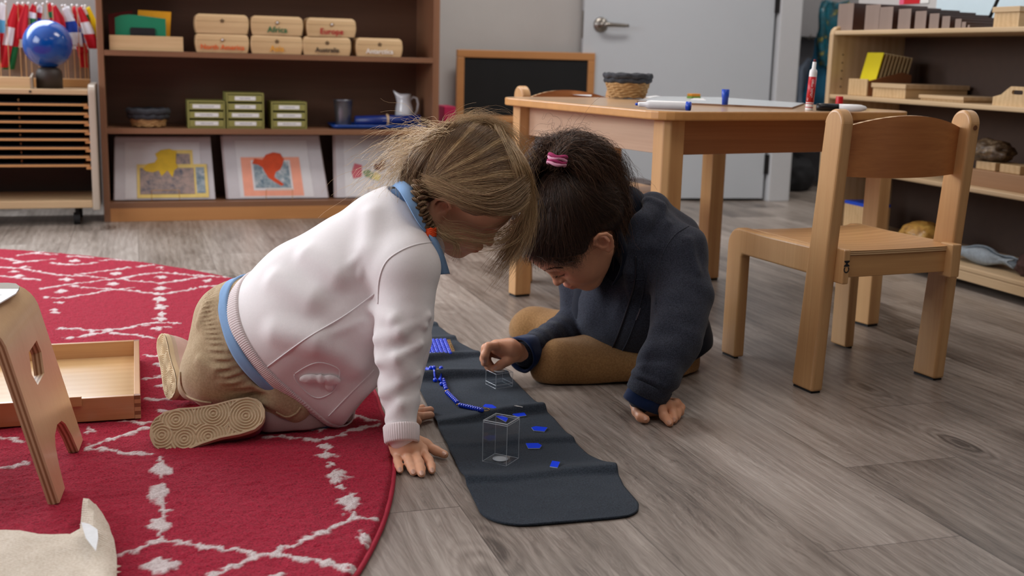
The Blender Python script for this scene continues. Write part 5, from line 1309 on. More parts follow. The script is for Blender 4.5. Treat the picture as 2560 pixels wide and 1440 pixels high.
def taco(o, name, mat):
    v = []; f = []; nu, nv = 40, 18
    for i in range(nu+1):
        s = i/nu
        for j in range(nv+1):
            t = j/nv*2-1
            prof_r = 0.030*(0.55+0.45*math.sin(math.pi*min(1, s*1.25)))
            an = t*2.6
            v.append((prof_r*math.sin(an)*1.4+0.004*math.sin(s*17), 0.13-0.27*s+0.01*math.sin(an*3), 0.030-prof_r*math.cos(an)*0.95+0.004*math.sin(s*11+t*4)))
    f = [(i*(nv+1)+j, i*(nv+1)+j+1, (i+1)*(nv+1)+j+1, (i+1)*(nv+1)+j) for i in range(nu) for j in range(nv)]
    m_ = mesh_obj(name, v, f, mat, o, True); md = m_.modifiers.new('s', 'SOLIDIFY'); md.thickness = 0.005; return m_
taco(sk, 'cloth_body', GW)
dk = thing('dark_bundle', 'dark brown bundle beside the grey wool cloth', 'bundle', (SX+0.12, cc[1]-0.22, ST[0]))
lump(dk, 'bundle_body', plain('dark_red_brown_cloth', rgb(60, 34, 28), 0.9, var=0.3), 0.07, 0.08, 0.05, 12, 0.2)

# right wall: whiteboard and colour cards
wb0, wb1 = atx(2338, 20, XR-0.02)[1], 2.2
wbd = thing('wall_whiteboard', 'pale blue-white board on the right wall above the low shelf', 'whiteboard', (XR, (wb0+wb1)/2, 1.35))
MB().box(-0.018, -0.002, -(wb0-wb1)/2, (wb0-wb1)/2, -0.62, 0.5).build('board_surface', plain('cool_white_board', rgb(206, 226, 236), 0.3, var=0.01), wbd, bevel=0.003)
zlow = atx(2250, 11, XR-0.01)[2]
for (xa, xb, col, lab) in ((2245, 2256, rgb(226, 96, 130), 'pink paper strip low on the right wall'), (2256, 2296, rgb(196, 14, 30), 'red paper low on the right wall, beside the pink strip'), (2297, 2318, rgb(232, 232, 230), 'white paper low on the right wall, beside the red one')):
    ya, yb_ = atx(xa, 5, XR-0.01)[1], atx(xb, 5, XR-0.01)[1]
    o = thing('wall_paper_sheet', lab, 'paper', (XR-0.001, (ya+yb_)/2, zlow)); MB().box(-0.003, -0.001, -abs(ya-yb_)/2, abs(ya-yb_)/2, 0, 0.28).build('sheet', plain(lab[:4]+'_paper', col, 0.6, var=0.01), o)
ps_ = atx(2547, 10, XR-0.05)
pn = thing('black_pointer', 'black stick leaning on the wall behind the lidded box', 'stick', (SX+0.22, ps_[1], ST[3]))
MB().tube([(0, 0.0, 0.003), (0.14, -0.06, 0.45)], 0.006, 10).build('stick_body', BLACKR, pn, True)

# coat alcove beyond the door
ar = thing('coat_locker', 'grey coat locker with a dark rail in the alcove beyond the door', 'locker', (3.62, 5.9, 0))
zr = aty(2017, 91, 5.8)[2]
LOCK = plain('locker_grey', rgb(150, 148, 150), 0.6, var=0.02); DG = plain('locker_dark_grey', rgb(84, 84, 92), 0.6)
MB().box(-0.38, 0.6, 0.24, 0.26, 0, 1.8).build('back_panel', plain('locker_back', rgb(98, 98, 104), 0.7), ar)
MB().box(-0.40, -0.38, -0.1, 0.26, 0, 1.8).build('side_panel', LOCK, ar)
MB().box(-0.38, 0.6, -0.08, 0.24, 0.30, 0.32).build('bench', DG, ar)
MB().box(-0.38, 0.6, 0.2, 0.24, zr+0.006, 1.8).build('upper_panel', LOCK, ar)
MB().box(-0.38, 0.6, 0.17, 0.2, zr-0.012, zr+0.006).build('rail', BLACKR, ar)
for k, xx in enumerate((-0.15, 0.12, 0.4)): MB().tube([(xx, 0.17, zr+0.0), (xx, 0.13, zr-0.01), (xx, 0.12, zr+0.02)], 0.005, 8).build('hook', METAL, ar, True)
def hanging(name, label, pxs, Y, mat, seed):
    q = [aty(x, y, Y) for x, y in pxs]; c = sum(q)/len(q); zt2 = max(p_[2] for p_ in q)
    o = thing(name, label, 'coat', (c[0], Y, c[2]-0.3))
    poly = [(p_[0]-c[0], p_[2]-c[2]+0.3) for p_ in q]; v, f = sheet(poly, [], 0.02)
    P = np.array(v); zz = 0.025*np.sin(P[:, 0]*38+P[:, 1]*3+seed)+0.03*vnoise(P, 9, seed)
    front = [(a_, -0.04+b2, c2) for (a_, c2), b2 in zip(v, zz)]
    m_ = mesh_obj('coat_body', front, f, mat, o, True); md = m_.modifiers.new('s', 'SOLIDIFY'); md.thickness = 0.03; return o
TEAL = picm('teal_floral_fabric', [rgb(8, 44, 56), rgb(18, 104, 122), rgb(20, 66, 76), rgb(190, 176, 50)], 22)
hanging('patterned_coat', 'dark teal coat with a yellow and brown pattern hanging in the alcove', [(2075, 2), (2050, 22), (2036, 60), (2038, 110), (2048, 160), (2075, 175), (2110, 175), (2120, 60), (2110, 0), (2092, 8)], 5.78, TEAL, 1)
hanging('blue_coat', 'teal blue coat lining hanging below the patterned coat', [(2030, 95), (2026, 140), (2018, 190), (2008, 250), (2010, 330), (2080, 340), (2110, 180), (2070, 170), (2046, 150), (2040, 100)], 5.82, plain('deep_teal_cloth', rgb(16, 96, 130), 0.7, var=0.25, nscale=8), 4)
hanging('grey_coat', 'pale grey-blue coat hanging lower left in the alcove', [(2020, 145), (2000, 180), (1985, 260), (1990, 370), (2030, 380), (2050, 200), (2034, 150)], 5.86, plain('grey_blue_cloth', rgb(120, 132, 150), 0.8, var=0.15, nscale=8), 7)
# shoes/bags dark at alcove floor
for k, (x, y, col, lab) in enumerate([(2010, 378, rgb(20, 100, 130), 'teal bag on the alcove bench'), (2000, 405, rgb(30, 30, 34), 'black shoe bag below the teal one')]):
    p_ = aty(x, y, 5.6); o = thing('soft_bag', lab, 'bag', (p_[0]+0.05, 5.75, 0.32 if k == 0 else 0.0)); lump(o, 'bag_body', plain('bag_cloth_%s' % ('teal', 'black')[k], col, 0.8, var=0.2), 0.13, 0.09, 0.07 if k == 0 else 0.12, 20+k, 0.15)
# ================================================================== implicit surface modelling (for bodies and clothing)
class Prim:
    def __init__(s, fn, c, R, k=0.0, op='u'): s.fn, s.c, s.R, s.k, s.op = fn, np.array(c, float), R, k, op
def RC(a, b, ra, rb, k=0.01, op='u'):
    a = np.array(a, float); b = np.array(b, float); ba = b-a; l2 = max(ba@ba, 1e-12); rr = ra-rb; a2 = l2-rr*rr; il2 = 1/l2
    if a2 <= 1e-12:
        c, r = (a, ra) if ra > rb else (b, rb)
        return Prim(lambda p: np.linalg.norm(p-c, axis=1)-r, c, r, k, op)
    def fn(p):
        pa = p-a; y = pa@ba; z = y-l2; q = pa*l2-ba*y[:, None]; x2 = (q*q).sum(1); y2 = y*y*l2; z2 = z*z*l2
        kk = np.sign(rr)*rr*rr*x2
        d = (np.sqrt(np.maximum(x2*a2*il2, 0))+y*rr)*il2-ra
        m1 = np.sign(z)*a2*z2 > kk; m2 = (~m1) & (np.sign(y)*a2*y2 < kk)
        d = np.where(m1, np.sqrt(x2+z2)*il2-rb, d); d = np.where(m2, np.sqrt(x2+y2)*il2-ra, d); return d
    return Prim(fn, (a+b)/2, np.sqrt(l2)/2+max(ra, rb), k, op)
def EL(c, r, R=None, k=0.01, op='u'):
    c = np.array(c, float); r = np.array(r, float); R = np.eye(3) if R is None else np.array(R, float)  # rows are the axes
    def fn(p):
        q = (p-c)@R.T; k0 = np.linalg.norm(q/r, axis=1); k1 = np.linalg.norm(q/(r*r), axis=1)+1e-9
        return k0*(k0-1)/k1
    return Prim(fn, c, float(max(r)), k, op)
def CH(pts, rad, k=0.01, op='u'):
    return [RC(pts[i], pts[i+1], rad[i], rad[i+1], k if i == 0 else min(k, 0.004), op) for i in range(len(pts)-1)]
def HS(pt, n, k=0.004):
    """keep the side the normal points away from"""
    pt = np.array(pt, float); n = np.array(n, float); n /= np.linalg.norm(n)
    return Prim(lambda p: (p-pt)@n, pt, 1e9, k, 'i')
def smin(a, b, k):
    if k <= 0: return np.minimum(a, b)
    h = np.maximum(k-np.abs(a-b), 0)/k; return np.minimum(a, b)-h*h*k*0.25
class SDF:
    def __init__(s, prims, disp=None): s.p = []; [s.p.extend(q) if isinstance(q, list) else s.p.append(q) for q in prims]; s.disp = disp
    def add(s, *q): [s.p.extend(x) if isinstance(x, list) else s.p.append(x) for x in q]; return s
    def ev(s, P, prims=None, nodisp=False):
        d = np.full(len(P), 1e3)
        for q in (s.p if prims is None else prims):
            e = q.fn(P)
            if q.op == 'u': d = smin(d, e, q.k)
            elif q.op == 's': d = -smin(-d, e, q.k)
            else: d = -smin(-d, -e, q.k)
        if s.disp is not None and not nodisp:
            near = np.abs(d) < 0.03
            if near.any(): d[near] = d[near]+s.disp(P[near])
        return d
    def grad(s, P, h=0.001):
        g = np.stack([s.ev(P+np.eye(3)[i]*h)-s.ev(P-np.eye(3)[i]*h) for i in range(3)], 1)
        return g/(np.linalg.norm(g, axis=1)[:, None]+1e-12)
    def trace(s, px, py, t0=1.3):
        d = ray(px, py); d = d/np.linalg.norm(d); t = t0
        for _ in range(120):
            e = float(s.ev((CAM+d*t)[None])[0])
            if e < 0.0003: break
            t += max(e*0.8, 0.0003)
            if t > 5: return None
        return CAM+d*t
    def mesh(s, vox, pad=0.03):
        lo = np.min([q.c-q.R for q in s.p if q.op == 'u'], 0)-pad; hi = np.max([q.c+q.R for q in s.p if q.op == 'u'], 0)+pad
        B = 8; bs = B*vox; nb = np.ceil((hi-lo)/bs).astype(int)
        # hierarchical: chunks of 4x4x4 blocks, primitives pruned per chunk
        C4 = 4; nc = np.ceil(nb/C4).astype(int); cs = bs*C4; slack = 0.035
        keys_all = []; pos_all = []; quads = []
        off = np.stack(np.meshgrid(np.arange(B+1), np.arange(B+1), np.arange(B+1), indexing='ij'), -1).reshape(-1, 3)
        bo = np.stack(np.meshgrid(np.arange(C4), np.arange(C4), np.arange(C4), indexing='ij'), -1).reshape(-1, 3)
        M = 1 << 20
        def key(ijk): return (ijk[..., 0]*M+ijk[..., 1])*M+ijk[..., 2]
        edges = []
        for cx in range(nc[0]):
            for cy in range(nc[1]):
                for cz in range(nc[2]):
                    cc = lo+(np.array([cx, cy, cz])+0.5)*cs; rad = cs*0.87
                    act = [q for q in s.p if np.linalg.norm(q.c-cc)-q.R < rad+slack or q.R > 1e6]
                    if not any(q.op == 'u' for q in act): continue
                    act = [q for q in act if q.op != 'u' or float(q.fn(cc[None])[0]) < rad*1.15+slack+q.k]
                    if not any(q.op == 'u' for q in act): continue
                    bl = np.array([cx, cy, cz])*C4+bo; ctr = lo+(bl+0.5)*bs
                    dd = s.ev(ctr, act, nodisp=True); bl = bl[np.abs(dd) < bs*0.87*1.25+0.014]
                    if len(bl) == 0: continue
                    gi = bl[:, None, :]*B+off[None]              # corner grid ids
                    P = lo+gi.reshape(-1, 3)*vox
                    val = s.ev(P, act).reshape(len(bl), B+1, B+1, B+1)
                    val = np.where(val == 0, 1e-9, val)
                    # cells
                    c = [val[:, i:B+i, j:B+j, k:B+k] for i in (0, 1) for j in (0, 1) for k in (0, 1)]
                    sg = sum((q < 0).astype(int) for q in c); mix = (sg > 0) & (sg < 8)
                    if not mix.any(): continue
                    bi, ii, jj, kk = np.where(mix)
                    cv = {(i, j, k): c[i*4+j*2+k][bi, ii, jj, kk] for i in (0, 1) for j in (0, 1) for k in (0, 1)}
                    acc = np.zeros((len(bi), 3)); cnt = np.zeros(len(bi))
                    for ax in range(3):
                        for u in (0, 1):
                            for v in (0, 1):
                                a = [0, 0, 0]; o2 = [q for q in range(3) if q != ax]; a[o2[0]] = u; a[o2[1]] = v; b = list(a); b[ax] = 1
                                va, vb = cv[tuple(a)], cv[tuple(b)]; m = (va < 0) != (vb < 0); t = np.where(m, va/(va-vb+1e-30), 0)
                                p = np.tile(np.array(a, float), (len(bi), 1)); p[:, ax] += t; acc += p*m[:, None]; cnt += m
                    g = bl[bi]*B+np.stack([ii, jj, kk], 1)
                    pos_all.append(lo+(g+acc/cnt[:, None])*vox); keys_all.append(key(g))
                    for ax in range(3):
                        sl0 = [slice(None), slice(0, B), slice(0, B), slice(0, B)]; sl1 = list(sl0); sl1[ax+1] = slice(1, B+1)
                        va, vb = val[tuple(sl0)], val[tuple(sl1)]; m = (va < 0) != (vb < 0)
                        b2, i2, j2, k2 = np.where(m)
                        if len(b2): edges.append((ax, bl[b2]*B+np.stack([i2, j2, k2], 1), va[b2, i2, j2, k2] < 0))
        keys = np.concatenate(keys_all); pos = np.concatenate(pos_all)
        o = np.argsort(keys); keys = keys[o]; pos = pos[o]
        F_ = []
        for ax, g, neg in edges:
            u, v = [(1, 2), (2, 0), (0, 1)][ax]; idx = []; ok = np.ones(len(g), bool)
            for du, dv in ((-1, -1), (0, -1), (0, 0), (-1, 0)):
                h = g.copy(); h[:, u] += du; h[:, v] += dv; kq = key(h); i = np.searchsorted(keys, kq); i = np.minimum(i, len(keys)-1); ok &= keys[i] == kq; idx.append(i)
            q = np.stack(idx, 1)[ok]; n = neg[ok]; q[~n] = q[~n][:, ::-1]; F_.append(q)
        return pos, np.concatenate(F_)
def fast_mesh(name, V, F_, mats, parent=None, smooth=True, attrs=None, midx=None):
    V = np.asarray(V, np.float32); F_ = np.asarray(F_, np.int32); k = F_.shape[1]
    me = bpy.data.meshes.new(name); me.vertices.add(len(V)); me.vertices.foreach_set('co', V.ravel())
    me.loops.add(F_.size); me.loops.foreach_set('vertex_index', F_.ravel())
    me.polygons.add(len(F_)); me.polygons.foreach_set('loop_start', np.arange(0, F_.size, k, dtype=np.int32)); me.polygons.foreach_set('loop_total', np.full(len(F_), k, np.int32))
    if smooth: me.polygons.foreach_set('use_smooth', np.ones(len(F_), bool))
    for m in (mats if isinstance(mats, (list, tuple)) else [mats]): me.materials.append(m)
    if midx is not None: me.polygons.foreach_set('material_index', np.asarray(midx, np.int32))
    me.update(calc_edges=True)
    for nm, c in (attrs or {}).items():
        at = me.color_attributes.new(nm, 'FLOAT_COLOR', 'POINT'); c = np.asarray(c, np.float32)
        if c.ndim == 1: c = np.c_[c, c, c, np.ones(len(c))]
        at.data.foreach_set('color', np.ascontiguousarray(c, dtype=np.float32).ravel())
    o = bpy.data.objects.new(name, me); COL.objects.link(o)
    if parent is not None: o.parent = parent
    return o
def relax(V, F_, it=2, lam=0.5):
    V = V.copy()
    for _ in range(it):
        s = np.zeros_like(V); c = np.zeros(len(V))
        for a in range(4):
            b = (a+1) % 4
            np.add.at(s, F_[:, a], V[F_[:, b]]); np.add.at(s, F_[:, b], V[F_[:, a]]); np.add.at(c, F_[:, a], 1); np.add.at(c, F_[:, b], 1)
        V += lam*(s/np.maximum(c, 1)[:, None]-V)
    return V
def sdf_obj(name, sdf, vox, mats, parent, org, it=2, attrs=None, midx=None):
    V, F_ = sdf.mesh(vox); V = relax(V, F_, it)
    A_ = {k: f(V) for k, f in (attrs or {}).items()}
    mi = midx(V[F_].mean(1)) if midx else None
    return fast_mesh(name, V-np.array(org), F_, mats, parent, True, A_, mi)

def noise3(P, s, seed=0):
    return vnoise(P, s, seed)*2-1
def catmull(P, n):
    P = np.array(P, float); P = np.vstack([2*P[0]-P[1], P, 2*P[-1]-P[-2]]); m = len(P)-3; out = []
    for t in np.linspace(0, m-1e-6, n):
        i = int(t); f = t-i; a, b, c, d = P[i:i+4]
        out.append(0.5*((2*b)+(c-a)*f+(2*a-5*b+4*c-d)*f*f+(3*b-a-3*c+d)*f**3))
    return np.array(out)
def tubes(curves, radii, seg=3):
    """many strands at once: curves (n,m,3), radii (n,) or (n,m)"""
    Cv = np.asarray(curves, float); n, m, _ = Cv.shape; R = np.asarray(radii, float)
    if R.ndim == 1: R = R[:, None]*np.linspace(1.0, 0.35, m)[None]**0.7
    T = np.gradient(Cv, axis=1); T /= np.linalg.norm(T, axis=2)[..., None]+1e-12
    ref = np.array([0.31, 0.2, 0.93]); A_ = np.cross(T, ref); A_ /= np.linalg.norm(A_, axis=2)[..., None]+1e-9; Bn = np.cross(T, A_)
    V = np.stack([Cv+R[..., None]*(math.cos(2*math.pi*k/seg)*A_+math.sin(2*math.pi*k/seg)*Bn) for k in range(seg)], 2).reshape(-1, 3)
    b = (np.arange(n)*m*seg)[:, None, None]; i = (np.arange(m-1)*seg)[None, :, None]; k = np.arange(seg)[None, None, :]; k2 = (k+1) % seg
    F_ = np.stack([b+i+k, b+i+k2, b+i+seg+k2, b+i+seg+k], -1).reshape(-1, 4)
    return V, F_

def skinmat(name, base, red):
    m, nt, b = newmat(name)
    at_ = N(nt, 'ShaderNodeAttribute'); at_.attribute_name = 'flush'
    f = noise(nt, coords(nt), 60, 4)
    c = ramp(nt, f, [(0.3, tuple(x*0.93 for x in base[:3])+(1,)), (0.7, base)])
    mx = N(nt, 'ShaderNodeMix'); mx.data_type = 'RGBA'; L(nt, at_.outputs['Fac'], mx.inputs[0]); L(nt, c, mx.inputs[6]); mx.inputs[7].default_value = red
    L(nt, mx.outputs[2], b.inputs['Base Color']); b.inputs['Roughness'].default_value = 0.48
    b.inputs['Subsurface Weight'].default_value = 0.12; b.inputs['Subsurface Radius'].default_value = (0.012, 0.005, 0.003); b.inputs['Subsurface Scale'].default_value = 0.6
    bump(nt, b, noise(nt, coords(nt), 700, 2), 0.08, 0.0008)
    return m
def hairmat(name, rough=0.42):
    m, nt, b = newmat(name); at_ = N(nt, 'ShaderNodeAttribute'); at_.attribute_name = 'tint'
    L(nt, at_.outputs['Color'], b.inputs['Base Color']); b.inputs['Roughness'].default_value = rough; b.inputs['Specular IOR Level'].default_value = 0.55
    return m
def fabric(name, c, wscale=700, var=0.05, sheen=0.2, bmp=0.25, rough=0.9, heather=None, hscale=260):
    m, nt, b = newmat(name); v = coords(nt)
    f = noise(nt, v, hscale, 3, 0.7)
    d = heather or tuple(x*(1-var) for x in c[:3])+(1,)
    L(nt, ramp(nt, f, [(0.32, d), (0.68, c)]), b.inputs['Base Color']); b.inputs['Roughness'].default_value = rough
    b.inputs['Sheen Weight'].default_value = sheen; b.inputs['Sheen Roughness'].default_value = 0.5; b.inputs['Specular IOR Level'].default_value = 0.2
    bump(nt, b, noise(nt, v, wscale, 2, 0.6), bmp, 0.001)
    return m

class Head:
    """child's head; local x forward, y to the visible side, z up, unit = head height"""
    def __init__(s, C, f, u, side, H):
        f = np.array(f, float); f /= np.linalg.norm(f); u = np.array(u, float); u -= f*(u@f); u /= np.linalg.norm(u)
        y = np.cross(u, f)
        if y@np.array(side) < 0: y = -y
        s.C, s.H, s.R = np.array(C, float), H, np.array([f, y, u])
    def w(s, x, y, z): return s.C+s.H*(x*s.R[0]+y*s.R[1]+z*s.R[2])
    def loc(s, P): return ((P-s.C)@s.R.T)/s.H
    def prims(s):
        H = s.H; w = s.w; e = lambda c, r, k=0.05, op='u': EL(w(*c), np.array(r)*H, s.R, k*H, op)
        r = lambda a, b, ra, rb, k=0.04, op='u': RC(w(*a), w(*b), ra*H, rb*H, k*H, op)
        P = [e((-0.05, 0, 0.12), (0.455, 0.365, 0.375)), e((0.13, 0, 0.10), (0.26, 0.29, 0.27), 0.12), e((0.12, 0, -0.14), (0.255, 0.27, 0.29), 0.14)]
        for sy in (-1, 1):
            P += [r((0.0, sy*0.225, -0.22), (0.24, sy*0.055, -0.395), 0.085, 0.085, 0.10), e((0.235, sy*0.145, -0.185), (0.125, 0.125, 0.14), 0.08)]
        P += [e((0.285, 0, -0.405), (0.085, 0.085, 0.07), 0.06), e((0.315, 0, -0.27), (0.10, 0.12, 0.10), 0.07)]
        for sy in (-1, 1):
            P += [e((0.375, sy*0.125, -0.035), (0.06, 0.075, 0.05), 0.06, 's'), e((0.300, sy*0.125, -0.045), (0.066, 0.070, 0.056), 0.02),
                  r((0.375, sy*0.05, 0.045), (0.335, sy*0.19, 0.035), 0.028, 0.022, 0.05)]
        P += [r((0.365, 0, 0.0), (0.425, 0, -0.135), 0.026, 0.036, 0.045), e((0.435, 0, -0.150), (0.042, 0.042, 0.036), 0.02)]
        for sy in (-1, 1): P += [e((0.405, sy*0.042, -0.158), (0.034, 0.024, 0.024), 0.015), e((0.425, sy*0.020, -0.188), (0.016, 0.010, 0.010), 0.008, 's')]
        P += [e((0.408, 0, -0.252), (0.032, 0.080, 0.020), 0.014), e((0.396, 0, -0.292), (0.034, 0.070, 0.022), 0.014), e((0.44, 0, -0.271), (0.05, 0.085, 0.0045), 0.008, 's')]
        # ears: bowl with a rolled rim
        for sy in (-1, 1):
            P += [e((-0.035, sy*0.362, -0.080), (0.064, 0.032, 0.092), 0.02)]
            rim = [(0.012, 0.375, -0.055), (0.022, 0.39, -0.005), (-0.015, 0.415, 0.030), (-0.065, 0.432, 0.026), (-0.105, 0.440, -0.020), (-0.108, 0.432, -0.075), (-0.085, 0.412, -0.125), (-0.048, 0.388, -0.168), (-0.012, 0.368, -0.175), (0.002, 0.358, -0.14)]
            P += CH([w(a, sy*b, c) for a, b, c in rim], [0.012*H, 0.015*H, 0.016*H, 0.016*H, 0.015*H, 0.015*H, 0.016*H, 0.022*H, 0.021*H, 0.014*H], 0.008*H)
            P += [e((-0.035, sy*0.415, -0.070), (0.050, 0.046, 0.066), 0.010, 's')]
            P += CH([w(-0.035, sy*0.378, 0.0), w(-0.072, sy*0.392, -0.045), w(-0.062, sy*0.385, -0.10), w(-0.03, sy*0.376, -0.132)], [0.009*H]*4, 0.008*H)
            P += [e((0.008, sy*0.372, -0.090), (0.014, 0.018, 0.022), 0.010)]
        return P
    def flush(s, P):
        q = s.loc(P); g = lambda c, r: np.exp(-(((q-np.array(c))/np.array(r))**2).sum(1))
        v = 0.85*g((0.42, 0, -0.255), (0.06, 0.085, 0.020))+0.85*g((0.41, 0, -0.295), (0.06, 0.075, 0.022))+0.30*g((0.45, 0, -0.15), (0.06, 0.06, 0.06))
        for sy in (-1, 1): v = v+0.34*g((0.28, sy*0.19, -0.19), (0.12, 0.10, 0.10))+0.35*g((-0.04, sy*0.39, -0.07), (0.10, 0.05, 0.12))+0.25*g((0.36, sy*0.12, -0.03), (0.06, 0.08, 0.03))
        return np.clip(v, 0, 1)
def finger(pts, r, k=0.004):
    n = len(pts); rad = [r*1.06, r*1.0, r*0.97, r*0.86][:n] if n <= 4 else [r]*n
    return CH(pts, rad, k)
def nail(pt, n, ax, w_, l_, mat, parent, org):
    """small oval nail plate lying on the fingertip"""
    n = n/np.linalg.norm(n); ax = ax-n*(ax@n); ax /= np.linalg.norm(ax); b = np.cross(n, ax); v = []; f = []
    for i in range(4):
        rr = i/3
        for k in range(14):
            a = 2*math.pi*k/14; x, y = rr*l_*math.cos(a)/2, rr*w_*math.sin(a)/2; v.append(pt+ax*x+b*y+n*(0.0006-((y)**2)/(w_*0.9)))
    f = [(i*14+k, (i+1)*14+k, (i+1)*14+(k+1) % 14, i*14+(k+1) % 14) for i in range(3) for k in range(14)]
    return [tuple(q-org) for q in v], f
# ================================================================== hair helpers
def snap_pts(sdf, P, off, only_out=True):
    """push points that are closer than off to the surface outwards (or onto it)"""
    for _ in range(3):
        d = sdf.ev(P); g = sdf.grad(P, 0.002); m = (d < off) if only_out else np.ones(len(P), bool)
        P = np.where(m[:, None], P+g*(off-d)[:, None]*0.95, P)
    return P
def bundle(guides, n, m, rng, jit=0.004, wave=0.0, wfreq=3.0, curl=0.0, cfreq=6.0, tip=0.25, lenvar=0.15):
    """strands between guide polylines (each (k,3)); returns (n,m,3)"""
    G = np.array([catmull(g, m) for g in guides]); ng = len(G); out = np.zeros((n, m, 3)); s = np.linspace(0, 1, m)
    for i in range(n):
        t = rng.random()*(ng-1); a = min(int(t), ng-2) if ng > 1 else 0; f = t-a
        c = G[a]*(1-f)+G[min(a+1, ng-1)]*f if ng > 1 else G[0].copy()
        L_ = 1-lenvar*rng.random(); c = np.array([np.interp(s*L_, s, c[:, q]) for q in range(3)]).T
        o1 = rng.normal(size=3)*jit; o2 = rng.normal(size=3)*jit*(1+tip*4)
        c = c+o1*(1-s)[:, None]+o2*s[:, None]
        if wave: ph = rng.random()*6.3; d = rng.normal(size=3); d /= np.linalg.norm(d); c = c+d*(wave*np.sin(s*wfreq*6.3+ph)*s)[:, None]
        if curl:
            ph = rng.random()*6.3; fr = cfreq*(0.7+0.6*rng.random()); T = np.gradient(c, axis=0); T /= np.linalg.norm(T, axis=1)[:, None]+1e-9
            A_ = np.cross(T, [0.2, 0.5, 0.83]); A_ /= np.linalg.norm(A_, axis=1)[:, None]+1e-9; B2 = np.cross(T, A_)
            amp = curl*(0.4+0.9*rng.random())*np.minimum(1, s*3)
            c = c+A_*(amp*np.cos(s*fr*6.3+ph))[:, None]+B2*(amp*np.sin(s*fr*6.3+ph))[:, None]
        out[i] = c
    return out
def tint_arr(n, m, seg, cols, rng, dark_root=0.0):
    cols = np.array([c[:3] for c in cols]); ph_ = rng.random(3)*6.3; q_ = np.linspace(0, 1, n)
    w_ = np.clip(rng.random(n)*0.55+0.45*rng.random(n)**2, 0, 0.999)*(len(cols)-1); a = np.minimum(w_.astype(int), len(cols)-2); f = (w_-a)[:, None]
    c = cols[a]*(1-f)+cols[a+1]*f
    c = np.repeat(c[:, None, :], m, 1); c = c*(1-dark_root*(1-np.linspace(0, 1, m)))[None, :, None]
    c = np.repeat(c.reshape(n*m, 1, 3), seg, 1).reshape(-1, 3)
    return np.c_[c, np.ones(len(c))]
class HairSet:
    def __init__(s): s.V = []; s.F = []; s.T = []; s.n = 0
    def add(s, C_, rad, cols, rng, seg=3, dark_root=0.0):
        n, m, _ = C_.shape; V, F_ = tubes(C_, np.full(n, rad) if np.isscalar(rad) else rad, seg); s.V.append(V); s.F.append(F_+s.n); s.n += len(V)
        s.T.append(tint_arr(n, m, seg, cols, rng, dark_root))
    def build(s, name, mat, parent, org):
        return fast_mesh(name, np.concatenate(s.V)-np.array(org), np.concatenate(s.F), mat, parent, True, {'tint': np.concatenate(s.T)})
PXM = 0.00075

# ================================================================== child in the white cardigan
ORG1 = np.array([0.42, 2.08, 0.0])
girl = thing('person', 'child with blonde braided hair, white cardigan and khaki trousers, kneeling on the rug edge', 'person', tuple(ORG1))
P = aty
S0 = -FW                                      # towards the camera
def frame2(fx, fy, phi):
    """head axes from a screen direction of the face (x right, y down) and a roll of the crown towards the camera"""
    f = RT*fx-UP*fy; f /= np.linalg.norm(f); u0 = np.cross(f, S0); 
    return f, u0
fA = RT*0.70-UP*0.71; uA0 = RT*0.71+UP*0.70; ph = math.radians(25)
uA = math.cos(ph)*uA0+math.sin(ph)*S0; sA = math.cos(ph)*S0-math.sin(ph)*uA0
H1 = Head(P(1162, 487, 2.09), fA, uA, sA, 0.216)
skin1 = skinmat('fair_skin', rgb(232, 176, 142), rgb(206, 104, 84))

# ---- hands (explicit finger joints)
hand1 = []
def G3(x, y, z): return fl(x, y, z)
# near hand flat on the floor, fingers towards the viewer
palm = [G3(1004, 1098, 0.040), G3(1018, 1118, 0.030)]
hand1 += [RC(palm[0], palm[1], 0.021, 0.020, 0.01)]
for kx, ky in ((992, 1128), (1013, 1130), (1036, 1129), (1056, 1124)):
    hand1 += [RC(G3(1006, 1104, 0.034), G3(kx, ky, 0.0205), 0.016, 0.0105, 0.014)]
for pts, r in (([(991, 1129, 0.0195), (994, 1152, 0.0125), (997, 1164, 0.0095), (1000, 1175, 0.008)], 0.0070),
               ([(1013, 1131, 0.021), (1024, 1158, 0.0135), (1029, 1170, 0.0095), (1033, 1180, 0.008)], 0.0078),
               ([(1036, 1130, 0.021), (1048, 1157, 0.0140), (1052, 1172, 0.0095), (1054, 1184, 0.008)], 0.0080),
               ([(1056, 1126, 0.020), (1072, 1150, 0.0135), (1078, 1165, 0.0095), (1080, 1176, 0.008)], 0.0076),
               ([(1040, 1103, 0.026), (1066, 1113, 0.018), (1090, 1127, 0.012), (1111, 1136, 0.009)], 0.0086)):
    hand1 += finger([G3(*q) for q in pts], r)
hand1 += [RC(G3(1030, 1102, 0.030), G3(1058, 1112, 0.020), 0.013, 0.010, 0.012)]
# far hand, only fingertips show past the sleeve
for pts, r in (([(1020, 1028, 0.022), (1040, 1024, 0.014), (1056, 1019, 0.010)], 0.0070), ([(1018, 1034, 0.022), (1050, 1029, 0.016), (1076, 1025, 0.011)], 0.0078), ([(1018, 1042, 0.022), (1048, 1041, 0.016), (1077, 1038, 0.011)], 0.0078), ([(1015, 1050, 0.022), (1035, 1052, 0.014), (1046, 1054, 0.011)], 0.0072)):
    hand1 += finger([G3(*q) for q in pts], r)
hand1 += [RC(G3(1000, 1035, 0.035), G3(1020, 1037, 0.024), 0.020, 0.016, 0.012)]
shN, elN, wrN = P(1008, 660, 2.00), P(1005, 880, 1.945), G3(1004, 1096, 0.042)
shF, elF, wrF = P(1010, 640, 2.21), P(1030, 860, 2.20), G3(998, 1033, 0.038)
neck0, neck1 = P(1030, 560, 2.10), H1.w(-0.12, 0, -0.18)
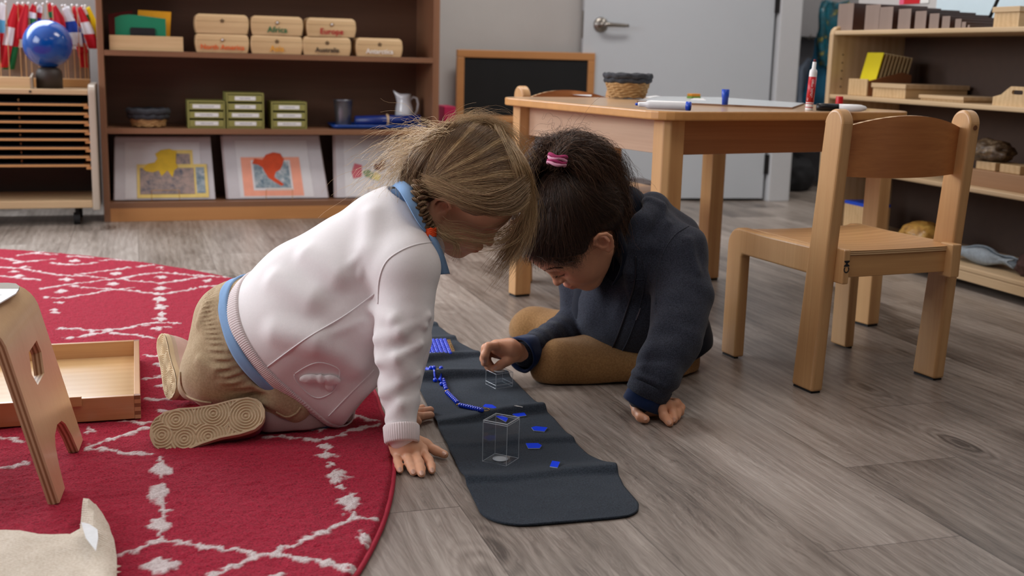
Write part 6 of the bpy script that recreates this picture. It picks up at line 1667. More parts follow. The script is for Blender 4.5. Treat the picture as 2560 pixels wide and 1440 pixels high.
body1 = SDF(H1.prims()+[RC(neck1, neck0, 0.050, 0.052, 0.03), RC(neck0, P(900, 680, 2.11), 0.06, 0.085, 0.04), RC(P(900, 680, 2.11), P(660, 830, 2.16), 0.085, 0.085, 0.03),
     RC(neck0, shN, 0.04, 0.040, 0.03), RC(neck0, shF, 0.04, 0.040, 0.03)]
    + CH([shN, elN, wrN], [0.036, 0.028, 0.0185], 0.02)+CH([shF, elF, wrF], [0.036, 0.028, 0.0185], 0.02)+hand1
    + [RC(P(640, 850, 2.15), P(820, 1010, 2.11), 0.075, 0.045, 0.03), RC(P(640, 850, 2.2), P(860, 985, 2.27), 0.075, 0.045, 0.03),
       RC(P(820, 1015, 2.11), P(680, 1045, 2.08), 0.040, 0.024, 0.01), RC(P(860, 990, 2.28), P(500, 930, 2.33), 0.040, 0.022, 0.01)])
sdf_obj('body', body1, 0.0021, skin1, girl, ORG1, 1, {'flush': H1.flush})
headS1 = SDF(H1.prims())
# fingernails of the near hand
nv, nf = [], []
for px_, py_, ax in ((1000, 1174, (0.15, -1)), (1033, 1179, (0.2, -1)), (1054, 1182, (0.1, -1)), (1080, 1175, (0.15, -1)), (1110, 1133, (1, -0.45))):
    hp = body1.trace(px_, py_)
    if hp is None: continue
    n_ = body1.grad(hp[None])[0]; av = fl(px_+ax[0]*10, py_-ax[1]*10, 0)-fl(px_, py_, 0)
    v, f = nail(hp, n_, av, 0.0075, 0.0085, None, None, ORG1); nf += [tuple(i+len(nv) for i in q) for q in f]; nv += v
if nv: mesh_obj('fingernails', nv, nf, plain('fair_nail', rgb(244, 200, 178), 0.25, var=0.01), girl, True)

# ---- cardigan
tor = [P(665, 830, 2.16), P(780, 750, 2.14), P(900, 682, 2.115), P(985, 600, 2.10)]
def torso(grow=0.0, k=0.03):
    q = [RC(tor[0], tor[1], 0.106+grow, 0.114+grow, 0.0), RC(tor[1], tor[2], 0.112+grow, 0.112+grow, k), RC(tor[2], tor[3], 0.112+grow, 0.088+grow, k),
         RC(tor[3], P(1000, 545, 2.10), 0.088+grow, 0.060+grow, 0.03)]
    return q
slN = [P(1012, 664, 1.992), P(1012, 790, 1.96), P(1000, 900, 1.935), P(1000, 1000, 1.92), G3(1004, 1088, 0.050)]
slF = [P(1015, 650, 2.215), P(1030, 850, 2.20), G3(998, 1026, 0.050)]
_t0 = SDF([RC(tor[0], tor[1], 0.106, 0.114, 0.0)])
Ahem, Nhem, Bhem = P(580, 706, 2.17), _t0.trace(606, 872), P(842, 1064, 2.10)
hn = np.cross(Nhem-Ahem, Bhem-Ahem); hn /= np.linalg.norm(hn)
if hn@RT > 0: hn = -hn                         # points to the lower left, out of the garment
fe0, fe1 = P(850, 1068, 2.07), P(950, 955, 2.07)
fn_ = np.cross(fe1-fe0, FW); fn_ /= np.linalg.norm(fn_)
if fn_@UP > 0: fn_ = -fn_
def seg_d3(P_, a, b):
    d = b-a; t = np.clip(((P_-a)@d)/(d@d), 0, 1); return np.linalg.norm(P_-a-t[:, None]*d, axis=1), t
def cdisp(P_):
    # soft hanging folds on the body of the garment, tighter ones along the sleeves
    q = P_-ORG1; a = q@RT; b = q@UP; c = q@FW
    d = 0.0040*noise3(np.c_[a*0.6+b*1.5, b*0.5-a*0.4, c*0.6], 11, 5)+0.0055*noise3(np.c_[a*0.45-b*0.3, b*1.3, c*0.7], 8, 15)*np.clip(1.5-abs(b-0.2)*5, 0, 1)
    d += 0.0022*np.sin((b*0.8+a*0.25)*52+3.6*noise3(P_, 5, 8))*np.clip(1.2-np.abs(a+0.10)*4, 0, 1)*np.clip((0.28-b)*8, 0, 1)
    for i, (s0, s1) in enumerate(zip(slN[:-1], slN[1:])):
        dist, t = seg_d3(P_, s0, s1); m = np.clip(1-(dist-0.03)/0.03, 0, 1)*np.clip(1.0-abs((i+t)/4-0.55)*1.9, 0, 1)
        u_ = (i+t)*0.11
        d += m*0.0030*np.sin(u_*80+a*70*(1 if i % 2 else -1)+4*noise3(P_, 8, 11))
    return d
card = SDF(torso()+[RC(P(745, 860, 2.10), P(850, 965, 2.095), 0.088, 0.072, 0.06), RC(P(860, 800, 2.08), P(905, 930, 2.09), 0.085, 0.055, 0.05)], cdisp)
card.add(HS(Nhem, hn, 0.003), HS(fe0, fn_, 0.003))
card.add([RC(P(960, 600, 2.09), slN[0], 0.075, 0.058, 0.03)]+CH(slN, [0.0555, 0.048, 0.0405, 0.034, 0.0285], 0.018)+[RC(P(980, 600, 2.12), slF[0], 0.07, 0.055, 0.04)]+CH(slF, [0.052, 0.040, 0.030], 0.02))
for q_ in ([(930, 768), (985, 800), (1060, 815)], [(945, 850), (1000, 830), (1070, 790)], [(948, 905), (990, 895), (1048, 862)], [(955, 985), (1000, 960), (1046, 935)], [(965, 1050), (1000, 1010), (1044, 985)]
           ):
    hits = [card.trace(*p_) for p_ in q_]
    if all(h is not None for h in hits): card.p += CH([h+FW*0.0035 for h in hits], [0.005, 0.009, 0.004], 0.012)
for q_ in ([(690, 700), (780, 745), (880, 748)], [(770, 640), (845, 690), (905, 640)], [(690, 830), (790, 850), (905, 800)], [(850, 880), (890, 910), (900, 950)], [(930, 540), (925, 620), (900, 690)]):
    hits = [card.trace(*p_) for p_ in q_]
    if all(h is not None for h in hits): card.p += CH([h+FW*0.007 for h in hits], [0.006, 0.012, 0.005], 0.034)
# neck opening
card.add(RC(P(1040, 470, 2.09), P(1030, 560, 2.10), 0.050, 0.052, 0.006, 's'))
KNIT = fabric('white_fine_knit', rgb(244, 240, 240), 800, 0.03, 0.25, 0.25)
sdf_obj('cardigan', card, 0.0030, KNIT, girl, ORG1, 3)
# ribbed hem band following the cut edge, traced on the garment just inside the hem
RIB = fabric('white_rib_knit', rgb(236, 224, 224), 900, 0.03, 0.2, 0.2)
def ribbon(center, normal, side_vecs, width, ribs, amp, thick=0.004):
    """strip along center; side_vecs = in-surface direction across the band"""
    V = []; n = len(center); nw = 5
    for i in range(n):
        for j in range(nw):
            t = j/(nw-1); V.append(center[i]+side_vecs[i]*width*t+normal[i]*(thick*(0.35+0.65*math.sin(math.pi*min(max(t, 0.06), 0.94)))+amp*math.sin(2*math.pi*ribs*i/n)))
    F_ = [(i*nw+j, (i+1)*nw+j, (i+1)*nw+j+1, i*nw+j+1) for i in range(n-1) for j in range(nw-1)]
    return V, F_
def hem_band(name, sdf, pxs, width, ribs, inward, mat, parent, org, amp=0.0010, n=520):
    pts = np.array([np.array(p_, float) for p_ in pxs]); 
    cp = catmull(np.c_[pts, np.zeros(len(pts))], n)[:, :2]; hit = [sdf.trace(*p_) for p_ in cp[::8]]
    ok = [(i*8, h) for i, h in enumerate(hit) if h is not None and h[1] < 2.6]
    ii = np.array([o[0] for o in ok]); hh = np.array([o[1] for o in ok]); C_ = np.stack([np.interp(np.arange(n), ii, hh[:, q]) for q in range(3)], 1)
    # smooth
    for _ in range(30): C_[1:-1] = 0.5*C_[1:-1]+0.25*(C_[:-2]+C_[2:])
    N_ = sdf.grad(C_); T = np.gradient(C_, axis=0); T /= np.linalg.norm(T, axis=1)[:, None]
    for _ in range(30): N_[1:-1] = 0.5*N_[1:-1]+0.25*(N_[:-2]+N_[2:])
    N_ -= T*(N_*T).sum(1)[:, None]; N_ /= np.linalg.norm(N_, axis=1)[:, None]; Sd = np.cross(N_, T)
    if (Sd@inward).mean() < 0: Sd = -Sd
    V, F_ = ribbon(C_, N_, Sd, width, ribs, amp)
    o = mesh_obj(name, np.array(V)-org, F_, mat, parent, True); md = o.modifiers.new('s', 'SOLIDIFY'); md.thickness = 0.003; md.offset = 0
    return o
def section_band(name, sdf, pc, pn, width, ribs, clip, mat, parent, org, amp=0.0010, lift=0.0030, nseg=620, out0=0.0):
    """knitted band following the garment where it meets the plane; pn points out of the garment"""
    pn = pn/np.linalg.norm(pn); e1 = np.cross(pn, [0, 0, 1.0]); e1 /= np.linalg.norm(e1); e2 = np.cross(pn, e1); nw = 6; rows = []; ctr0 = pc
    an = np.linspace(0, 2*math.pi, nseg, endpoint=False); D = np.cos(an)[:, None]*e1+np.sin(an)[:, None]*e2
    for j in range(nw):
        t = j/(nw-1); c = ctr0-pn*(width*t-out0); lo = np.full(nseg, 0.02); hi = np.full(nseg, 0.24)
        for _ in range(18):
            mid = (lo+hi)/2; d = sdf.ev(c+D*mid[:, None]); lo = np.where(d < 0, mid, lo); hi = np.where(d < 0, hi, mid)
        r = lo
        for _ in range(4): r = 0.5*r+0.25*(np.roll(r, 1)+np.roll(r, -1))
        lf_ = lift*(0.2 if t in (0, 1) else 1)+(0 if t in (0, 1) else amp*np.sin(an*ribs))
        rows.append(c+D*(r+lf_)[:, None])
    V = np.stack(rows, 1).reshape(-1, 3); F_ = []
    for i in range(nseg):
        i2 = (i+1) % nseg
        if clip(rows[0][i]) and clip(rows[0][i2]):
            for j in range(nw-1): F_.append((i*nw+j, i2*nw+j, i2*nw+j+1, i*nw+j+1))
    o = mesh_obj(name, V-org, F_, mat, parent, True); md = o.modifiers.new('s', 'SOLIDIFY'); md.thickness = 0.003; md.offset = 0
    return o
tors_only = SDF(torso()+[RC(P(745, 860, 2.10), P(850, 965, 2.095), 0.088, 0.072, 0.06), RC(P(860, 800, 2.08), P(905, 930, 2.09), 0.085, 0.055, 0.05)], cdisp)
hc_ = P(700, 880, 2.12); hc_ = hc_-hn*((hc_-Nhem)@hn)
section_band('hem_ribbing', tors_only, hc_, hn, 0.026, 170, lambda p_: (p_-fe0)@fn_ < 0.002, RIB, girl, ORG1, amp=0.0007, lift=0.0020, out0=0.002, nseg=1400)
# cuff
def cuff(name, a, b, r0, r1, ribs, mat, parent, org, amp=0.0007, seg=220):
    a = np.array(a); b = np.array(b); T = (b-a)/np.linalg.norm(b-a); A_ = np.cross(T, [0.3, 0.9, 0.2]); A_ /= np.linalg.norm(A_); B2 = np.cross(T, A_); V = []; L_ = np.linalg.norm(b-a)
    prof = [(0, -0.003), (0.02, 0.0), (0.12, 0.0018), (0.5, 0.002), (0.9, 0.0018), (1.0, 0.0), (1.0, -0.004), (0.85, -0.006)]
    for s_, o_ in prof:
        for k in range(seg):
            an = 2*math.pi*k/seg; r = r0+(r1-r0)*s_+o_+(amp*math.sin(ribs*an) if 0.05 < s_ < 0.99 else 0); V.append(a+T*L_*s_+A_*r*math.cos(an)+B2*r*math.sin(an))
    F_ = [(i*seg+k, i*seg+(k+1) % seg, (i+1)*seg+(k+1) % seg, (i+1)*seg+k) for i in range(len(prof)-1) for k in range(seg)]
    return mesh_obj(name, np.array(V)-org, F_, mat, parent, True)
ca, cb_ = slN[3]*0.28+slN[4]*0.72, G3(1004, 1094, 0.043)
cuff('cuff', slN[3]*0.30+slN[4]*0.70, slN[4]+(slN[4]-slN[3])/np.linalg.norm(slN[4]-slN[3])*0.014, 0.0300, 0.0282, 46, RIB, girl, ORG1)
# front placket line, side seam, shoulder seam as fine raised welts
def welt(name, sdf, pxs, r, mat, parent, org, sink=0.3, n=60, flat=1.0):
    pts = catmull(np.c_[np.array(pxs, float), np.zeros(len(pxs))], n)[:, :2]; H_ = [sdf.trace(*p_) for p_ in pts]; H_ = [h for h in H_ if h is not None]
    C_ = np.array(H_)
    for _ in range(6): C_[1:-1] = 0.5*C_[1:-1]+0.25*(C_[:-2]+C_[2:])
    C_ = C_-FW*0.0+sdf.grad(C_)*r*(1-sink)*0.4
    v, f = tube(C_, r, 6); return mesh_obj(name, np.array(v)-org, f, mat, parent, True)
welt('side_seam', card, [(662, 922), (760, 850), (860, 790), (935, 735)], 0.0013, KNIT, girl, ORG1)
welt('shoulder_seam', card, [(945, 760), (948, 700), (965, 655), (1000, 628), (1040, 612), (1078, 606)], 0.0014, KNIT, girl, ORG1)
welt('placket_edge', card, [(822, 1040), (860, 1000), (905, 955), (935, 925)], 0.0013, KNIT, girl, ORG1)
# patch pocket with a knitted bow
def patch(name, sdf, poly, lift, thick, mat, parent, org, step=0.006):
    xs = [p_[0] for p_ in poly]; v, f = sheet([(x*0.001, y*0.001) for x, y in poly], [], step)
    H_ = np.array([sdf.trace(x*1000, y*1000) if sdf.trace(x*1000, y*1000) is not None else [np.nan]*3 for x, y in v]); ok = ~np.isnan(H_).any(1); H_[~ok] = H_[ok].mean(0)
    H_ = H_+sdf.grad(H_)*lift; o = mesh_obj(name, H_-org, [t[::-1] for t in f], mat, parent, True); md = o.modifiers.new('s', 'SOLIDIFY'); md.thickness = thick; md.offset = 0; return o
welt('pocket_edge', card, [(738, 934), (762, 918), (795, 905), (826, 912), (850, 925), (846, 950), (836, 976), (815, 990), (790, 996), (762, 978), (738, 950), (736, 936)], 0.0011, KNIT, girl, ORG1, 0.5)
bc_ = card.trace(803, 944); bn = card.grad(bc_[None])[0]; ba_ = card.trace(845, 945)-card.trace(760, 952); ba_ -= bn*(ba_@bn); ba_ /= np.linalg.norm(ba_); bb_ = np.cross(bn, ba_); bb_ = bb_ if bb_@UP > 0 else -bb_
Rb = np.array([ba_, bn, bb_]); R1 = np.array([ba_*0.94-bb_*0.34, bn, bb_*0.94+ba_*0.34]); R2 = np.array([ba_*0.85+bb_*0.52, bn, bb_*0.85-ba_*0.52])
bow = SDF([EL(bc_+bn*0.004, (0.0065, 0.006, 0.010), Rb, 0.0), EL(bc_-ba_*0.020+bb_*0.001+bn*0.003, (0.019, 0.0055, 0.010), Rb, 0.004), EL(bc_+ba_*0.018-bb_*0.004+bn*0.003, (0.017, 0.0055, 0.011), R1, 0.004), EL(bc_+ba_*0.012-bb_*0.018+bn*0.002, (0.008, 0.004, 0.014), Rb, 0.003)], lambda P_: 0.0008*noise3(P_, 160, 77))
sdf_obj('knitted_bow', bow, 0.0016, KNIT, girl, ORG1, 1)

# ---- pale blue shirt: tail under the hem, collar
SHIRT = fabric('pale_blue_jersey', rgb(136, 172, 214), 700, 0.05, 0.1, 0.15)
sh = SDF(torso(-0.007)+[RC(P(745, 860, 2.105), P(840, 955, 2.10), 0.080, 0.062, 0.06)])
sh.add(HS(Nhem+hn*0.016, hn, 0.002), HS(fe0-fn_*0.02, fn_, 0.002))
sdf_obj('shirt', sh, 0.004, SHIRT, girl, ORG1, 2)
def sheet_strip(name, rows, mat, parent, org, thick=0.003):
    R_0 = [catmull(r, 40) for r in rows]; nr = len(R_0); V = np.concatenate(R_0); F_ = [(i*40+j, i*40+j+1, (i+1)*40+j+1, (i+1)*40+j) for i in range(nr-1) for j in range(39)]
    o = mesh_obj(name, V-org, F_, mat, parent, True); md = o.modifiers.new('s', 'SOLIDIFY'); md.thickness = thick; md.offset = 0; return o
sheet_strip('collar', [[P(975, 470, 2.17), P(985, 466, 2.08), P(1000, 480, 2.03), P(1020, 512, 2.005), P(1040, 548, 2.0), P(1062, 580, 2.005)],
                       [P(995, 455, 2.17), P(1005, 452, 2.09), P(1022, 470, 2.04), P(1040, 500, 2.02), P(1056, 530, 2.015), P(1078, 565, 2.015)],
                       [P(1010, 448, 2.16), P(1020, 452, 2.10), P(1036, 472, 2.055), P(1052, 500, 2.04), P(1064, 528, 2.035), P(1084, 560, 2.03)]], SHIRT, girl, ORG1)
sheet_strip('collar_point', [[P(1066, 575, 2.01), P(1078, 600, 1.995), P(1092, 640, 1.99), P(1098, 686, 2.0)],
                             [P(1080, 580, 2.015), P(1095, 605, 2.0), P(1110, 640, 2.0), P(1124, 684, 2.01)]], SHIRT, girl, ORG1)

# ---- khaki trousers
KH = fabric('khaki_twill', rgb(188, 166, 134), 500, 0.10, 0.1, 0.3, heather=rgb(166, 144, 112))
def tdisp(P_):
    q = P_-ORG1; a = q@RT; b = q@UP
    d = 0.0022*np.sin((a*0.9+b*0.75)*40+6.0*noise3(P_, 7, 3))*np.clip(0.2+noise3(P_, 9, 21), 0, 1)+0.0045*noise3(P_, 12, 6)+0.0015*noise3(P_, 34, 16)
    # gathers of the elastic waist
    dist = (P_-Nhem)@hn-0.040; g = np.exp(-(dist/0.015)**2); t = np.arctan2((P_-tor[0])@UP, (P_-tor[0])@FW)
    return d*(1-g*0.6)+g*0.0026*np.sin(t*60+2.5*noise3(P_, 22, 9))
tr_s = SDF([RC(P(605, 822, 2.185), P(578, 915, 2.165), 0.088, 0.090, 0.0), RC(P(592, 905, 2.15), P(795, 1006, 2.12), 0.080, 0.048, 0.03), RC(P(600, 880, 2.24), P(860, 965, 2.29), 0.085, 0.052, 0.03),
     RC(P(700, 990, 2.08), P(735, 1015, 2.075), 0.040, 0.034, 0.02), RC(P(500, 930, 2.20), P(490, 960, 2.20), 0.034, 0.034, 0.02), RC(P(605, 822, 2.185), P(690, 780, 2.18), 0.086, 0.080, 0.02)], tdisp)
tr_s.add(HS(Nhem-hn*0.02, -hn, 0.003), HS((0, 0, 0.018), (0, 0, -1), 0.003))
for q_ in ([(520, 760), (500, 810), (515, 850)], [(560, 800), (580, 850), (560, 905)], [(620, 860), (640, 900), (700, 930)], [(500, 900), (540, 925), (600, 930)], [(560, 950), (620, 960), (680, 985)], [(660, 930), (690, 970), (740, 1000)]):
    hits = [tr_s.trace(*p_) for p_ in q_]
    if all(h is not None for h in hits): tr_s.p += CH([h+FW*0.003 for h in hits], [0.004, 0.008, 0.004], 0.014)
sdf_obj('trousers', tr_s, 0.0030, KH, girl, ORG1, 2)
welt('trouser_cuff_edge', tr_s, [(452, 930), (455, 965), (470, 990), (500, 1002), (530, 1006)], 0.0022, KH, girl, ORG1)
welt('trouser_cuff_edge', tr_s, [(690, 1030), (715, 1042), (738, 1035), (752, 1018)], 0.0022, KH, girl, ORG1)
waist = SDF(tors_only.p+tr_s.p[:3]+tr_s.p[5:6])
section_band('shirt_hem', waist, hc_+hn*0.017, hn, 0.020, 3, lambda p_: (p_-fe0)@fn_ < -0.004, SHIRT, girl, ORG1, amp=0.0004, lift=0.0022, nseg=400)
LEG = fabric('dusty_pink_leggings', rgb(168, 142, 140), 700, 0.06, 0.1, 0.2)
lg_s = SDF([RC(P(676, 1050, 2.075), P(760, 1052, 2.085), 0.027, 0.031, 0.0), RC(P(760, 1052, 2.085), P(835, 1040, 2.11), 0.031, 0.036, 0.01)]); lg_s.add(HS((0, 0, 0.016), (0, 0, -1), 0.003))
sdf_obj('leggings', lg_s, 0.003, LEG, girl, ORG1, 1)

# ---- shoes
OUTL = [(-0.5, 0.0), (-0.485, 0.075), (-0.45, 0.125), (-0.38, 0.165), (-0.25, 0.178), (-0.08, 0.170), (0.08, 0.185), (0.22, 0.212), (0.34, 0.208), (0.43, 0.165), (0.48, 0.095), (0.5, 0.0)]
def shoe(name, toe, heel, nrm, scale_w, mats, parent, org, label):
    toe, heel = np.array(toe), np.array(heel); Lg = np.linalg.norm(toe-heel); a = (toe-heel)/Lg; n = np.array(nrm); n = n-a*(n@a); n /= np.linalg.norm(n); b = np.cross(n, a); c = (toe+heel)/2
    ring = [(x, y) for x, y in OUTL]+[(x, -y*0.92) for x, y in OUTL[-2:0:-1]]
    ring = catmull(np.c_[np.array(ring+[ring[0]]), np.zeros(len(ring)+1)], 97)[:-1, :2]; k = len(ring)
    e = empty(name); e.parent = parent; e.location = tuple(c-org); e['label'] = label
    def pt(x, y, h): return a*x*Lg+b*y*Lg*scale_w+n*h
    def loft(nm, layers, mat, cap0=False, cap1=False):
        V = []
        for s_, h, xo in layers:
            for x, y in ring: V.append(pt(x*s_[0]+xo, y*s_[1], h))
        F_ = [(i*k+q, i*k+(q+1) % k, (i+1)*k+(q+1) % k, (i+1)*k+q) for i in range(len(layers)-1) for q in range(k)]
        if cap0: F_.append(tuple(range(k))[::-1])
        if cap1: F_.append(tuple((len(layers)-1)*k+q for q in range(k)))
        return mesh_obj(nm, V, F_, mat, e, True)
    loft('outsole_edge', [((0.97, 0.96), 0.0, 0), ((1.0, 1.0), -0.003, 0), ((1.0, 1.0), -0.010, 0)], mats[0])
    loft('midsole', [((1.0, 1.0), -0.010, 0), ((0.985, 0.985), -0.0105, 0), ((0.985, 0.985), -0.019, 0)], mats[1])
    loft('upper', [((0.975, 0.975), -0.019, 0), ((0.98, 0.98), -0.026, 0), ((0.95, 0.95), -0.040, 0), ((0.86, 0.86), -0.052, -0.02), ((0.68, 0.72), -0.062, -0.08), ((0.50, 0.58), -0.070, -0.16), ((0.36, 0.46), -0.072, -0.2)], mats[2], cap1=True)
    # tread: fine grid with raised concentric rings
    nx, ny = 190, 84; V = []; keep = {}; F_ = []
    cen = [(-0.33, 0.02, 0.0), (-0.06, -0.07, 0), (0.22, 0.10, 0), (0.26, -0.09, 0), (0.02, 0.13, 0), (0.40, 0.02, 0)]
    ringL = [tuple(q) for q in ring]
    for i in range(nx):
        for j in range(ny):
            x = -0.5+i/(nx-1); hwp = np.interp(x, [q[0] for q in OUTL], [q[1] for q in OUTL]); hwn = hwp*0.92
            y = (j/(ny-1)*2-1); y = y*(hwp if y > 0 else hwn)*0.985
            ed = 1-abs(j/(ny-1)*2-1); ds = [math.hypot(x-cx_, y-cy_) for cx_, cy_, _ in cen]; dm = min(ds); fr = 62
            h = 0.0012*np.clip(math.sin(dm*2*math.pi*fr*0.62)*2.2, -1, 1) if dm < 0.17 else 0.0010*np.clip(math.sin(ds[3]*2*math.pi*34)*2, -1, 1)
            if ed < 0.12 or abs(x) > 0.465: h = 0.0012
            V.append(pt(x, y, h+0.0004)); keep[(i, j)] = True
    F_ = [(i*ny+j, (i+1)*ny+j, (i+1)*ny+j+1, i*ny+j+1) for i in range(nx-1) for j in range(ny-1)]
    mesh_obj('tread', V, F_, mats[0], e, True)
    return e, pt
SOLE = plain('tan_rubber_sole', rgb(208, 186, 150), 0.65, var=0.10, nscale=16, bmp=0.2, bscale=300)
MIDS = plain('brick_midsole', rgb(142, 84, 68), 0.6, var=0.12, nscale=20); UPP = plain('magenta_floral_leather', rgb(128, 56, 84), 0.5, var=0.2, nscale=24)
UPP2 = plain('pale_pink_leather', rgb(206, 170, 158), 0.55, var=0.06); MID2 = plain('pale_tan_midsole', rgb(196, 172, 150), 0.6)
e1, pt1 = shoe('shoe', P(374, 1090, 2.045), P(662, 1024, 2.035), -FW*0.90+UP*0.42, 1.0, (SOLE, MIDS, UPP), girl, ORG1, 'near shoe with its tan sole towards the viewer')
e2, pt2 = shoe('shoe', P(432, 994, 2.26), P(400, 838, 2.38), -RT*0.66-FW*0.70+UP*0.1, 0.80, (SOLE, MID2, UPP2), girl, ORG1, 'far shoe, pale pink with an orange star patch')
ORP2 = plain('rust_patch', rgb(190, 112, 84), 0.6)

# ---- hair: cap, swept strands, braid, loose locks
hz1 = [(-0.6, -0.34), (-0.25, -0.30), (-0.12, -0.02), (0.0, 0.05), (0.12, 0.05), (0.22, 0.10), (0.34, 0.24), (0.6, 0.34)]
capP = [EL(H1.w(-0.05, 0, 0.12), np.array([0.545, 0.455, 0.475])*H1.H, H1.R, 0.0), EL(H1.w(0.12, 0, 0.12), np.array([0.36, 0.395, 0.39])*H1.H, H1.R, 0.03), EL(H1.w(-0.22, 0, -0.05), np.array([0.30, 0.345, 0.32])*H1.H, H1.R, 0.03)]
def hairline(head, hz):
    xs = [a for a, b in hz]; zs = [b for a, b in hz]
    def fn(p):
        q = head.loc(p); return (np.interp(q[:, 0], xs, zs)-q[:, 2]-0.03*np.abs(q[:, 1]/0.35)*0)*head.H*0.8
    return Prim(fn, head.C, 1e9, 0.012, 'i')
cap1 = SDF(list(capP), lambda P_: 0.0016*np.sin(H1.loc(P_)[:, 1]*60+6*noise3(P_, 14, 2)))
full1 = SDF(list(capP))
cap1.add(hairline(H1, hz1))
rg = np.random.default_rng(7)
BL = [rgb(100, 76, 56), rgb(138, 108, 80), rgb(176, 144, 106), rgb(222, 192, 146)]
V, F_ = cap1.mesh(0.0030); V = relax(V, F_, 2)
cm = np.array(BL[1][:3])*0.78; tt_ = np.tile(np.r_[cm, 1], (len(V), 1)); tt_[:, :3] *= (0.85+0.3*vnoise(V, 120, 4))[:, None]
HM1 = hairmat('blonde_hair', 0.34)
fast_mesh('hair_base', V-ORG1, F_, HM1, girl, True, {'tint': tt_})
hs1 = HairSet()
gx_, gy_ = 1066, 458
def on(sdf, px_, py_, lift=0.004, fall=None):
    h = sdf.trace(px_, py_)
    if h is None or h[1] > 2.6: return P(px_, py_, fall or H1.C[1])
    return h+sdf.grad(h[None])[0]*lift
def gl_(pts, lift=0.004, fall=None):
    out = []
    for q in pts:
        out.append(on(full1, q[0], q[1], lift) if len(q) == 2 else P(q[0], q[1], q[2]))
    return np.array(out)
# near side: from the parting over the top, converging on the braid root behind the ear
tops = [(1075, 352), (1110, 325), (1150, 312), (1195, 310), (1235, 325), (1265, 350), (1288, 390), (1300, 430), (1306, 470), (1304, 505)]
G = []
for i, (x, y) in enumerate(tops):
    mx_, my_ = (x*0.55+gx_*0.45), (y*0.55+gy_*0.45)-18+4*i*0.6; m2x, m2y = (x*0.22+gx_*0.78), (y*0.22+gy_*0.78)-12+i*1.6
    G.append(gl_([(x, y), ((x+mx_)/2, (y+my_)/2-6), (mx_, my_), (m2x, m2y), (gx_, gy_)], 0.003))
C_ = bundle(G, 9000, 16, rg, 0.0048, 0.0065, 1.0, lenvar=0.10, tip=0.0)
C_ = snap_pts(full1, C_.reshape(-1, 3), 0.0015, False).reshape(C_.shape)+rg.normal(size=(len(C_), 1, 3))*0.0016
hs1.add(C_, 0.00023, BL, rg, 3)
for gi in (1, 3, 5, 6, 7, 8):       # loose golden locks lying over the sweep
    C_ = bundle([G[gi], G[gi+1]*0.35+G[gi]*0.65], 130, 16, rg, 0.0016, 0.006, 1.0, lenvar=0.12, tip=0.0); C_ = snap_pts(full1, C_.reshape(-1, 3), 0.0035, False).reshape(C_.shape)+rg.normal(size=(len(C_), 1, 3))*0.001; hs1.add(C_, 0.00026, [BL[2], BL[3], rgb(232, 200, 150)], rg, 3)
# lower rows towards the nape
G = [gl_([(1085, 345), (1040, 380), (1012, 430), (1012, 470), (1030, 500), (1056, 520)], 0.003), gl_([(1120, 322), (1060, 380), (1030, 430), (1030, 470), (1045, 500), (1060, 520)], 0.003), gl_([(1140, 320), (1080, 380), (1050, 430), (1045, 465), (1055, 500), (1066, 520)], 0.003)]
C_ = bundle(G, 1500, 14, rg, 0.004, 0.003, 1.5, lenvar=0.05); hs1.add(C_, 0.00032, BL, rg, 3)
# front lock swept across cheek and temple back to the tie
G = [gl_([(1300, 440), (1265, 466), (1215, 482), (1160, 476), (1112, 462), (1070, 450)], 0.004), gl_([(1308, 470), (1275, 500), (1225, 510), (1165, 494), (1118, 472), (1074, 454)], 0.005), gl_([(1310, 495), (1282, 526), (1235, 532), (1178, 512), (1128, 484), (1078, 458)], 0.005)]
C_ = bundle(G, 900, 16, rg, 0.0040, 0.0025, 1.0, lenvar=0.03); hs1.add(C_, 0.00030, [BL[1], BL[2], BL[3]], rg, 3)
fx = H1.C[1]-0.075
G = [gl_([(1300, 520), (1280, 590, fx), (1230, 610, fx-0.01), (1160, 605, fx-0.012), (1110, 590, fx-0.01), (1088, 570, fx)]), gl_([(1290, 540), (1250, 575, fx-0.005), (1200, 585, fx-0.012), (1150, 570, fx-0.014), (1110, 575, fx-0.01), (1090, 565, fx)]),
     gl_([(1312, 540), (1300, 590, fx), (1240, 625, fx-0.005), (1160, 618, fx-0.012), (1105, 596, fx-0.01), (1086, 574, fx)])]
C_ = bundle(G, 75, 18, rg, 0.0050, 0.004, 1.0, lenvar=0.05); C_ = snap_pts(headS1, C_.reshape(-1, 3), 0.003).reshape(C_.shape); hs1.add(C_, 0.00036, [BL[2], BL[3]], rg, 3)
# curtain hanging in front of the forehead
fy0 = H1.C[1]-0.05
G = [gl_([(1255, 340), (1302, 420), (1322, 500, fy0), (1318, 570, fy0), (1285, 640, fy0), (1222, 715, fy0)]), gl_([(1240, 330), (1290, 410), (1312, 500, fy0-0.02), (1300, 570, fy0-0.02), (1262, 630, fy0-0.01), (1232, 690, fy0)]),
     gl_([(1260, 345), (1305, 430), (1322, 520, fy0+0.06), (1310, 590, fy0+0.06), (1292, 640, fy0+0.04), (1250, 690, fy0+0.02)]), gl_([(1235, 330), (1280, 430), (1296, 510, fy0-0.03), (1290, 560, fy0-0.03), (1270, 600, fy0-0.02), (1236, 640, fy0-0.01)])]
C_ = bundle(G, 2200, 20, rg, 0.0052, 0.006, 1.1, lenvar=0.55, tip=0.3); C_ = snap_pts(full1, C_.reshape(-1, 3), 0.002).reshape(C_.shape); hs1.add(C_, 0.00023, [rgb(150, 120, 86), BL[2], BL[3], rgb(236, 208, 166)], rg, 3)
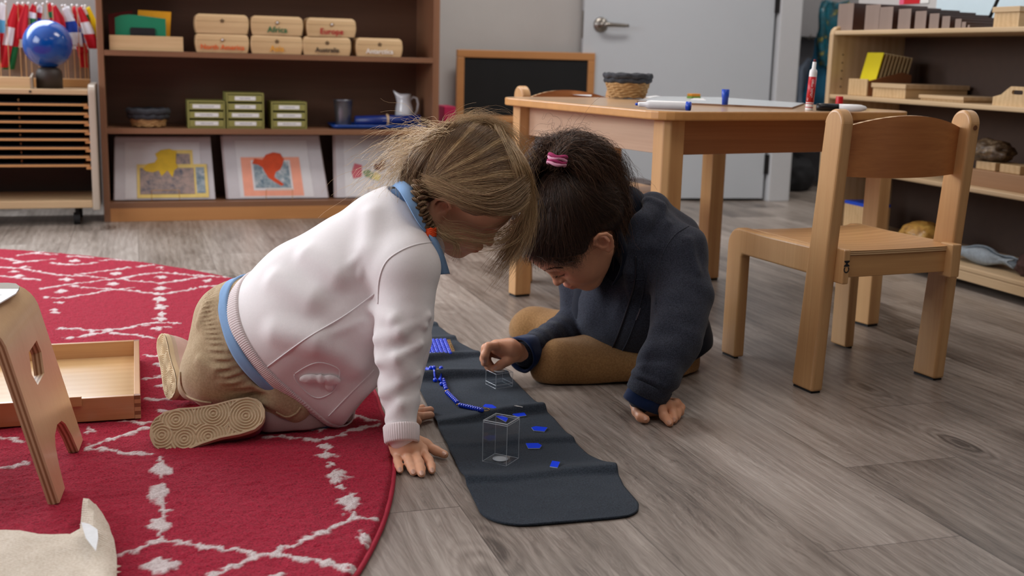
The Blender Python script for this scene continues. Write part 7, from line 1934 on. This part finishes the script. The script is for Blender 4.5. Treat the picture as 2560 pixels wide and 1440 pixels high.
# single strands at forehead and the small lock by the tie
G = [gl_([(1086, 572, fx), (1110, 590, fx-0.015), (1136, 600, fx-0.015), (1143, 622, fx-0.01), (1132, 645, fx-0.01)])]
C_ = bundle(G, 60, 14, rg, 0.003, 0.002, 1, lenvar=0.3); hs1.add(C_, 0.0004, [BL[2], BL[3]], rg, 3)
# flyaway halo at the back and top
G = [gl_([(1130, 330), (1060, 330, 2.12), (1000, 370, 2.14), (960, 430, 2.15)]), gl_([(1100, 345), (1030, 370, 2.12), (985, 420, 2.14), (965, 480, 2.14)]), gl_([(1080, 360), (1020, 400, 2.12), (990, 440, 2.13), (975, 470, 2.13)]), gl_([(1060, 380), (1010, 420, 2.10), (990, 450, 2.10), (1000, 480, 2.08)])]
C_ = bundle(G, 620, 16, rg, 0.007, 0.006, 1.6, 0.003, 2.0, lenvar=0.5, tip=1.0); hs1.add(C_, 0.00030, [BL[2], BL[3], rgb(232, 212, 180)], rg, 3)
G = [gl_([(1090, 340), (1120, 300, 2.09), (1190, 285, 2.09), (1260, 310, 2.09)]), gl_([(1150, 312), (1220, 296, 2.08), (1280, 340, 2.08), (1325, 420, 2.08)]), gl_([(1200, 310), (1270, 330, 2.08), (1310, 400, 2.07), (1335, 470, 2.06)])]
C_ = bundle(G, 340, 14, rg, 0.005, 0.004, 1.6, 0.002, 2.0, lenvar=0.5, tip=0.5); C_ = snap_pts(full1, C_.reshape(-1, 3), 0.002).reshape(C_.shape); hs1.add(C_, 0.00028, [BL[2], BL[3]], rg, 3)
hs1.build('hair_strands', HM1, girl, ORG1)
# braid: three interleaved ropes of strands
bs_, be_ = on(full1, 1060, 456, 0.006), P(1076, 574, fx-0.004)
bmid = P(1047, 515, fx+0.002)
cl_ = catmull([bs_, bmid, be_], 40); hb1 = HairSet()
Tn = np.gradient(cl_, axis=0); Tn /= np.linalg.norm(Tn, axis=1)[:, None]; An = np.cross(Tn, S0); An /= np.linalg.norm(An, axis=1)[:, None]; Bn_ = np.cross(Tn, An)
s_ = np.linspace(0, 1, 40)
for k in range(3):
    phs = 2*math.pi*k/3; rad_ = 0.0105*(1-0.35*s_)
    base_ = cl_+An*(rad_*np.sin(s_*2.6*2*math.pi+phs))[:, None]+Bn_*(rad_*0.55*np.sin(2*(s_*2.6*2*math.pi+phs)))[:, None]
    n_ = 260; Cb = np.zeros((n_, 40, 3))
    for i in range(n_):
        r_, a_ = 0.0082*math.sqrt(rg.random()), rg.random()*6.3
        Cb[i] = base_+An*(r_*math.cos(a_)*(1-0.3*s_))[:, None]+Bn_*(r_*math.sin(a_)*(1-0.3*s_))[:, None]
    hb1.add(Cb, 0.0005, BL, rg, 3)
hb1.build('braid', HM1, girl, ORG1)
tp_ = P(1077, 580, fx-0.006)-ORG1
mb = MB()
for q in range(5): mb.tube([tp_+np.array([0.0085*math.cos(t), 0.007*math.sin(t), -0.006+0.003*q+0.0012*math.sin(t*5+q)]) for t in np.linspace(0, 6.2832, 22)], 0.0024, 7)
mb.build('hair_tie', plain('neon_orange_elastic', rgb(255, 84, 20), 0.6, var=0.1, nscale=200), girl, True)
# ================================================================== child in the navy hooded sweater
ORG2 = np.array([1.05, 2.38, 0.0])
kid = thing('person', 'child with dark curly tied-back hair in a navy hoodie and brown trousers, kneeling and reaching', 'person', tuple(ORG2))
fB = -RT*0.55-UP*0.835; uB0 = -RT*0.835+UP*0.55; phB = math.radians(30)
uB = math.cos(phB)*uB0+math.sin(phB)*S0; sB = math.cos(phB)*S0-math.sin(phB)*uB0
HY = 2.27
H2 = Head(P(1433, 577, HY), fB, uB, sB, 0.245)
skin2 = skinmat('warm_skin', rgb(224, 164, 128), rgb(170, 78, 62))
# hands
h2 = []
# near hand leaning on the floor, fingers bent
h2 += [RC(G3(1612, 998, 0.030), G3(1618, 1012, 0.024), 0.025, 0.022, 0.0), RC(G3(1612, 1008, 0.026), G3(1650, 1014, 0.026), 0.019, 0.014, 0.014), RC(G3(1600, 1008, 0.028), G3(1640, 1020, 0.018), 0.018, 0.013, 0.014)]
for pts, r in (([(1588, 1012, 0.024), (1592, 1030, 0.017), (1602, 1043, 0.012), (1614, 1048, 0.010)], 0.0098),
               ([(1642, 1016, 0.026), (1655, 1021, 0.027), (1660, 1040, 0.014), (1674, 1057, 0.008)], 0.0094),
               ([(1655, 1010, 0.028), (1672, 1010, 0.033), (1682, 1030, 0.018), (1685, 1049, 0.009)], 0.0094),
               ([(1665, 1006, 0.028), (1688, 1009, 0.031), (1696, 1026, 0.017), (1692, 1042, 0.010)], 0.0090),
               ([(1665, 1002, 0.026), (1692, 1006, 0.028), (1703, 1018, 0.018), (1702, 1032, 0.011)], 0.0080)):
    h2 += finger([G3(*q) for q in pts], r)
# far hand pinching above the small clear box
YH = 2.315
h2 += [RC(P(1300, 882, YH+0.02), P(1272, 876, YH+0.01), 0.021, 0.024, 0.0), RC(P(1275, 872, YH), P(1243, 868, YH+0.005), 0.022, 0.017, 0.012), RC(P(1272, 880, YH+0.02), P(1240, 880, YH+0.035), 0.020, 0.014, 0.012)]
for pts, r in (([(1240, 864, YH-0.010), (1221, 866, YH-0.012), (1212, 888, YH-0.014), (1211, 908, YH-0.008)], 0.0090),
               ([(1240, 862, YH+0.008), (1214, 870, YH+0.010), (1210, 897, YH+0.006), (1222, 920, YH+0.002)], 0.0092),
               ([(1240, 864, YH+0.026), (1213, 876, YH+0.028), (1213, 900, YH+0.020), (1229, 924, YH+0.010)], 0.0088),
               ([(1242, 872, YH+0.040), (1218, 884, YH+0.042), (1219, 903, YH+0.034), (1232, 918, YH+0.022)], 0.0080),
               ([(1288, 893, YH-0.004), (1268, 903, YH-0.014), (1252, 912, YH-0.010), (1236, 922, YH-0.004)], 0.0100)):
    h2 += finger([P(*q) for q in pts], r)
shN2, elN2, wrN2 = P(1690, 650, 2.225), P(1688, 840, 2.08), G3(1614, 998, 0.034)
shF2, elF2, wrF2 = P(1470, 680, 2.455), P(1452, 810, 2.435), P(1312, 882, 2.335)
nb0 = P(1545, 592, 2.315)
body2 = SDF(H2.prims()+[RC(H2.w(-0.14, 0, -0.20), nb0, 0.043, 0.045, 0.03), RC(nb0, P(1600, 670, 2.345), 0.048, 0.09, 0.03), RC(P(1600, 660, 2.34), P(1640, 850, 2.42), 0.10, 0.09, 0.03),
     RC(P(1600, 660, 2.33), shN2, 0.045, 0.042, 0.03), RC(P(1580, 660, 2.36), shF2, 0.045, 0.042, 0.03)]+CH([shN2, elN2, wrN2], [0.04, 0.032, 0.021], 0.02)+CH([shF2, elF2, wrF2], [0.04, 0.032, 0.021], 0.02)+h2
     + [RC(P(1640, 880, 2.39), P(1390, 912, 2.335), 0.07, 0.038, 0.03), RC(P(1605, 878, 2.44), P(1330, 828, 2.735), 0.060, 0.042, 0.03)])
sdf_obj('body', body2, 0.0022, skin2, kid, ORG2, 1, {'flush': H2.flush})
nv, nf = [], []
for px_, py_, ax in ((1673, 1056, (0.7, -1)), (1684, 1049, (0.1, -1)), (1613, 1045, (0.3, -0.8)), (1210, 904, (0, -1)), (1238, 918, (-1, -0.6))):
    hp = body2.trace(px_, py_)
    if hp is None: continue
    n_ = body2.grad(hp[None])[0]; av = P(px_+ax[0]*10, py_-ax[1]*10, hp[1])-P(px_, py_, hp[1])
    v, f = nail(hp, n_, av, 0.0085, 0.0095, None, None, ORG2); nf += [tuple(i+len(nv) for i in q) for q in f]; nv += v
if nv: mesh_obj('fingernails', nv, nf, plain('warm_nail', rgb(226, 176, 150), 0.25, var=0.01), kid, True)
# eyebrow, lashes, earring
DK = plain('dark_brow_hair', rgb(40, 28, 22), 0.7)
headS2 = SDF(H2.prims())
def face_strokes(name, pairs, r, n, spread, dirv, ln, seed):
    rr = np.random.default_rng(seed); hs = []
    pc = catmull(np.c_[np.array(pairs, float), np.zeros(len(pairs))], 60)[:, :2]
    for i in range(n):
        t = rr.integers(0, 60); x, y = pc[t]+rr.normal(size=2)*spread; h = headS2.trace(x, y)
        if h is None: continue
        g = headS2.grad(h[None])[0]; d = dirv(t/60); d = d/np.linalg.norm(d)
        hs.append([h+g*0.0004, h+g*0.0012+d*ln*0.5, h+g*0.0010+d*ln])
    if not hs: return
    C_ = np.array(hs); V, F_ = tubes(C_, np.full(len(C_), r)); return fast_mesh(name, V-ORG2, F_, DK, kid)
face_strokes('eyebrow', [(1352, 681), (1368, 673), (1386, 669), (1402, 668)], 0.00022, 150, 1.3, lambda t: RT*1.0+UP*(0.25-0.4*t), 0.006, 1)
le = H2.w(0.368, 0.10, -0.075); 
face_strokes('eyelashes', [(1383, 690), (1394, 690), (1406, 687), (1412, 684)], 0.0002, 60, 0.5, lambda t: -UP*1.0-RT*(0.8-0.9*t)-FW*0.2, 0.0045, 2)
ep = H2.w(-0.045, 0.372, -0.185)
mb = MB(); mb.add(*ball_v(ep-ORG2+S0*0.006, 0.0024)); mb.build('earring', plain('silver_stud', rgb(220, 220, 226), 0.15, 1.0), kid, True)

# ---- navy polo under the hoodie and the hoodie itself
NAVY = fabric('navy_polo_pique', rgb(14, 20, 36), 900, 0.1, 0.1, 0.25)
HOOD = fabric('heathered_navy_fleece', rgb(60, 65, 79), 600, 0.1, 0.10, 0.4, heather=rgb(27, 29, 38), hscale=420)
def tor2(g=0.0): return [RC(P(1590, 640, 2.33), P(1615, 740, 2.35), 0.108+g, 0.125+g, 0.0), RC(P(1615, 740, 2.35), P(1660, 840, 2.38), 0.125+g, 0.100+g, 0.03), RC(P(1550, 650, 2.38), P(1535, 790, 2.38), 0.078+g, 0.085+g, 0.05)]
polo = SDF(tor2(-0.012)+[RC(P(1520, 640, 2.38), P(1500, 770, 2.40), 0.060, 0.065, 0.04), RC(P(1556, 530, 2.33), P(1590, 640, 2.34), 0.060, 0.105, 0.03)])
sdf_obj('polo_shirt', polo, 0.004, NAVY, kid, ORG2, 2)
slN2 = [P(1690, 640, 2.225), P(1704, 740, 2.15), P(1686, 850, 2.075), P(1640, 938, 2.03), G3(1618, 984, 0.049)]
slF2 = [P(1462, 690, 2.455), P(1455, 800, 2.44), P(1400, 845, 2.40), P(1345, 868, 2.365), P(1318, 880, 2.345)]
def hdisp(P_):
    q = P_-ORG2; a = q@RT; b = q@UP; c = q@FW
    d = 0.0045*noise3(np.c_[a, b*0.8, c], 11, 31)+0.0016*noise3(P_, 30, 32)+0.0028*np.sin((a*0.9-b*0.5)*60+4*noise3(P_, 7, 35))*np.clip(noise3(P_, 6, 36)+0.3, 0, 1)
    for i, (s0, s1) in enumerate(zip(slN2[:-1], slN2[1:])):
        dist, t = seg_d3(P_, s0, s1); m = np.clip(1-(dist-0.03)/0.03, 0, 1)*np.clip(1.1-abs((i+t)/4-0.72)*2.4, 0, 1); d += m*0.0060*np.sin((i+t)*0.10*110+a*40+2*noise3(P_, 10, 33))
    for i, (s0, s1) in enumerate(zip(slF2[:-1], slF2[1:])):
        dist, t = seg_d3(P_, s0, s1); m = np.clip(1-(dist-0.03)/0.03, 0, 1)*np.clip(1.1-abs((i+t)/4-0.6)*2.2, 0, 1); d += m*0.004*np.sin((i+t)*0.10*120+2*noise3(P_, 10, 34))
    return d
hod = SDF(tor2(0.006), hdisp)
# the open front: carve away a wedge so that the polo and dark inside show between the two edges
hod.add(RC(P(1500, 560, 2.20), P(1512, 690, 2.235), 0.066, 0.058, 0.006, 's'), RC(P(1508, 690, 2.235), P(1500, 830, 2.26), 0.056, 0.030, 0.006, 's'), RC(P(1440, 640, 2.22), P(1450, 760, 2.27), 0.065, 0.050, 0.006, 's'))
hod.add([RC(P(1610, 600, 2.31), slN2[0], 0.075, 0.064, 0.04)]+CH(slN2, [0.066, 0.062, 0.056, 0.044, 0.037], 0.025)+[RC(P(1540, 640, 2.40), slF2[0], 0.07, 0.056, 0.04)]+CH(slF2, [0.056, 0.052, 0.045, 0.036, 0.032], 0.02))
hod.add(HS(P(1770, 846, 2.38), -UP*0.85+RT*0.52, 0.006))
# hood lying folded behind the neck
hood_pts = [P(1590, 700, 2.222), P(1594, 620, 2.222), P(1598, 560, 2.24), P(1632, 518, 2.30), P(1630, 508, 2.40), P(1575, 520, 2.44)]
hod.add(CH(hood_pts, [0.010, 0.020, 0.028, 0.030, 0.026, 0.022], 0.04)+[RC(P(1640, 535, 2.32), P(1690, 590, 2.32), 0.036, 0.050, 0.03), RC(P(1625, 560, 2.27), P(1650, 650, 2.26), 0.040, 0.045, 0.03)])
hod.add(RC(P(1540, 470, 2.28), P(1555, 575, 2.29), 0.052, 0.050, 0.010, 's'))
for q_ in ([(1622, 500), (1655, 515), (1660, 545)], [(1668, 560), (1640, 620), (1628, 700)], [(1560, 600), (1572, 680), (1580, 740)], [(1720, 600), (1740, 680), (1730, 760)]):
    hits = [hod.trace(*p_) for p_ in q_]
    if all(h is not None for h in hits): hod.p += CH([h+FW*0.004 for h in hits], [0.005, 0.009, 0.005], 0.016)
sdf_obj('hoodie', hod, 0.0030, HOOD, kid, ORG2, 3)
# navy shirt cuffs poking out of the sleeves, wide and folded
CUF = fabric('navy_cuff_cotton', rgb(15, 36, 74), 900, 0.1, 0.15, 0.2)
dN = (slN2[4]-slN2[3])/np.linalg.norm(slN2[4]-slN2[3]); dF = (slF2[4]-slF2[3])/np.linalg.norm(slF2[4]-slF2[3])
cuff('shirt_cuff', slN2[4]-dN*0.004, slN2[4]+dN*0.026, 0.0385, 0.0405, 5, CUF, kid, ORG2, 0.0012, 120)
cuff('shirt_cuff', slF2[4]-dF*0.022, slF2[4]+dF*0.024, 0.0345, 0.0400, 5, CUF, kid, ORG2, 0.0016, 120)
cuff('sleeve_hem', slN2[4]-dN*0.024, slN2[4]+dN*0.004, 0.0425, 0.0415, 4, HOOD, kid, ORG2, 0.0008, 120)
cuff('sleeve_hem', slF2[4]-dF*0.042, slF2[4]-dF*0.016, 0.0345, 0.0350, 4, HOOD, kid, ORG2, 0.0008, 120)
# navy shirt tail at the back hem
tail_s = SDF([RC(P(1690, 830, 2.36), P(1700, 850, 2.36), 0.080, 0.076, 0.0)]); tail_s.add(HS(P(1765, 868, 2.38), -UP*0.85+RT*0.52, 0.004))
sdf_obj('shirt_tail', tail_s, 0.004, NAVY, kid, ORG2, 2)
# polo collar standing at the neck and its placket button
sheet_strip('polo_collar', [[P(1530, 560, 2.225), P(1545, 600, 2.215), P(1556, 640, 2.215), P(1548, 680, 2.22), P(1530, 715, 2.225)],
                            [P(1545, 556, 2.24), P(1562, 600, 2.222), P(1576, 640, 2.22), P(1570, 672, 2.222), P(1548, 700, 2.23)]], NAVY, kid, ORG2)
bt = P(1527, 733, 2.26)
hb_ = polo.trace(1527, 733)
if hb_ is not None: mb = MB(); mb.tube([hb_-ORG2+S0*0.0005, hb_-ORG2+S0*0.0035], 0.0050, 16).build('button', plain('navy_button', rgb(30, 42, 80), 0.3, coat=0.5), kid, True)
# front edge with zip, pocket seam, drawcord tip
ZIP = plain('dark_zip_tape', rgb(20, 22, 34), 0.5); ZIPM = plain('zip_metal', rgb(130, 130, 140), 0.3, 1.0)
welt('zip_edge', hod, [(1590, 640), (1588, 700), (1572, 760), (1548, 830), (1530, 872)], 0.0022, ZIP, kid, ORG2)
welt('front_band_seam', hod, [(1606, 645), (1612, 700), (1600, 765), (1574, 840), (1552, 885)], 0.0012, HOOD, kid, ORG2)
welt('zip_puller', hod, [(1601, 770), (1596, 785), (1590, 800)], 0.0012, ZIPM, kid, ORG2)
welt('yoke_seam', hod, [(1572, 705), (1590, 700), (1612, 698)], 0.0012, HOOD, kid, ORG2)
welt('shoulder_seam', hod, [(1640, 760), (1642, 700), (1655, 640), (1685, 590), (1722, 565)], 0.0013, HOOD, kid, ORG2)

# ---- brown trousers
BR = fabric('brown_twill', rgb(158, 120, 76), 500, 0.1, 0.12, 0.3, heather=rgb(130, 96, 58))
def bdisp(P_):
    q = P_-ORG2; a = q@RT; b = q@UP
    return 0.0035*noise3(np.c_[a*0.5, b, q@FW], 22, 41)+0.003*np.sin(a*38+b*50+3*noise3(P_, 9, 42))*np.clip(noise3(P_, 8, 43)+0.2, 0, 1)
bt_s = SDF([RC(P(1655, 885, 2.38), P(1388, 910, 2.335), 0.088, 0.050, 0.0), RC(P(1610, 878, 2.43), P(1330, 822, 2.735), 0.075, 0.055, 0.03), RC(P(1330, 825, 2.72), P(1420, 830, 2.80), 0.052, 0.045, 0.02),
     RC(P(1392, 916, 2.325), P(1600, 924, 2.29), 0.049, 0.046, 0.03), RC(P(1665, 880, 2.36), P(1690, 922, 2.34), 0.062, 0.042, 0.03), RC(P(1655, 910, 2.30), P(1690, 942, 2.30), 0.030, 0.024, 0.02)], bdisp)
bt_s.add(HS((0, 0, 0.004), (0, 0, -1), 0.003))
for q_ in ([(1670, 905), (1680, 930), (1675, 958)], [(1695, 900), (1702, 930), (1692, 955)], [(1715, 900), (1712, 925), (1706, 945)]):
    hits = [bt_s.trace(*p_) for p_ in q_]
    if all(h is not None for h in hits): bt_s.p += CH([h+FW*0.003 for h in hits], [0.004, 0.007, 0.004], 0.012)
sdf_obj('trousers', bt_s, 0.0032, BR, kid, ORG2, 2)

# ---- dark curly hair
hz2 = [(-0.6, -0.30), (-0.22, -0.26), (-0.12, -0.06), (-0.02, 0.03), (0.08, -0.02), (0.14, -0.02), (0.20, 0.06), (0.30, 0.16), (0.36, 0.24), (0.6, 0.34)]
capP2 = [EL(H2.w(-0.05, 0, 0.12), np.array([0.480, 0.395, 0.410])*H2.H, H2.R, 0.0), EL(H2.w(0.13, 0, 0.10), np.array([0.285, 0.315, 0.30])*H2.H, H2.R, 0.03), EL(H2.w(-0.24, 0, -0.02), np.array([0.25, 0.31, 0.28])*H2.H, H2.R, 0.03)]
full2 = SDF(list(capP2)); cap2 = SDF(list(capP2), lambda P_: 0.0018*noise3(P_, 70, 5)); cap2.add(hairline(H2, hz2))
DKH = [rgb(36, 24, 19), rgb(60, 42, 33), rgb(92, 66, 50), rgb(128, 94, 70)]
HM2 = hairmat('dark_brown_hair', 0.42)
V, F_ = cap2.mesh(0.0032); V = relax(V, F_, 2); fast_mesh('hair_base', V-ORG2, F_, HM2, kid, True, {'tint': np.tile(np.array(DKH[0]), (len(V), 1))})
pony = SDF([EL(P(1400, 385, 2.26), np.array([0.036, 0.04, 0.030]), None, 0.0), RC(P(1410, 388, 2.27), P(1475, 410, 2.30), 0.032, 0.042, 0.02), RC(P(1475, 410, 2.30), P(1525, 470, 2.31), 0.042, 0.034, 0.02), RC(P(1525, 470, 2.31), P(1550, 600, 2.30), 0.034, 0.034, 0.02)],
           lambda P_: 0.006*noise3(P_, 45, 51)+0.004*noise3(P_, 90, 52))
V, F_ = pony.mesh(0.0035); V = relax(V, F_, 1); fast_mesh('ponytail_base', V-ORG2, F_, HM2, kid, True, {'tint': np.tile(np.array(DKH[0]), (len(V), 1))})
rg = np.random.default_rng(11)
tie = full2.trace(1392, 418); tie = tie if tie is not None else P(1392, 418, 2.2)
tie_t = P(1393, 400, tie[1])
hs2 = HairSet()
def on2(x, y, lift=0.003):
    h = full2.trace(x, y)
    return (h+full2.grad(h[None])[0]*lift) if h is not None and h[1] < 2.7 else P(x, y, 2.30)
edge2 = [(1298, 560), (1290, 604), (1300, 640), (1330, 657), (1368, 661), (1408, 658), (1444, 646), (1468, 616), (1478, 588), (1498, 560), (1522, 556), (1545, 545), (1560, 510), (1560, 470), (1545, 430)]
G = []
for x, y in edge2:
    G.append(np.array([on2(x, y), on2(x*0.7+1392*0.3, y*0.7+418*0.3), on2(x*0.4+1392*0.6, y*0.4+418*0.6), on2(x*0.15+1392*0.85, y*0.15+418*0.85), tie_t])[::-1])
C_ = bundle(G, 7000, 20, rg, 0.0050, 0.009, 1.6, 0.0028, 3.0, lenvar=0.16, tip=0.30); C_ = snap_pts(full2, C_.reshape(-1, 3), 0.002, False).reshape(C_.shape)+rg.normal(size=(len(C_), 1, 3))*0.0034+np.cumsum(rg.normal(size=C_.shape), 1)*0.00045
hs2.add(C_, 0.00030, DKH, rg, 3)
# far side of the crown
G = [np.array([on2(1320, 470), on2(1345, 440), on2(1370, 425), tie_t]), np.array([on2(1300, 520), on2(1325, 470), on2(1362, 435), tie_t])]
C_ = bundle(G, 400, 12, rg, 0.005, 0.003, 2, lenvar=0.05); hs2.add(C_, 0.00045, DKH, rg, 3)
# the tied mass: curls arching over and down behind the ear
T0 = tie_t
def pg(pts): return np.array([T0]+[P(*q) for q in pts])
G = [pg([(1380, 362, 2.24), (1355, 362, 2.24), (1332, 392, 2.24), (1318, 430, 2.24), (1306, 480, 2.23)]), pg([(1395, 360, 2.24), (1390, 352, 2.26), (1365, 358, 2.27), (1335, 385, 2.28)]), pg([(1410, 355, 2.24), (1438, 342, 2.26), (1475, 358, 2.28), (1512, 382, 2.30)]),
     pg([(1420, 362, 2.22), (1470, 362, 2.24), (1522, 400, 2.26), (1552, 455, 2.28), (1562, 515, 2.28), (1570, 580, 2.26)]), pg([(1425, 378, 2.21), (1478, 388, 2.22), (1518, 435, 2.24), (1542, 500, 2.25), (1556, 575, 2.26), (1560, 640, 2.25)]),
     pg([(1420, 390, 2.21), (1465, 410, 2.20), (1500, 460, 2.21), (1525, 520, 2.23), (1542, 590, 2.235), (1545, 640, 2.235)]), pg([(1415, 395, 2.20), (1445, 420, 2.19), (1480, 470, 2.20), (1508, 520, 2.22), (1528, 560, 2.23), (1540, 600, 2.235)])]
C_ = bundle(G, 3600, 26, rg, 0.0056, 0.008, 1.5, 0.0044, 3.0, lenvar=0.35, tip=0.25); hs2.add(C_, 0.00034, DKH+[rgb(112, 80, 56)], rg, 3)
C_ = bundle(G, 220, 26, rg, 0.009, 0.010, 1.5, 0.005, 3.0, lenvar=0.4, tip=0.6); hs2.add(C_, 0.00034, DKH[1:]+[rgb(120, 88, 62)], rg, 3)
G = [pg([(1425, 358, 2.25), (1480, 356, 2.30), (1530, 392, 2.33), (1560, 440, 2.34), (1572, 500, 2.33), (1578, 570, 2.29)]), pg([(1405, 355, 2.27), (1440, 348, 2.30), (1490, 362, 2.34), (1530, 392, 2.36)]), pg([(1430, 380, 2.22), (1500, 400, 2.25), (1545, 460, 2.27), (1560, 530, 2.26), (1572, 600, 2.25), (1566, 650, 2.24)])]
C_ = bundle(G, 2400, 26, rg, 0.0070, 0.006, 1.5, 0.0040, 4.0, lenvar=0.25, tip=0.25); hs2.add(C_, 0.00036, DKH+[rgb(112, 80, 56)], rg, 3)
# soft hair over the side of the crown nearest the other child
G = [np.array([tie_t, on2(1355, 440, 0.006), on2(1325, 480, 0.008), on2(1305, 530, 0.008), on2(1292, 590, 0.006)]), np.array([tie_t, on2(1350, 425, 0.008), P(1322, 450, 2.24), P(1302, 500, 2.24), P(1288, 560, 2.23)]), np.array([tie_t, on2(1365, 415, 0.008), P(1338, 405, 2.25), P(1312, 445, 2.25), P(1296, 500, 2.25)])]
C_ = bundle(G, 1100, 18, rg, 0.005, 0.005, 2, 0.002, 3, lenvar=0.2, tip=0.2); hs2.add(C_, 0.00034, DKH, rg, 3)
# frizz around the crown and along the hairline
G = [np.array([on2(1300, 600), on2(1296, 560, 0.01), on2(1305, 500, 0.016), on2(1330, 450, 0.018)]), np.array([on2(1340, 450), on2(1310, 450, 0.02), on2(1290, 480, 0.022)]), np.array([on2(1360, 650), on2(1390, 652, 0.006), on2(1430, 640, 0.006), on2(1465, 600, 0.006)])]
C_ = bundle(G, 160, 16, rg, 0.006, 0.006, 2, 0.003, 3, lenvar=0.4, tip=0.8); hs2.add(C_, 0.0003, DKH[1:], rg, 3)
G = [np.array([on2(1368, 652, 0.003), on2(1392, 655, 0.006), on2(1420, 650, 0.006), on2(1436, 660, 0.004)]), np.array([on2(1440, 640, 0.004), on2(1452, 655, 0.005), on2(1440, 668, 0.004)])]
C_ = bundle(G, 60, 16, rg, 0.003, 0.003, 2, 0.003, 2.5, lenvar=0.4); hs2.add(C_, 0.0003, DKH[1:], rg, 3)
hs2.build('hair_strands', HM2, kid, ORG2)
mb = MB(); tc_ = tie_t-ORG2; axv = (P(1400, 370, tie_t[1])-P(1390, 425, tie_t[1])); axv /= np.linalg.norm(axv); A_ = np.cross(axv, S0); A_ /= np.linalg.norm(A_); B2 = np.cross(A_, axv)
PK = [plain('pink_scrunchie', rgb(240, 172, 200), 0.8, var=0.1), plain('magenta_scrunchie', rgb(176, 44, 104), 0.8, var=0.1)]
for q in range(4): mb.tube([tc_+A_*0.0175*math.cos(t)+B2*0.015*math.sin(t)+S0*0.004+axv*(-0.008+0.0052*q+0.0018*math.sin(3*t+q*2)) for t in np.linspace(0, 6.2832, 30)], 0.0036, 8, m=q % 2)
mb.build('hair_tie', PK, kid, True)
